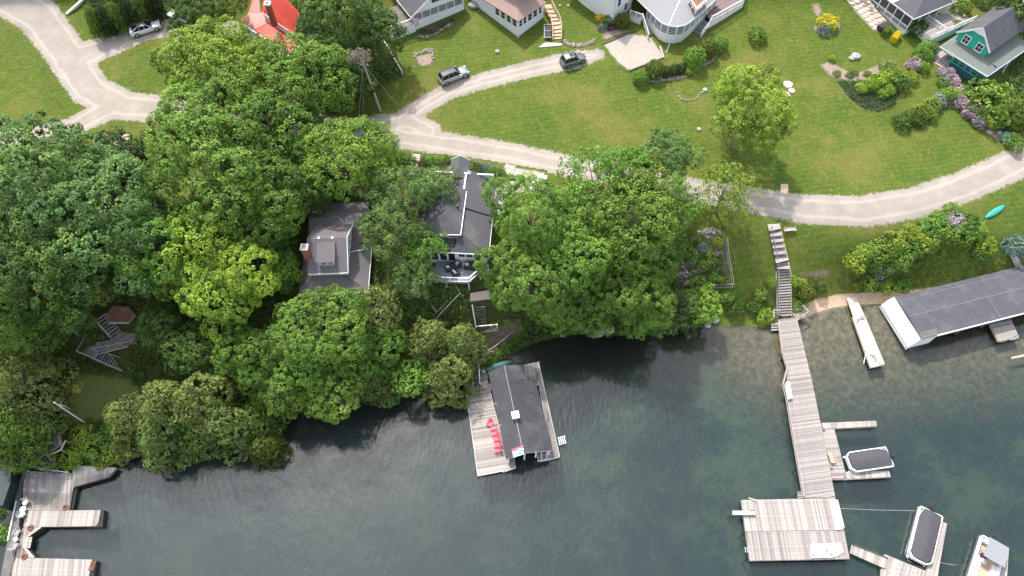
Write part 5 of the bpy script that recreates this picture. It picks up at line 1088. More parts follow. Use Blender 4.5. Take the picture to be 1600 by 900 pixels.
# the long dark-roofed boathouse on the right
def right_boathouse():
    ze = 2.6; A, B = P(1407,462,ze), P(1439,530,ze); Q = P(1600,489,ze); ang = atan2(Q.y-B.y, Q.x-B.x); F = Fr(B, ang); S = lambda *q: [F(*a) for a in q]; Wd = F.inv(A)[1]; L = 34
    o = F(8, Wd/2, 0); t = thing('long_boathouse', 'long low boathouse with dark membrane roof and white sloping end', 'boathouse', o)
    r = MB(o); r.slab(S((0,0,ze),(L,0,ze),(L,Wd*.5,ze+.35),(0,Wd*.5,ze+.35)), .16); r.slab(S((0,Wd*.5,ze+.35),(L,Wd*.5,ze+.35),(L,Wd,ze+.1),(0,Wd,ze+.1)), .16); r.build('roof', MAT['rubber_roof'], t)
    sm = MB(o); sm.beam(F(0,Wd*.5,ze+.37), F(L,Wd*.5,ze+.37), .06, .03); sm.beam(F(0,Wd*.88,ze+.18), F(L,Wd*.88,ze+.18), .05, .03)
    for x in (2.7, 9.3, 15.2): sm.beam(F(x,Wd*.55,ze+.36), F(x+.05,Wd*.98,ze+.14), .035, .03)
    for x in (12.3, 20): sm.beam(F(x,Wd*.02,ze+.03), F(x,Wd*.48,ze+.36), .06, .03)
    sm.build('seam', MAT['flashing'], t)
    e = F.inv(P(1417,539,.75)); x1 = min(-1.0, e[0]); e2 = F.inv(P(1382,470,.75))
    w = MB(o); c = lambda x, y, z: F(x, y, z); xm = x1*.48
    w.slab([F(-.02,0,ze), F(-.02,Wd,ze+.1), F(xm,Wd+.1,ze-.65), F(xm,0-.05,ze-.7)], .1); w.slab([F(xm,-.05,ze-.75), F(xm,Wd+.1,ze-.7), F(x1,Wd+.1,.85), F(x1,-.1,.85)], .1)
    w.build('sloping_end', MAT['white_vinyl'], t)
    w = MB(o); wallbox(w, F(x1,-.1), F(x1,Wd+.1), .15, .8, .15); wallbox(w, F(.1,Wd-.2), F(L,Wd-.2), 0, ze, .15); w.build('wall', MAT['white'], t)
    w = MB(o); w.slab(S((x1,-.1,.85),(0,0,ze-.05),(0,.1,ze-.05),(x1,0,.85)), .1); w.add(S((x1,0,.2),(2.6,0,.2),(2.6,0,ze-.2),(0,0,ze-.1),(x1,0,.8),(x1,.12,.2),(2.6,.12,.2),(2.6,.12,ze-.2),(0,.12,ze-.1),(x1,.12,.8)), [[0,1,2,3,4],[9,8,7,6,5],[0,5,6,1],[1,6,7,2],[2,7,8,3],[3,8,9,4],[4,9,5,0]]); w.build('end_return_wall', MAT['white'], t)
    fascia('fascia', t, o, S((2.4,-.05,ze-.12),(L,-.05,ze-.12)), MAT['white_vinyl'], h=.34, w=.12)
    MB(o).slab(S((.05,.02,ze+.03),(2.4,.02,ze+.03),(2.9,.9,ze+.1),(.4,.9,ze+.1)), .02).build('faded_membrane_patch', MAT['concrete_dark'], t)
    for i in range(8): MB(o).beam(F(3+i*4,.35,-1.5), F(3+i*4,.35,ze-.2), .22, .22).build('post', MAT['timber_dark'], t)
    w = MB(o); w.slab(S((2.6,Wd*.45,.5),(L,Wd*.45,.5),(L,Wd-.4,.5),(2.6,Wd-.4,.5)), .2); w.build('inner_walkway', MAT['plank_dark'], t)
right_boathouse()
dock('slip_dock', 'small square plank dock in front of the long dark roofed boathouse', [([(1547,506),(1580,499),(1592,526),(1561,533)], ((1547,506),(1580,499)), MAT['plank_pale'], .28)], .7, (1570,516))
for k, (a, b) in enumerate((((1562,533),(1572,531)),((1578,530),(1590,527)))):
    A, B = P(*a,.45), P(*b,.45); tagit(MB(A).beam(A, B, .35, .18).build('dock_float', MAT['pale_stone'], None, loc=A), ['left pale float under the lake edge of the small square dock','right pale float under the lake edge of the small square dock'][k], 'float')
A, B = P(1580,560,.1), P(1600,556,.1); tagit(MB(A).tube([A, A.lerp(B,.5)+Vector((0,0,.02)), B+Vector((1.5,.3,0))], [.16,.19,.18], 8).build('floating_log', MAT['dead'], None, loc=A), 'bleached log floating near the right edge beside the small square dock', 'log')
# narrow concrete-coloured dock
t, o = dock('narrow_dock', 'narrow pale dock with a grey ramp between the sandy shore and the long boathouse', [([(1332.5,495),(1351,493),(1382.5,569),(1361,574)], ((1336,505),(1356,502)), mat('bleached_board', (.56,.50,.42), .85, .12, 2, rnd=.07), .3)], .6, (1356,530), MAT['timber'])
piles(t, o, pw([(1335,500),(1352,540),(1364,570),(1378,565)], 0), -2, .5, .09)
q = [P(1322.5,465,.75), P(1337.5,463,.75), P(1351,493,.66), P(1333,495,.66)]; d = q[3]-q[0]
rt = thing('dock_ramp', 'grey plank ramp joining the sandy beach to the narrow pale dock', 'ramp', q[0])
for i in range(10): f, g = i/10, (i+.93)/10; MB(q[0]).slab([q[0].lerp(q[3],f), q[1].lerp(q[2],f), q[1].lerp(q[2],g), q[0].lerp(q[3],g)], .06).build('plank', MAT['concrete'], rt)
for k, (x, y, a, lb) in enumerate(((1344,500,.5,'tangled dark metal frame on the shore end of the narrow pale dock'),(1367,560,1.9,'tangled dark metal frame on the lake end of the narrow pale dock'))):
    t = thing('metal_frame', lb, 'frame', P(x,y,.62), a)
    MB().tube([(-.9,-.2,.05),(.1,.25,.3),(.7,-.1,.08)], [.035]*3, 6).tube([(-.5,.3,.1),(.4,-.3,.35),(.8,.3,.05)], [.03]*3, 6).build('bent_tube', MAT['black'], t); MB().box((.5,.1,.12), (.5,.3,.14), .4).build('bracket', MAT['grey_metal'], t)
A, B = P(1353,553,.5), P(1349.5,568,.1); tagit(MB(A).tube([A,B],[.05,.05],6).build('mooring_pole', MAT['white'], None, loc=A), 'short white pole leaning from the left side of the narrow pale dock into the water', 'pole')
# the long dock on the right
DZ = .9
t, o = dock('long_dock', 'long weathered plank dock running from the right bank stairs out to the big platform', [([(1216.5,499),(1245,497),(1269,597),(1305,777),(1257,777),(1234,640),(1230,575),(1222.5,550)], ((1230,640),(1275,634)), MAT['plank'], .15)], DZ, (1250,640), MAT['plank_pale'])
piles(t, o, pw([(1219,520),(1223,560),(1230,620),(1239,680),(1248,730),(1256,770),(1247,520),(1258,560),(1271,610),(1284,675),(1296,735)], 0), -4, .8, .12)
sk = MB(o); q = pw([(1216,503),(1222,550),(1229.5,575),(1223,600),(1228,620),(1238,680),(1255,776)], DZ)
for a, b in zip(q[:-1], q[1:]): sk.beam(a+Vector((0,0,.35)), b+Vector((0,0,.35)), .09, .05); sk.beam(a+Vector((0,0,-.15)), b+Vector((0,0,-.15)), .06, .16)
sk.build('side_rail', MAT['plank_pale'], t)
PZ = .85
t, o = dock('swim_platform', 'big square plank platform at the end of the long dock', [
  ([(1159,781.5),(1305,778.5),(1318.3,828),(1165.5,830)], ((1230,780),(1240,829)), MAT['plank_pale'], .2), ([(1165.7,831),(1318.6,829),(1327.5,873),(1172,876)], ((1240,831),(1248,874)), MAT['plank'], .2)], PZ, (1240,828), MAT['plank_pale'])
piles(t, o, pw([(1163,790),(1168,830),(1174,870),(1240,872),(1322,868),(1316,830)], 0), -5, .6, .13)
MB(o).beam(P(1161,783,PZ-.25), P(1173,874,PZ-.25), .12, .12).build('fender_board', MAT['tan_plank'], t)
def tagflat(name, pts, z, m, label, cat, h):
    q = pw(pts, z); return tagit(MB(q[0]).slab(q, h).build(name, m, None, loc=q[0]), label, cat)
tagflat('swim_mat', [(1295.5,781),(1309,781),(1319.5,824),(1314,828),(1306,827.5)], PZ+.16, MAT['white_vinyl'], 'narrow bright white mat along the right edge of the big platform', 'mat', .1)
tagflat('swim_mat', [(1267,850),(1314,848.5),(1318,862),(1310,868),(1300,871),(1268,872),(1266,860)], PZ+.16, MAT['white_vinyl'], 'wide bright white mat lying near the lower right corner of the big platform', 'mat', .1)
for k, (x, y) in enumerate(((1271,867),(1292,860),(1299,866))):
    tagit(MB(P(x,y,PZ+.17)).box(P(x,y,PZ+.24), (.35,.2,.12), .5+k).build('towel_bundle', MAT['canvas_grey'], None, loc=P(x,y,PZ+.17)), ['grey bundle at the left end of the wide white mat','grey bundle in the middle of the wide white mat','grey bundle closest to the lake edge of the wide white mat'][k], 'bundle')
t = thing('diving_board', 'white diving board jutting out over the left edge of the big platform', 'diving board', P(1175,800,PZ)); o = P(1175,800,PZ); q = [P(1145,798,PZ+.4), P(1180,798.5,PZ+.4), P(1180,804.5,PZ+.4), P(1145,804,PZ+.4)]
MB(o).slab(q, .06).build('board', MAT['white_vinyl'], t); MB(o).box(P(1176,801,PZ+.17), (.5,.5,.32)).build('stand', MAT['black'], t)
ladder('swim_ladder', 'grey ladder frame hanging at the lower left corner of the big platform', P(1172,860,.5), radians(90), MAT['grey_metal'], n=3, w=.5, L=.8)
ladder('swim_ladder', 'grey wooden boarding steps in the corner between the long dock and the platform', P(1252,779,.5), 0, MAT['plank_pale'], n=4, w=.9, L=.75)
MBt = MB(P(1170,780,PZ)); MBt.tube([P(1170,778,PZ+.1), P(1176,780,PZ+.3), P(1183,782,PZ+.1)], [.05]*3, 6); tagit(MBt.build('cleat_rail', MAT['white'], None, loc=P(1170,780,PZ)), 'short white rail at the upper left corner of the big platform', 'rail')
t = thing('storage_bench', 'white storage box on the left side of the long dock', 'bench', P(1232,609,DZ)); o = P(1232,609,DZ)
q = pw([(1228,597),(1233.5,596),(1238,622),(1232,623)], DZ+.45); MB(o).slab(q, .42).build('box', MAT['white_vinyl'], t); MB(o).slab([v+Vector((0,0,.07)) for v in q], .06).build('lid', MAT['white'], t)
t, o = dock('finger_dock', 'U shaped side dock around the covered pontoon boat', [([(1283,661),(1369,657.5),(1370,666),(1304,669.5),(1284.5,670)], ((1330,659),(1331,668)), MAT['plank_pale'], .2),
 ([(1284.7,671),(1303.5,670),(1320.5,737),(1319,749),(1300.5,749)], ((1290,700),(1308,699)), MAT['plank'], .2), ([(1320.8,737.6),(1389,735.5),(1391.5,745),(1319.3,749)], ((1350,737),(1351.5,747)), MAT['plank_pale'], .2)], .6, (1310,700), MAT['plank_pale'])
piles(t, o, pw([(1367,664),(1306,668),(1388,743),(1340,747)], 0), -4, .5, .1)
t = thing('dock_bench', 'tan wooden bench on the side dock beside the long dock', 'bench', P(1297,717,.6), radians(8))
for k in (-.17,.0,.17): MB().box((k,0,.42), (.15,1.3,.04)).build('slat', MAT['tan_plank'], t)
for k in (-.5,.5): MB().box((0,k,.2), (.45,.08,.4)).build('leg', MAT['tan_plank'], t)
MB().box((.3,0,.65), (.05,1.3,.3)).build('backrest', MAT['tan_plank'], t)
gd = thing('platform_gangway', 'narrow plank gangway from the big platform to the boat slips in the lower right corner', 'gangway', P(1330,857,.7)); o = P(1330,857,.7)
q = pw([(1330.5,850),(1327.5,864),(1384,889),(1387,872)], .7); planks(gd, o, q, .7, (q[1]-q[0])[:2], MAT['plank_pale'], .2); MB(o).beam(q[0]+Vector((0,0,.1)), q[3]+Vector((0,0,.1)), .08, .14).build('curb', MAT['timber_dark'], gd)
t, o = dock('slip_dock', 'angled plank dock with a finger pier right of the second covered boat', [([(1383,866.5),(1448,893),(1470,815),(1479.5,818),(1466,893),(1462,930),(1376,930),(1378,889),(1384.5,890)], ((1400,880),(1394,900)), MAT['plank_pale'], .2)], .6, (1430,890), MAT['plank_pale'])
dock('slip_dock', 'pale finger pier on the right of the open pontoon boat', [([(1565,857),(1576,859.5),(1571,930),(1558,930)], ((1566,870),(1575,872)), MAT['plank_pale'], .22)], .6, (1568,890), MAT['white'])
# ---------------------------------------------------------------- boats
def pontoon(label, bow, stern, wid, cover=True, name='pontoon_boat'):
    B, S_ = P(*bow, .3), P(*stern, .3); c = (B+S_)/2; L = (B-S_).length; t = thing(name, label, 'boat', (c.x,c.y,0), atan2(B.y-S_.y, B.x-S_.x), 'pontoon boats at the slips')
    w = wid
    for k in (-1, 1): MB().tube([(-L/2,k*(w/2-.3),.1),(L/2-.7,k*(w/2-.3),.1),(L/2-.2,k*(w/2-.3),.2),(L/2,k*(w/2-.3),.34)], [.3,.3,.2,.04], 12).build('float_tube', MAT['alloy'], t, True)
    ch = .5; pts = [(-L/2+.35,-w/2),(L/2-.6,-w/2),(L/2-.1,-w/2+ch),(L/2-.1,w/2-ch),(L/2-.6,w/2),(-L/2+.35,w/2)]
    MB().slab([(x,y,.55) for x, y in pts], .1).build('deck', MAT['vinyl_floor'], t)
    g = MB(); 
    for a, b in zip(pts, pts[1:]+pts[:1]): g.beam((*a,.86), (*b,.86), .07, .55); g.beam((*a,1.17), (*b,1.17), .12, .06)
    g.build('fence_panel', MAT['white_vinyl'], t)
    m = MB(); m.box((-L/2+.0,0,.7), (.45,.42,.5)); m.box((-L/2-.05,0,1.1), (.5,.36,.42)); m.beam((-L/2-.05,0,.5), (-L/2-.2,0,-.4), .14, .2); m.build('outboard_motor', MAT['black'], t)
    if cover:
        n = 9; mb = MB(); vs = []
        for i in range(n+1):
            u = i/n; x = -L/2+.4+(L-.62)*u; hw = (w/2-.04)*(1-.42*max(0,(u-.86)/.14)**1.2-.10*max(0,(.1-u)/.1))
            for j in range(7):
                v = -1+j/3; vs.append((x, v*hw, 1.2+.30*(1-abs(v)**1.3)*(.75+.25*sin(pi*u))+ (.16*math.exp(-((u-.68)/.12)**2)*(1-abs(v)))+random.uniform(-.012,.012)))
        mb.add(vs, [[i*7+j, i*7+j+1, (i+1)*7+j+1, (i+1)*7+j] for i in range(n) for j in range(6)]); cv = mb.build('boat_cover', MAT['canvas'], t, True)
        MB().tube([(-L/2+.5,-w/2+.3,1.28),(-L/2+1.4,-w/2+.05,1.22)], [.035]*2, 6).build('cover_strap', MAT['white'], t)
    else:
        s = MB()
        for k in (-1,1): MB().box((.15*L,k*(w/2-.42),.78), (L*.42,.6,.42)).build('bench_seat', MAT['white'], t); MB().box((.15*L,k*(w/2-.2),1.05), (L*.42,.2,.4)).build('seat_back', MAT['white'], t)
        MB().box((-.02*L,-.5,.9), (.5,.6,.7)).build('console', MAT['grey_plastic'], t); MB().tube([(-.09*L,-.5,1.3),(-.09*L+.06,-.5,1.36)],[.2,.2],12).build('steering_wheel', MAT['black'], t); MB().box((-.2*L+.45,-.5,.8), (.5,.5,.5)).build('helm_seat', MAT['canvas'], t)
        MB().slab([(-L/2+.7,-w/2+.25,2.3),(-.02*L,-w/2+.15,2.38),(-.02*L,w/2-.15,2.38),(-L/2+.7,w/2-.25,2.3)], .05).build('bimini_top', MAT['canvas_grey'], t)
        f = MB()
        for k in (-1,1):
            for x in (-L/2+.75,-.04*L): f.tube([(-.22*L,k*(w/2-.05),1.15),(x,k*(w/2-.2),2.3)],[.03,.03],6)
        f.build('bimini_frame', MAT['alloy'], t); MB().box((-L/2+.75,0,.85), (.5,w-.5,.5)).build('sun_pad', MAT['white'], t)
    return t
pontoon('covered pontoon boat moored inside the U shaped side dock', (1321,726), (1389,716), 2.4)
pontoon('covered pontoon boat with a white side between the platform and the finger pier', (1431,880), (1451,798), 2.5)
pontoon('open pontoon boat with grey canopy and white seats in the lower right corner', (1524,925), (1548,845), 2.6, False)
for a, b, lb in (((1307,794),(1431,798),'thin rope stretched from the platform to the second covered boat'),((1418,875),(1447,890),'thin rope crossing at the bow of the second covered boat'),((1466,878),(1494,883),'thin pale pole floating right of the finger pier')):
    A, B = P(*a,.95 if a[0] == 1307 else .5), P(*b,.9 if a[0] == 1307 else .4); tagit(MB(A).tube([A, A.lerp(B,.5)-Vector((0,0,.25)), B], [.018]*3, 5).build('mooring_rope', MAT['concrete'], None, loc=A), lb, 'rope')
# ---------------------------------------------------------------- right bank stairs, benches, board, ramp
def right_stairs():
    o = G(1215,420); t = thing('bank_stairs', 'long weathered staircase from the road verge down to the long dock', 'stairs', o)
    L1 = [(1199,350.5),(1202,362),(1204,371),(1206,380),(1208,389),(1210,399),(1213,412),(1214.5,422)]; R1 = [(1218,349),(1221,360),(1223,369),(1225,378),(1227.5,387),(1230,397),(1233,409),(1235,421)]
    z0, z1 = float(G(1208,350).z)+.15, float(G(1222,424).z)+.35
    for i in range(7):
        z = max(float(G(*L1[i]).z), float(G(*R1[i]).z), float(G(*L1[i+1]).z))+.12; q = [P(*L1[i],z), P(*R1[i],z), P(*R1[i+1],z), P(*L1[i+1],z)]; q[2] = q[1].lerp(q[2],.92); q[3] = q[0].lerp(q[3],.92)
        planks(t, o, q, z, (q[1]-q[0])[:2], MAT['plank_pale'], .28, name='board'); MB(o).beam(q[0]+Vector((0,0,-.1)), q[1]+Vector((0,0,-.1)), .05, .16).build('riser', MAT['timber_dark'], t)
    n = 17
    for i in range(n):
        f, g = i/n, (i+.93)/n; z = z1-.1+(DZ+.1-z1)*f; La = lambda k: (1214.5+1.7*k, 423+72*k); Ra = lambda k: (1235+1.5*k, 421+73*k)
        zf = lambda k: z1-.1+(DZ+.1-z1)*k
        a, b, c, d = P(*La(f),z), P(*Ra(f),z), P(*Ra(g),zf(g)), P(*La(g),zf(g)); c.z = d.z = z; MB(o).slab([a,b,c,d], .06).build('tread', MAT['plank'], t)
    for La, Ra in (((1213.5,422),(1215.5,496)),((1236,421),(1237.5,495))): A, B = P(*La,z1), P(*Ra,DZ); MB(o).beam(A-Vector((0,0,.25)), B-Vector((0,0,.25)), .08, .3).build('stringer', MAT['timber'], t)
    rail('handrail', t, o, [P(1203,360,z0), P(1213.5,420,z1), P(1215,495,DZ)], .9, MAT['grey_metal'], post_gap=2.2, lower=None, top=.05, r=.03)
    # landing at the foot with side rails
    q = pw([(1238,490),(1250,486),(1262,497),(1246,500)], DZ-.02); planks(t, o, q, DZ-.02, (q[1]-q[0])[:2], MAT['plank_pale'], .2, name='board')
    rail('landing_rail', t, o, pw([(1251,482),(1260,492),(1249,499)], DZ), .9, MAT['plank_pale'], post_gap=1, r=.06, top=.18)
    rail('landing_rail', t, o, pw([(1216,490),(1206,489),(1206,500)], DZ), .9, MAT['plank_pale'], post_gap=1, r=.06, top=.14)
    for i in range(3): MB(o).slab(pw([(1205,505+i*4.2),(1215.5,504.5+i*4.2),(1216,507.5+i*4.2),(1205,508.5+i*4.2)], .75-.2*i), .06).build('side_step', MAT['plank_pale'], t)
right_stairs()
t = thing('park_bench', 'grey plank bench on the grass just right of the top of the long stairs', 'bench', G(1233,361), radians(6))
for k in (-.14,.14): MB().box((0,k,.42),(1.7,.24,.05)).build('seat_plank', MAT['plank_pale'], t)
for k in (-.7,.7): MB().box((k,0,.2),(.1,.5,.4)).build('leg', MAT['timber'], t); MB().box((k,.22,.6),(.09,.09,.45)).build('back_post', MAT['timber'], t)
tagit(flatslab('plywood_board', [(1220,287.5),(1231.5,287.5),(1232,304),(1220,304)], MAT['tan_plank'], 'tan plywood board lying on the grass edge above the road', 'board', .1, .05))
t = thing('bank_ramp', 'pale plank ramp leading down behind the long dark roofed boathouse', 'ramp', G(1585,390)); o = G(1585,390)
q = [G(1570,383,.25), G(1579,381,.25), G(1598,415,.35), G(1588,419,.35)]
for i in range(9): f, g = i/9, (i+.9)/9; MB(o).slab([q[0].lerp(q[3],f), q[1].lerp(q[2],f), q[1].lerp(q[2],g), q[0].lerp(q[3],g)], .06).build('plank', MAT['pale_stone'], t)
# ---------------------------------------------------------------- left dock and its furniture
LZ = .8
t, o = dock('left_dock', 'broad grey plank dock with two piers in the lower left corner', [
 ([(45,736),(112,740),(116,727),(183,731),(170,745),(114,761),(108,797),(40,797),(33,760)], ((80,740),(76,790)), MAT['plank_grey'], .24),
 ([(39.7,797.6),(107.5,797.6),(157.5,797),(152,822),(65,823),(36,823)], ((120,800),(116,822)), MAT['plank_pale'], .22),
 ([(35.7,823.6),(64,823.7),(44,838),(40,857),(53,871.5),(24,871.5),(29,845)], ((45,825),(41,850)), MAT['plank_grey'], .24),
 ([(23.7,872),(53.5,872),(144,874.5),(138,903),(14,903)], ((100,873),(97,900)), MAT['plank_pale'], .22)], LZ, (80,790), MAT['timber_dark'])
for pts in ([(156.5,797),(163,797),(160,824),(152.5,822.5)], [(144.5,875),(151,876),(146,905),(139,903)]):
    q = pw(pts, LZ-.06); MB(o).slab(q, .9).build('crib_end', MAT['black_timber'], t)
for pts in ([(115,762),(121,760),(114,798),(108.5,797)], [(66,824),(44.5,838.5),(41,857),(54,871),(58,871),(47,857),(50,840),(70,826)]):
    q = pw(pts, LZ-.3); MB(o).slab(q, .7).build('crib_side', MAT['black_timber'], t)
MB(o).beam(P(64,823.5,LZ+.06), P(43.5,838,LZ+.06), .2, .14).beam(P(43.5,838,LZ+.06), P(40,857,LZ+.06), .2, .14).beam(P(40,857,LZ+.06), P(53,871.5,LZ+.06), .2, .14).build('edge_timber', MAT['timber'], t)
for i in range(9): a = P(44.5-.4*i, 840+1.9*i, LZ+.02); MB(o).box(a, (.9,.14,.05)).build('step_slat', MAT['plank_pale'], t)
q = [P(a,b,LZ-.04) for a, b in ((36,737),(46,733),(34,760),(28,845),(22,873),(13,905),(0,905),(12,845),(22,790),(28,757))]; 
tagit(MB(q[0]).slab(q, 1.0).build('concrete_strip', MAT['concrete_dark'], None, loc=q[0]), 'stained dark concrete strip along the left edge of the lower left dock', 'pavement')
A, B = P(26,783,LZ), P(13,845,LZ); tagit(MB(A).beam(A+Vector((0,0,.08)), B+Vector((0,0,.08)), .12, .16).build('white_kerb', MAT['white'], None, loc=A), 'thin white kerb rail along the left side of the concrete strip', 'kerb')
def round_chair(px, py, rz, label):
    t = thing('deck_chair', label, 'chair', P(px,py,LZ), rz, 'pale chairs on the lower left dock'); m = MAT['grey_plastic']
    MB().tube([(0,0,.36),(0,0,.42)], [.36,.38], 12).build('seat', m, t)
    b = MB()
    for i in range(7): a = pi*i/6; b.beam((cos(a)*.36,sin(a)*.36,.4), (cos(a)*.46,sin(a)*.46,.82), .14, .03)
    b.build('backrest', m, t)
    for k in (-1,1):
        for j in (-1,1): MB().beam((k*.25,j*.25,0),(k*.22,j*.22,.38),.05,.05).build('leg', m, t)
def slat_chair(px, py, rz, label):
    t = thing('deck_chair', label, 'chair', P(px,py,LZ), rz, 'pale chairs on the lower left dock'); m = MAT['pale_stone']
    for i in range(5): MB().box((0,-.28+.13*i,.36), (.6,.10,.03)).build('slat', m, t)
    for i in range(4): MB().box((0,.36+.06*i,.45+.14*i), (.6,.03,.11), 0, -.4).build('back_slat', m, t)
    for k in (-1,1): MB().box((k*.32,0,.5), (.08,.7,.04)).build('arm', m, t); MB().box((k*.3,-.25,.2), (.06,.06,.4)).build('leg', m, t); MB().box((k*.3,.28,.2), (.06,.06,.4)).build('leg', m, t)
def round_table(px, py, label, r=.3):
    t = thing('round_table', label, 'table', P(px,py,LZ)); MB().tube([(0,0,.45),(0,0,.49)], [r,r], 16).build('table_top', MAT['white'], t); MB().tube([(0,0,0),(0,0,.45)], [.16,.08], 8).build('pedestal', MAT['grey_plastic'], t)
round_chair(43, 786, -.6, 'rounded pale chair furthest up the lower left dock'); round_table(39.5, 797, 'white round table between the two rounded pale chairs', .36); round_chair(37.5, 805, 2.6, 'rounded pale chair just below the larger white round table')
slat_chair(29.5, 833, -.3, 'slatted pale chair above the small white round table'); round_table(28, 843.5, 'small white round table between the two slatted chairs', .26); slat_chair(26, 854, 2.9, 'slatted pale chair below the small white round table')
for x, y, lb in ((102.5,793,'rust coloured coil at the inner corner of the first pier'),(48,825,'rust coloured coil where the first pier meets the slip'),(38.5,870,'rust coloured coil at the root of the lowest pier')):
    t = thing('rope_coil', lb, 'coil', P(x,y,LZ)); 
    for k in range(3): a = [(cos(i*pi/6)*(.34-.07*k), sin(i*pi/6)*(.34-.07*k), .05+.05*k) for i in range(13)]; MB().tube(a, [.045]*13, 5).build('loop', MAT['terracotta'], t)
ladder('swim_ladder', 'brown boarding ladder on the end of the lowest left pier', P(140,884,LZ-.1), radians(-95), MAT['terracotta'], n=3, w=.9, L=.9)
def stair_run(name, label, segs, o, tread_m, rail_m, cat='stairs', w=1.1):
    """segs: (a px, b px, za, zb, width, steps or 0 for flat)"""
    t = thing(name, label, cat, o)
    for a, b, za, zb, w, n in segs:
        A, B = P(*a, za), P(*b, zb); d = Vector((B.x-A.x, B.y-A.y, 0)); L = d.length; d.normalize(); nn = Vector((-d.y, d.x, 0))
        if n:
            for i in range(n):
                p = A.lerp(B, (i+.5)/n); link('tread', MB().box((0,0,0), (L/n*.8, w, .05)).mesh('tread', tread_m), t, p-o, (0,0,atan2(d.y,d.x)))
        else: planks(t, o, [A+nn*w/2, B+nn*w/2, B-nn*w/2, A-nn*w/2], (za+zb)/2, d[:2] if L < 3 else nn[:2], tread_m, .2)
        for s in (-1,1): MB(o).beam(A+nn*(w/2+.04)*s-Vector((0,0,.14)), B+nn*(w/2+.04)*s-Vector((0,0,.14)), .06, .24).build('stringer', tread_m, t)
    return t
o = G(60,730); t = stair_run('dock_stairs', 'grey stairs with pale railings going down to the lower left dock', [((96,684),(58,706),3.4,2.6,1.6,6),((56,703),(50,722),2.6,2.5,1.7,0),((60,719),(92,733),2.4,.95,1.5,7)], o, MAT['plank_dark'], MAT['timber'])
rail('stair_rail', t, o, [P(47,706,2.6), P(40,726,2.5), P(66,735,1.9), P(111,741,.9)], .8, MAT['plank_pale'], post_gap=2, lower=None)
rail('stair_rail', t, o, [P(56,716,2.6), P(79,704,2.5)], .8, MAT['plank_pale'], post_gap=2, lower=.3); rail('stair_rail', t, o, [P(79,701,2.5), P(80,716,2.2), P(101,706,2.8), P(108,692,3.0)], .8, MAT['plank_pale'], post_gap=2, lower=None, top=.2)
# zigzag stairs in the wood
o = G(165,540); t = stair_run('zigzag_stairs', 'weathered zigzag stairs with pale rails on the wooded bank at the left', [((155,494),(185,527),8.7,6.4,1.4,8),((186,530),(207,518),6.35,6.35,2.6,0),((200,532),(150,545),6.3,5.6,1.5,0),((148,536),(134,556),5.5,5.5,2.2,0),((150,554),(197,574),5.4,2.9,1.3,11)], o, MAT['plank'], MAT['timber'])
rail('stair_rail', t, o, [P(146,496,8.7), P(178,532,6.5)], .85, MAT['plank_pale'], post_gap=2, lower=None, top=.16); rail('stair_rail', t, o, [P(152,549,5.9), P(213,537,6.4), P(217,524,6.4)], .85, MAT['plank_pale'], post_gap=2, lower=.2, top=.16)
rail('stair_rail', t, o, [P(139,530,5.6), P(125,553,5.6), P(195,583,2.9)], .85, MAT['plank_pale'], post_gap=2, lower=None, top=.16); rail('stair_rail', t, o, [P(150,549,5.6), P(201,566,2.9)], .85, MAT['timber'], post_gap=2, lower=None)
DKZ = float(T(*G(190,495)[:2]))+1.2
dock('cedar_deck', 'small reddish brown deck beside the top of the zigzag stairs', [([(170,503),(165,493),(176,478),(200,479),(210,491),(200,503)], ((176,478),(176,503)), MAT['cedar_plank'], .2)], DKZ, (188,492), MAT['timber'], cat='deck')
q = pw([(170,504.5),(201,504.5)], DKZ+.5); tagit(MB(q[0]).beam(q[0], q[1], .25, .08).build('deck_bench', MAT['plank_pale'], None, loc=q[0]), 'pale plank bench along the front of the small brown deck', 'bench')
flatslab('yellow_mat', [(114,596),(130,596),(130,604),(124,615),(112,612)], MAT['yellow'], 'worn yellow mat lying on the shaded lawn below the zigzag stairs', 'mat', .06, .04)
base = P(135,662,1.6); t = thing('flagpole', 'white flagpole with a small red and white flag at the left shore', 'flagpole', base)
MB().tube([(0,0,-.3),(0,0,7)], [.10,.07], 8).ball((0,0,7.05), .12).build('pole', MAT['white_vinyl'], t)
f = MB(); f.add([(.04+.28*i, .08*sin(i*1.5), 6.7-.3*i-.75*j) for i in range(4) for j in (0,1)], [[2*i,2*i+2,2*i+3,2*i+1] for i in range(3)]); f.build('flag', mat('red_white_flag', (.75,.35,.38), .9, .5, 3), t)
q = [P(0,728,3), P(9,712,3), P(16,722,3), P(17,752,3), P(4,790,3), P(-20,790,3)]; t = thing('shed', 'dark green roofed shed cut off by the left edge', 'shed', (q[0].x,q[0].y,0)); MB((q[0].x,q[0].y,0)).slab(q, .15).build('roof', MAT['shed_green'], t); w = MB((q[0].x,q[0].y,0)); wallbox(w, q[2]-Vector((.4,0,0)), q[3]-Vector((.4,0,0)), 0, 2.9); wallbox(w, q[3]-Vector((.4,0,0)), q[4]-Vector((.4,0,0)), 0, 2.9); w.build('wall', MAT['shed_green'], t)
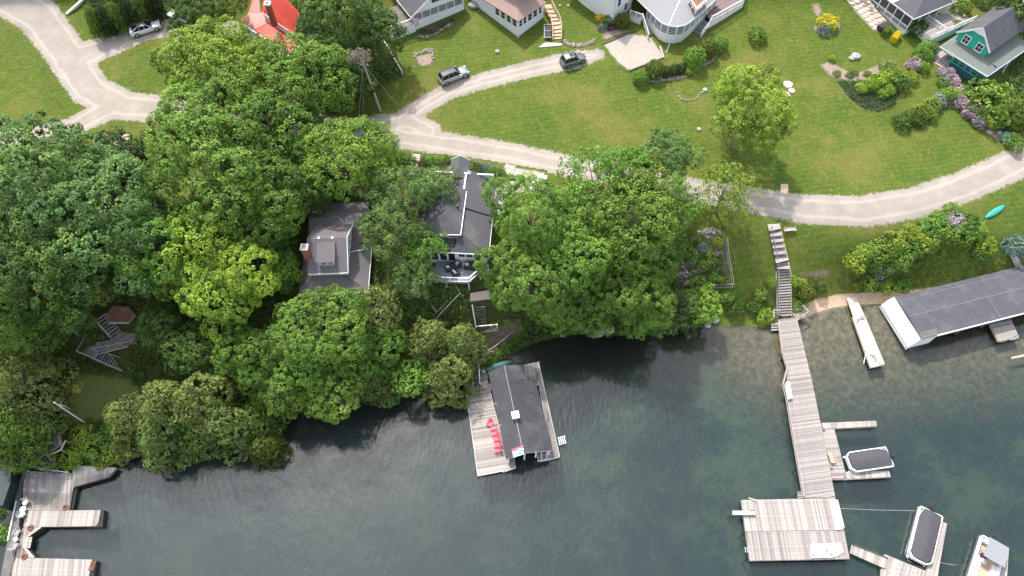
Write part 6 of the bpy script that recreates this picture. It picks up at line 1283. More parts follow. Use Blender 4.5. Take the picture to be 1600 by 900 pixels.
# ---------------------------------------------------------------- middle bank: stairs, slab, branches
o = G(750,500); t = stair_run('bank_stairs', 'mossy timber stairs with white handrail on the bank below the grey deck', [((748,478),(750,512),6.5,3.6,1.5,9),((745,513),(778,509),3.4,3.4,1.3,0)], o, MAT['plank_dark'], MAT['white'])
rail('stair_rail', t, o, [P(738.5,483,6.3), P(744,515,3.5), P(777,512,3.4)], .9, MAT['white'], post_gap=2, r=.07, lower=None, top=.14)
flatslab('stone_patio', [(734,470),(735,458),(765,453),(770,466)], MAT['flag'], 'small pink stone patio at the head of the mossy bank stairs', 'patio', .25, .3)
tagit(patch('bank_path', [(742,555),(738,570),(752,572),(775,548),(812,520),(812,508),(795,510),(776,514)], PM['soil'], .05), kind='structure')
for a, b, c, lb, r in (((657,452),(682,488),(700,470),'bleached forked branch on the bank below the left end of the deck',.12),((673,508),(690,488),(719,458),'long bleached branch leaning up towards the deck',.12),((711,443),(719,459),(724,462),'short white branch right under the deck corner',.1),((649,493),(658,500),(665,505),'short grey stick left of the long bleached branch',.09),((483,637),(505,628),(517,626),'fallen grey log lying at the waterline under the shore trees',.16),((752,555),(775,540),(803,517),'old handrail pole along the soil path to the boathouse',.08),((752,562),(760,552),(772,548),'grey board lying beside the soil path',.1)):
    q = [G(*v, .5+.2*i) for i, v in enumerate((a, b, c))]; tagit(MB(q[0]).tube(q, [r, r*.8, r*.45], 7).build('fallen_branch', MAT['dead'], None, True, loc=q[0]), lb, 'branch')
# ---------------------------------------------------------------- vehicles
def car(label, a, b, body, roof=None, kindc='suv', sunroof=False, name='parked_car', group='cars parked on and beside the gravel drives'):
    """a = rear px, b = front px (on the ground)"""
    A, B = G(*a), G(*b); c = (A+B)/2; L, W = (B-A).length, 1.86; rz = atan2(B.y-A.y, B.x-A.x)
    t = thing(name, label, 'car', (c.x, c.y, (A.z+B.z)/2+.03), rz, group); t.rotation_euler.y = -math.asin((B.z-A.z)/L); L = min(L, 4.75)
    h = L/2; roof = roof or body; H = 1.66 if kindc == 'suv' else 1.48
    if kindc == 'suv': prof = [(-h,.55,.78),(-h+.05,.95,.86),(-h+.25,1.02,.9),(-.6,1.0,.93),(h-1.35,.98,.92),(h-.5,.88,.86),(h-.08,.72,.74),(h,.5,.66)]
    else: prof = [(-h,.6,.74),(-h+.06,.98,.82),(-h+.3,1.04,.88),(-.5,.95,.92),(h-1.4,.9,.91),(h-.6,.8,.84),(h-.1,.66,.7),(h,.45,.62)]
    mb = MB(); vs = []; k = 9
    for x, z, w in prof:
        for (fy, fz) in ((-.97,.24),(-1,.5),(-.99,.8),(-.86,.97),(-.4,1.0),(.4,1.0),(.86,.97),(.99,.8),(1,.5),(.97,.24)): vs.append((x, fy*w, max(.24, z*fz) if fz > .3 else .24))
    n = 10
    mb.add(vs, [[i*n+j, i*n+(j+1)%n, (i+1)*n+(j+1)%n, (i+1)*n+j] for i in range(len(prof)-1) for j in range(n)]+[list(range(n)), [(len(prof)-1)*n+j for j in range(n)][::-1]])
    mb.build('body', body, t, True)
    g0, g1, r0, r1 = (-h+.12, h-1.25, -h+.5, h-2.05) if kindc == 'suv' else (-h+.15, h-1.3, -h+1.35, h-2.1)
    q = MB(); lo = [(g0,-.80),(g1,-.82),(g1,.82),(g0,.80)]; hi = [(r0,-.62),(r1,-.64),(r1,.64),(r0,.62)]
    q.add([(x,y,.92) for x, y in lo]+[(x,y,H-.04) for x, y in hi], [[0,1,2,3],[7,6,5,4],[0,4,5,1],[1,5,6,2],[2,6,7,3],[3,7,4,0]]); q.build('window_glass', MAT['glass'], t)
    r = MB(); vs = []
    for i in range(5):
        x = r0+.0+(r1-r0)*i/4
        for j in range(7): v = -1+j/3; vs.append((x, v*.65, H-.02+.05*(1-v*v)-.03*abs(i-2)/2))
    r.add(vs, [[i*7+j, i*7+j+1, (i+1)*7+j+1, (i+1)*7+j] for i in range(4) for j in range(6)]); r.build('roof', roof, t, True)
    p = MB()
    for s in (-1, 1):
        p.beam((g1,s*.80,.94),(r1,s*.64,H-.02),.05,.05); p.beam((g0,s*.79,.94),(r0,s*.62,H-.02),.09,.07)
        for f in (.36,.68): xx = g0+(g1-g0)*f; p.beam((xx,s*.81,.94),(r0+(r1-r0)*f,s*.64,H-.02),.05,.03)
    p.build('pillar', body, t)
    if sunroof: MB().box(((r0+r1)/2+.35,0,H+.035),(.6,.75,.03)).build('sunroof', MAT['glass'], t)
    if kindc == 'suv':
        for s in (-1, 1): MB().beam((r0+.1,s*.58,H+.07),(r1-.1,s*.6,H+.07),.04,.05).build('roof_rail', MAT['black'], t)
    for x in (-h+.85, h-.85):
        for s in (-1, 1):
            w = MB(); w.tube([(0,-.12,0),(0,.12,0)], [.35,.35], 18); wo_ = w.build('wheel', MAT['tyre'], t, loc=(x,s*.82,.35)); MB().tube([(0,s*.10,0),(0,s*.135,0)], [.22,.20], 10).build('rim', MAT['alloy'], wo_)
    for s in (-1, 1):
        MB().box((h-.22,s*.60,.66),(.28,.36,.13),-s*.35).build('headlight', MAT['white_vinyl'], t); MB().box((-h+.06,s*.62,.85),(.12,.28,.18)).build('tail_light', MAT['metal_red'], t); MB().box((g1-.35,s*1.0,1.0),(.16,.2,.14)).build('mirror', body, t)
    MB().box((h-.03,0,.5),(.08,1.1,.2)).build('grille', MAT['black'], t); MB().box((-h+.02,0,.42),(.1,1.4,.2)).build('bumper', MAT['black'], t)
    return t
wp = paint('white_car_paint', (.75,.76,.77), .3, .0); sp = paint('silver_car_paint', (.42,.47,.49), .3, .6); gp = paint('grey_car_paint', (.17,.19,.20), .3, .5); bp = mat('black_roof_paint', (.018,.018,.022), .45, .1, 2); rp = paint('pale_roof_paint', (.30,.32,.31), .3, .3)
car('white coupe with grey glass roof on the gravel drive at the upper left', (206,56), (254,41), wp, paint('grey_roof_paint', (.16,.17,.18), .25, .3), 'coupe')
car('white car half hidden under the dark trees above the grass island', (300,36), (266,24), wp, bp, 'coupe')
car('silver SUV with black roof parked on the grass beside the curving drive', (687,131), (731,113), sp, bp)
car('dark grey SUV with pale roof and sunroof at the end of the curving drive', (877,104), (914,92), gp, rp, sunroof=True)
# ---------------------------------------------------------------- utility pole, wires
b = G(595,173); t = thing('utility_pole', 'leaning weathered utility pole with a big twiggy nest on top', 'pole', b); top = Vector((-1.0,-.2,9.4))
MB().tube([(0,0,-.8), top*.5, top], [.19,.16,.12], 10).build('shaft', MAT['plank_pale'], t)
MB().beam(top+Vector((-.9,.3,-.6)), top+Vector((.9,-.3,-.6)), .12, .12).build('cross_arm', MAT['timber'], t)
for k in (-.7,0,.7): MB().tube([top+Vector((k,-.33*k,-.54)), top+Vector((k,-.33*k,-.34))], [.06,.04], 6).build('insulator', MAT['white'], t)
o = tagit(tree(567,102,9,'bush','D','x',h=1),'x') if 0 else None
nt_ = b+top+Vector((-.5,.3,.3)); rng = np.random.default_rng(5); cen = np.array([0,0,0])+rng.normal(size=(130,3))*np.array([.75,.55,.22]); pp, qq, tt = tufts(cen, np.tile([0,0,1.],(130,1)), np.full(130,.34), 16, rng)
tagit(link('twig_nest', leafmesh('twig_nest', pp, qq, tt, .07, .42, rng), None, nt_, color=(.24,.21,.15)), 'ragged grey-brown twig nest on top of the utility pole', 'nest')
for i, (x, y, lb) in enumerate(((560,190,'left guy wire of the utility pole'),(568,186,'second guy wire from the left of the utility pole'),(625,168,'right guy wire of the utility pole reaching the road edge'))):
    e = G(x, y, .05); s = b+top+Vector((0,0,-.5)); tagit(MB(e).tube([s, e], [.025]*2, 4).build('guy_wire', MAT['grey_metal'], None, loc=e), lb, 'wire')
s, e = G(-30,2,8), G(92,128,5.5); tagit(MB(s).tube([s, s.lerp(e,.5)-Vector((0,0,.5)), e], [.035]*3, 5).build('overhead_cable', MAT['black'], None, loc=s), 'dark overhead cable crossing the grass triangle in the upper left corner', 'cable')
A, B = G(104,22,.2), G(132,-3,.3); tagit(MB(A).beam(A, B, .35, .25).build('barrier_beam', MAT['white'], None, loc=A), 'pale straight beam lying beside the road at the top left', 'beam')
A, B = G(604,71,.4), G(628,112,.4); t = thing('low_fence', 'low white board fence below the boarded deck skirt', 'fence', A); MB(A).beam(A, B, .14, .45).build('board', MAT['white'], t)
for k in range(6): q = A.lerp(B, k/5); MB(A).beam(q-Vector((0,0,.5)), q+Vector((0,0,.32)), .16, .16).build('post', MAT['white'], t)
A, B = G(585,37,.4), G(603,69,.4); t = thing('low_fence', 'short upper stretch of white rail left of the boarded deck skirt', 'fence', A); MB(A).beam(A, B, .1, .12).build('board', MAT['white'], t)
# ---------------------------------------------------------------- stones
def rock_mesh(seed, sz=.55):
    rnd = random.Random(seed); mb = MB(); mb.ball((0,0,0), 1, sz, 7, 4, .16, rnd); return mb.mesh('stone', MAT['stone'])
ROCK = [rock_mesh(s) for s in range(4)]
def stones(par, o, pts, r=(.18,.34), gap=1.7, name='stone', seed=1, m=None, rows=1):
    rnd = random.Random(seed); q = [G(*p) for p in pts]; n = 0
    for a, b in zip(q[:-1], q[1:]):
        L = (b-a).length; s = 0
        while s < L:
            rr = rnd.uniform(*r); p = a.lerp(b, s/L)
            for k in range(rows):
                x, y = p.x+rnd.uniform(-.1,.1), p.y+rnd.uniform(-.1,.1)+k*.25; me = ROCK[rnd.randrange(4)]
                ob = link(name, me, par, (x-o[0], y-o[1], float(T(x,y))+rr*.25+k*.05-o[2]), (0,0,rnd.uniform(0,6)), (rr,rr*rnd.uniform(.7,1),rr))
            s += rr*gap
def stone_wall(label, pts, o_px, r=(.2,.36), seed=1, rows=2, name='stone_wall', cat='wall'):
    o = G(*o_px); t = thing(name, label, cat, o); stones(t, o, pts, r, 1.6, seed=seed, rows=rows); return t
stone_wall('curved dry stone wall between the curved stairs and the sand pad', [(882,67),(892,72),(904,73),(916,71),(931,64)], (905,72), seed=2)
stone_wall('stone edging curving below the clipped shrubs of the veranda house', [(1014,127),(1030,127),(1052,124),(1068,121),(1080,114),(1094,107),(1106,99),(1118,90)], (1060,122), seed=3, rows=1)
stone_wall('ring of small stones on the lawn below the clipped shrubs', [(1057,144),(1061,152),(1070,157),(1082,157),(1092,151),(1100,141)], (1078,150), (.14,.24), 4, 1, 'stone_ring', 'stones')
stone_wall('heaped stone edging beside the boarded skirt of the dark gabled cottage', [(657,58),(668,58),(680,53),(692,45),(704,38)], (680,54), (.2,.4), 5, 1)
def firepit():
    o = G(662,92); t = thing('fire_pit', 'square sunken stone fire pit on the grass above the silver SUV', 'fire pit', o); stones(t, o, [(648,87),(662,82),(676,80)], (.22,.34), 1.5, seed=6, rows=2); stones(t, o, [(676,80),(677,92),(674,100)], (.2,.3), 1.5, seed=7); stones(t, o, [(648,87),(652,98)], (.2,.3), 1.5, seed=8)
    patch('sand_floor', [(650,89),(674,84),(675,100),(660,103),(654,99)], PM['mulch'], .05, .25, t, o)
firepit()
def boulder(px, py, r, label, m='pale_stone', sz=.6, name='boulder', cat='boulder'):
    mb = MB(); mb.ball((0,0,0), r, sz, 9, 6, .13, random.Random(int(px))); p = G(px, py); return tagit(mb.build(name, MAT[m], None, loc=(p.x,p.y,p.z+r*.15)), label, cat)
for a in ((1337,89,.75,'white boulder on the lawn between the yellow bush bed and the mulch bed'),(1330,92,.5,'small pale rock touching the white boulder on the upper lawn'),(1092,202,.35,'small pale rock on the lawn left of the lone round tree base'),(1102,141,.4,'pale rock at the right end of the lawn stone ring'),(1134,115,.28,'tiny white rock above the lone round tree'),(777,81,.4,'flat pale rock on the lawn left of the curved stairs slab'),(740,9,.9,'reddish rock outcrop on the grass between the two upper cottages'),(875,9,.25,'white lawn stone right of the curved stairs, left one'),(888,9,.25,'white lawn stone right of the curved stairs, right one'),(1561,208,.45,'white rock beside the pale turquoise boat'),(1553,200,.4,'white rock left of the yellow bush bed end'),(1117,500,.6,'grey flat rock at the waterline right of the lime shore bush'),(1105,508,.5,'dark shore rock right of the grove'),(940,517,.7,'pale shore rock under the middle of the grove'),(952,514,.8,'reddish shore rock under the middle of the grove'),(935,522,.6,'low rock in the water under the grove'),(1235,497,.3,'small rock at the foot of the long stairs')):
    boulder(*a)
def slabs(label, pts, name='stepping_stones', cat='stones', m='flag'):
    o = G(*pts[0][:2]); t = thing(name, label, cat, o)
    for i, (x, y, r) in enumerate(pts):
        p = G(x, y, .09); rnd = random.Random(i*7+int(x)); n = rnd.randint(5,7); MB(o).slab([p+Vector((cos(6.283*k/n+i)*r*rnd.uniform(.8,1.05), sin(6.283*k/n+i)*r*rnd.uniform(.8,1.05), 0)) for k in range(n)], .2).build('flagstone', MAT[m], t)
slabs('group of flat pinkish flagstones on the grass right of the left-edge maple', [(175,213,.5),(183,222,.6),(197,214,.75),(186,231,.5),(193,240,.65),(201,237,.5),(187,243,.5),(199,247,.7),(203,231,.45)])
slabs('three large pale flat stones right of the lone round tree', [(1231,131,.85),(1237,141,.6),(1228,147,.75)], m='mulch' if 0 else 'flag')
# ---------------------------------------------------------------- shrubs
def shrub(px, py, r, kd, col, label, group=None, zs=1.0): return tree(px, py, r, kd, col, label, 'shrub', cat='shrub', group=group, zs=zs)
for a in [(1001,121,12,'ball','G','leftmost clipped round shrub below the sand pad'),(1023,109,15,'ball','CH','olive clipped shrub at the lower corner of the sand pad'),(1041,112,9,'ball','K','dark low hedge piece, left one, right of the olive clipped shrub'),(1054,109,9,'ball','K','dark low hedge piece, middle one, right of the olive clipped shrub'),(1064,107,8,'ball','K','dark low hedge piece, right one, before the big green ball'),(1085,91,17,'ball','G','largest clipped green ball below the side stairs'),(1105,77,15,'ball','CH','olive clipped ball behind the largest green ball'),(1126,69,12,'ball','G','rightmost clipped green ball of the row'),(1076,112,6,'ball','Y','tiny yellow-green ball at the stone edging'),(973,33,12,'ball','CH','tall clipped olive shrub by the veranda stairs'),(951,12,13,'bush','G','leafy green shrub left of the veranda house'),(953,29,9,'bush','G','small green shrub between the yellow bush and the clipped olive shrub'),(938,28,7,'bush','YF','bright yellow bush left of the veranda house'),(942,42,7,'bush','BL','silvery blue shrub left of the veranda house'),(956,42,6,'bush','R','dark red low shrub left of the veranda house'),(1183,54,13,'bush','G','single green shrub on the lawn right of the veranda house deck'),(1294,34,12,'bush','YF','bright yellow bush in the round stone bed'),(1287,46,8,'bush','BL','greyish plants in the round stone bed'),(1301,44,6,'bush','BL','grey-green plants at the right side of the round stone bed'),(1300,91,5,'ball','Y','pale clipped ball at the top of the mulch bed'),(1430,41,13,'bush','D','dark green shrub between the screened house and its deck'),
 (1308,114,5,'bush','G','left small green plant on the mulch bed'),(1328,116,5,'bush','G','second small green plant on the mulch bed'),(1336,112,5,'bush','G','third small green plant on the mulch bed'),(1356,115,5,'bush','G','right small green plant on the mulch bed'),(1388,105,10,'bush','G','green bush at the upper end of the mulch bed'),(1346,137,8,'bush','Y','yellow-green shrub at the lower left of the shrub row'),(1358,132,10,'bush','Y','second yellow-green shrub of the row by the ground cover'),(1371,126,11,'bush','Y','third yellow-green shrub of the row by the ground cover'),(1385,120,11,'bush','Y','fourth yellow-green shrub of the row by the ground cover'),(1397,113,9,'bush','L','top shrub of the yellow-green row'),(1380,146,8,'bush','L','loose light shrub low in the ground cover bed'),(1390,140,8,'bush','L','loose light shrub in the middle of the ground cover bed'),(1408,128,12,'bush','M','dark shrub at the right side of the ground cover bed'),(1425,120,9,'bush','Y','yellow shrub by the garden path'),(1430,100,9,'bush','LI','grey-pink flowering shrub beside the garden path'),(1442,104,9,'bush','L','light green shrub beside the pink one at the garden path'),(1440,85,12,'bush','G','green shrub row lower part along the earth path'),(1450,74,11,'bush','G','green shrub row upper part along the earth path'),
 (1410,190,12,'bush','D','dark end shrub of the long lower bed'),(1425,182,11,'bush','M','green shrub in the long lower bed near its left end'),(1436,186,10,'bush','D','dark low shrub in the long lower bed'),(1440,172,11,'bush','L','light shrub in the middle of the long lower bed'),(1452,178,10,'bush','G','green shrub low in the middle of the long lower bed'),(1456,163,11,'bush','Y','yellow-green shrub of the long lower bed'),(1468,156,9,'bush','LI','pinkish flowering shrub of the long lower bed'),(1478,150,11,'bush','G','green shrub at the upper end of the long lower bed'),(1490,146,10,'bush','Y','bright shrub joining the lower bed to the lilacs'),
 (1479,115,10,'bush','LI','topmost lilac in front of the turquoise cottage'),(1487,126,10,'bush','LI','second lilac in front of the turquoise cottage'),(1495,140,9,'bush','LI','third lilac in front of the turquoise cottage'),(1475,128,8,'bush','G','green shrub left of the lilacs'),(1500,158,10,'bush','LI','fourth lilac down the row'),(1511,165,10,'bush','LI','fifth lilac down the row'),(1518,175,10,'bush','LI','sixth lilac down the row'),(1530,188,10,'bush','LI','seventh lilac down the row'),(1543,189,7,'bush','YF','bright yellow bush among the lilacs at the lawn end'),(1506,148,10,'bush','G','green shrub right of the lilac row'),(1550,160,27,'bush','G','large leafy shrub below the turquoise cottage'),(1535,142,18,'bush','M','leafy shrub at the corner of the turquoise cottage'),(1590,187,17,'ball','CH','large clipped olive ball at the right edge'),(1562,190,10,'bush','M','shrub between the big leafy shrub and the olive ball'),(1585,222,12,'bush','G','green shrub at the right edge beside the pale turquoise boat'),(1560,28,14,'bush','M','shrub behind the turquoise cottage roof, left'),(1494,40,8,'bush','G','green shrub left of the turquoise cottage roof'),(1500,10,14,'bush','G','green shrub above the turquoise cottage at the top edge')]:
    shrub(*a)
for k, (c, cc, lb) in enumerate((((1383,52),'G','clipped light green box hedge at the patio steps'),((1397,62),'YF','clipped bright yellow box hedge at the patio steps'))):
    rng = np.random.default_rng(80+k); n = 900; u = rng.uniform(-1,1,(n,3)); ax = rng.integers(0,3,n); sg = np.sign(rng.uniform(-1,1,n)); sg[ax == 2] = 1; u[np.arange(n),ax] = sg; nn = np.zeros((n,3)); nn[np.arange(n),ax] = sg
    pos = u*np.array([.95,.42,.5])+np.array([0,0,.5]); pp, qq, tt = tufts(pos, nn, np.full(n,.08), 5, rng); p = G(*c); tagit(link('box_hedge', leafmesh('box_hedge', pp, qq, tt, .06, .09, rng), None, p, (0,0,radians(50)), color=PAL[cc] if k else (.17,.24,.03)), lb, 'hedge')
# beds
def bed(name, label, pts, m, edge_pts=None, cat='flower bed', seed=1, plants=None, r=(.12,.2)):
    o = G(*pts[0]); t = thing(name, label, cat, o); patch('soil', pts, m, .04, .3, t, o)
    if edge_pts: stones(t, o, edge_pts, r, 1.8, seed=seed)
    if plants:
        pl, dens, col, w, l, tr = plants; ground_leaves('plants', [gpoly(pl)], dens, tr, 14, w, l, col, seed, h=(.02,.25), parent=t, o=o)
    return t
bed('flower_bed', 'round stone edged bed under the bright yellow bush on the lawn', [(1272,42),(1280,52),(1295,56),(1308,48),(1312,38),(1300,30),(1285,32)], PM['mulch'], [(1271,44),(1278,53),(1290,57),(1302,53),(1311,44),(1312,36)], seed=21)
bed('flower_bed', 'crescent mulch bed with small plants on the upper right lawn', [(1284,102),(1296,96),(1312,106),(1330,114),(1350,112),(1376,100),(1392,94),(1404,104),(1400,114),(1370,118),(1350,126),(1320,124),(1298,118)], PM['mulch'], [(1283,102),(1292,115),(1306,122),(1330,126),(1352,125)], seed=22)
bed('ground_cover_bed', 'dark green ground cover bed under the yellow-green shrub row', [(1308,128),(1345,128),(1380,140),(1420,118),(1412,140),(1396,165),(1372,176),(1345,168),(1322,148)], PM['soil'], None, seed=23, plants=([(1308,128),(1345,128),(1380,135),(1420,116),(1412,140),(1396,165),(1372,176),(1345,168),(1322,148)], 30, (.075,.165,.045), .06, .16, .26))
bed('flower_bed', 'long planted bed running down from the lilacs on the lawn', [(1396,196),(1402,180),(1440,160),(1480,142),(1500,150),(1480,168),(1445,196),(1415,201)], PM['soil'], None, seed=24, plants=([(1396,196),(1402,180),(1440,160),(1480,142),(1500,150),(1480,168),(1445,196),(1415,201)], 12, (.10,.19,.04), .1, .2, .3))
bed('flower_bed', 'rocky lilac bed running down to the pale turquoise boat', [(1470,112),(1490,108),(1500,140),(1530,160),(1556,190),(1572,210),(1560,222),(1540,200),(1510,178),(1488,150)], PM['mulch'], [(1500,160),(1512,178),(1530,195),(1545,208),(1560,218)], seed=25, r=(.15,.3), plants=([(1470,112),(1490,108),(1500,140),(1530,160),(1556,190),(1572,210),(1560,218),(1540,200),(1510,178),(1488,150)], 8, (.17,.22,.10), .1, .18, .25))
bed('flower_bed', 'narrow bed with a golden patch inside the stone edging below the clipped shrubs', [(1010,127),(1015,118),(1045,117),(1075,118),(1068,122),(1050,126)], PM['mulch'], None)
bed('flower_bed', 'bare stony bed beside the tall clipped olive shrub', [(940,45),(952,40),(985,48),(978,56),(945,66)], PM['mulch'], None)
bed('flower_bed', 'green bed along the boarded skirt of the dark gabled cottage', [(652,56),(670,58),(706,40),(712,28),(690,36),(655,50)], PM['soil'], None, seed=26, plants=([(655,54),(670,56),(706,38),(712,28),(690,36),(658,50)], 5, (.05,.12,.025), .1, .25, .35))
# pads, sheets of bare earth
tagit(patch('sand_pad', [(943,68),(985,54),(1016,58),(1037,90),(985,110),(965,98)], PM['sand'], .06), kind='structure')
for i, (a, b, lb) in enumerate((((942,69),(992,48),'timber edge along the top of the sand pad'),((983,111),(1038,90),'timber edge along the bottom right of the sand pad'),((1037,90),(1031,72),'short timber at the right corner of the sand pad'))):
    A, B = G(*a,.1), G(*b,.1); tagit(MB(A).beam(A, B, .22, .22).build('timber_edging', MAT['timber' if i == 2 else 'timber_dark'], None, loc=A), lb, 'timber')
tagit(patch('earth_path', [(1488,60),(1496,64),(1450,90),(1425,104),(1412,108),(1410,100),(1440,86)], PM['soil'], .04), kind='structure')
for n_, pts, m in (('bare_patch', [(1262,0),(1285,0),(1290,20),(1282,34),(1268,24)], 'mulch'), ('bare_patch', [(930,78),(958,72),(968,84),(948,96),(925,92)], 'road'), ('bare_patch', [(262,70),(285,62),(300,95),(285,118),(258,112)], 'soil'), ('bare_patch', [(722,84),(748,80),(752,88),(728,92)], 'mulch'), ('bare_patch', [(1240,425),(1290,410),(1310,425),(1290,440),(1250,440)], 'mulch'),):
    pl = gpoly(pts); xs = [p[0] for p in pl]; ys = [p[1] for p in pl]
    tagit(region(n_, (lambda pl: lambda X, Y: polysdf(X, Y, pl)*.5+.35+.0*X)(pl), PM[m], (min(xs)-2, max(xs)+2, min(ys)-2, max(ys)+2), .02, 1.1, .3), kind='structure')
# ---------------------------------------------------------------- cottage shrub bed
for i, (x, y, r, c, lb) in enumerate([(662,254,8,'D','first dark shrub right of the pale stone steps'),(672,252,9,'G','second shrub from the left in the cottage road bed'),(684,250,8,'L','light shrub left of the entry gable'),(697,248,7,'G','shrub above the entry gable'),(710,251,8,'M','shrub just right of the entry gable peak'),(722,256,8,'L','light shrub right of the entry gable'),(733,259,10,'B','bluish shrub in the middle of the cottage road bed'),(746,263,10,'D','dark shrub in the middle of the cottage road bed'),(757,264,9,'BL','silvery shrub of the cottage road bed'),(768,268,10,'B','bluish shrub towards the red edged steps'),(780,271,10,'G','green shrub nearest the red edged steps'),(640,252,11,'D','dark shrub left of the pale stone steps'),(628,248,11,'M','shrub at the left end of the cottage frontage')]): shrub(x, y, r, 'bush', c, lb)
bed('shrub_bed', 'planted bed between the road and the deck cottage', [(655,243),(700,246),(760,254),(792,262),(788,280),(740,272),(690,264),(656,262)], PM['soil'], None, seed=31, plants=([(655,243),(700,246),(760,254),(792,262),(788,280),(740,272),(690,264),(656,262)], 4, (.08,.15,.035), .1, .2, .3))
# ---------------------------------------------------------------- terraced garden
tagit(patch('garden_terrace', [(1060,405),(1075,372),(1100,360),(1132,366),(1142,446),(1104,450),(1060,450)], PM['soil'], .045), kind='structure')
for i, (pts, lb) in enumerate((([(1066,415),(1085,410),(1105,404),(1122,398)],'middle stone terrace wall of the fenced garden'),([(1058,434),(1078,430),(1095,424)],'lower left stone terrace wall of the fenced garden'),([(1092,366),(1110,362),(1130,368)],'upper stone terrace wall of the fenced garden'))): stone_wall(lb, pts, pts[1], (.2,.38), 40+i, 2)
tagit(ground_leaves('garden_plants', [gpoly([(1062,400),(1078,374),(1100,364),(1130,370),(1138,444),(1104,448),(1062,448)])], 7, .22, 14, .09, .18, (.11,.21,.04), 33, h=(.02,.4)), 'low mixed plants filling the stony terraced garden', 'garden plants')
rnd = random.Random(9); o = G(1100,405); t = thing('stone_heap', 'scattered pale stones among the plants of the terraced garden', 'stones', o)
for _ in range(70):
    x, y = rnd.uniform(1064,1136), rnd.uniform(368,446); p = G(x, y); s = rnd.uniform(.12,.34); link('stone', ROCK[rnd.randrange(4)], t, (p.x-o.x,p.y-o.y,p.z-o.z+s*.2), (0,0,rnd.uniform(0,6)), (s,s,s))
o = G(1143,449); t = thing('garden_fence', 'grey rail fence along the right and bottom of the terraced garden', 'fence', o); rail('fence_rail', t, o, [G(1134,378), G(1136,400), G(1140,425), G(1144,449), G(1104,451)], .9, MAT['timber'], post_gap=2, top=.08)
for i, (x, y, r, k, c, lb) in enumerate([(1122,378,9,'ball','Y','bright yellow-green ball in the terraced garden'),(1080,398,12,'bush','G','green bush at the left of the middle terrace wall'),(1095,388,10,'bush','BL','silvery bush in the terraced garden'),(1105,395,9,'bush','G','green bush right of the silvery one in the terraced garden'),(1100,412,12,'bush','M','bush below the middle terrace wall'),(1118,408,10,'bush','D','dark bush by the right garden fence'),(1090,440,13,'bush','G','bush near the bottom garden rail, left'),(1112,432,11,'bush','M','bush near the bottom garden rail, middle'),(1128,436,10,'bush','D','bush near the bottom garden rail, right'),(1070,385,11,'bush','L','light bush at the upper left of the terraced garden'),(1085,372,10,'bush','M','bush above the terraced garden'),(1135,465,11,'bush','G','bush just below the bottom garden rail'),(1110,478,12,'bush','G','green shrub above the flat shore rock'),(1150,480,12,'bush','D','low dark shrub on the shore left of the long stairs'),(1195,492,12,'bush','Y','lime shrub left of the foot of the long stairs'),(1188,460,11,'bush','G','green shrub left of the middle of the long stairs'),(1205,440,9,'bush','G','small shrub tight to the left of the long stairs'),(1178,478,10,'bush','M','low shrub between the grove end and the long stairs'),(1240,438,8,'bush','Y','small yellow-green shrub right of the long stairs, upper'),(1252,442,8,'bush','Y','second small yellow-green shrub right of the long stairs'),(1260,459,13,'ball','CH','rounded olive shrub right of the long stairs foot'),(1245,478,9,'bush','G','bright green shrub at the foot of the long stairs'),(1282,448,9,'bush','D','dark low shrub above the sandy beach')]): shrub(x, y, r, k, c, lb)
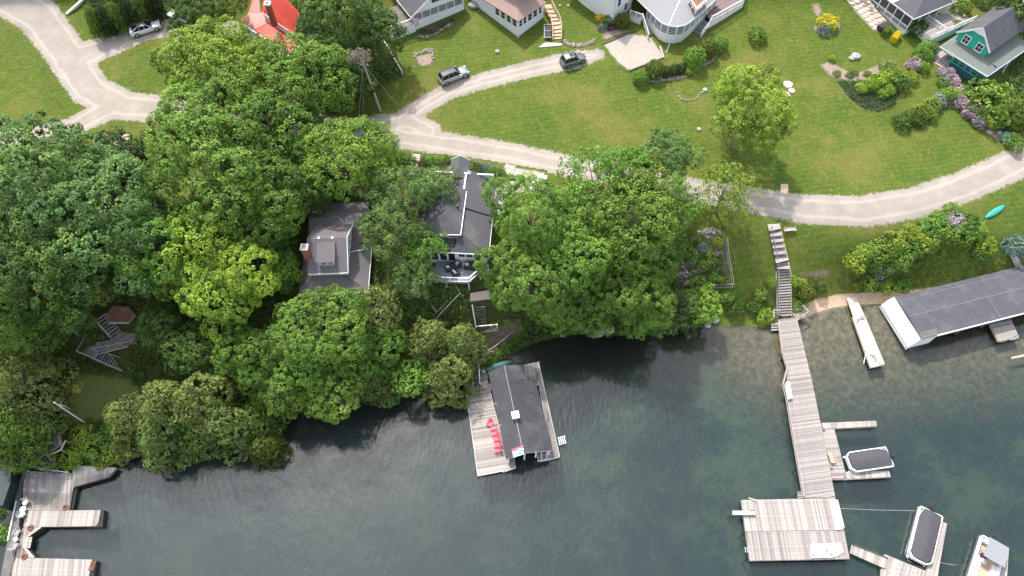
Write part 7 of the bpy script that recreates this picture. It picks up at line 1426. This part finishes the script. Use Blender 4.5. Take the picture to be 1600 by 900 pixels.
# ---------------------------------------------------------------- lilac thicket on the right bank
th = [(1336,408,16,'bush','Y','round bright shrub at the left end of the lilac thicket'),(1358,410,12,'bush','G','green shrub right of the round bright one'),(1350,395,14,'bush','L','light shrub at the upper left of the lilac thicket'),(1372,392,17,'bush','G','shrub in the upper left of the lilac thicket'),(1380,412,16,'bush','M','darker shrub low in the lilac thicket'),(1395,378,17,'bush','L','light shrub in the upper middle of the lilac thicket'),(1403,400,18,'bush','G','large shrub in the centre of the lilac thicket'),(1422,388,17,'bush','G','shrub right of centre in the lilac thicket'),(1425,365,15,'bush','Y','yellow-green shrub along the road side of the thicket'),(1445,378,17,'bush','L','light shrub in the right half of the thicket'),(1450,355,15,'bush','G','shrub near the road in the right half of the thicket'),(1470,362,16,'bush','M','shrub left of the purple lilac'),(1468,342,12,'bush','G','small roadside shrub left of the lilac'),(1490,345,14,'bush','LI','lilac bush with grey-purple flowers near the turquoise canoe'),(1500,362,17,'bush','G','large green shrub below the grey-purple lilac'),(1512,345,14,'bush','M','shrub just left of the turquoise canoe'),(1488,328,11,'bush','L','roadside shrub above the grey-purple lilac'),(1525,358,13,'bush','G','shrub below the turquoise canoe'),(1384,418,10,'bush','LI','small lilac at the bottom of the thicket'),(1372,424,10,'bush','LI','second small lilac at the bottom left of the thicket'),(1540,382,13,'bush','Y','yellow flowering shrub near the top of the plank ramp'),(1532,395,10,'bush','B','dark green shrub below the yellow flowering one'),(1358,440,12,'bush','G','green shrub low on the bank above the narrow dock'),(1385,445,12,'bush','L','light shrub on the bank behind the white boathouse end'),(1410,445,11,'bush','G','green shrub behind the roof of the long boathouse'),(1340,445,9,'bush','M','small shrub right above the sandy beach'),(1590,385,16,'bush','BL','greyish shrub at the right edge near the plank ramp')]
for a in th: shrub(*a)
tagit(ground_leaves('rough_bank_grass', [gpoly([(1290,445),(1330,420),(1400,420),(1480,385),(1540,395),(1580,415),(1600,418),(1600,425),(1400,458),(1310,456)]), gpoly([(1320,400),(1400,360),(1480,330),(1530,340),(1545,390),(1480,400),(1400,425),(1340,425)]), gpoly([(1165,470),(1215,455),(1215,500),(1160,496)]), gpoly([(1236,430),(1270,430),(1290,445),(1262,478),(1238,480)])], 3.2, .35, 16, .09, .25, (.13,.19,.03), 9, h=(.0,.35)), 'rough tussocky grass and weeds on the bank behind the long boathouse', 'rough grass')
tagit(ground_leaves('shore_fringe', [gpoly([(740,596),(780,566),(830,536),(900,518),(960,524),(1020,520),(1080,505),(1110,502),(1080,480),(1000,490),(900,490),(830,505),(780,540),(740,570)]), gpoly([(115,660),(150,655),(215,690),(235,706),(190,732),(112,733),(90,725)]), gpoly([(0,790),(14,800),(6,860),(-20,880)])], 4.5, .45, 18, .12, .26, (.10,.19,.03), 10, h=(.05,.7)), 'bright leafy fringe of low plants along the waterline', 'shore plants')
for x, y, r, c, lb in ((130,680,16,'L','pale bush left on the mound above the lower left dock'),(150,700,18,'G','green bush in the middle of the mound above the lower left dock'),(175,680,20,'G','upper right bush on the mound above the lower left dock'),(185,705,18,'L','right hand bush on the mound above the lower left dock'),(112,715,14,'Y','bright bush hugging the railing of the lower left dock stairs'),(205,700,14,'M','dark bush at the water end of the lower left mound'),(160,722,12,'L','low bush right at the back edge of the lower left dock'),(2,835,12,'G','bright bush at the left edge beside the concrete strip')): shrub(x, y, r, 'bush', c, lb)
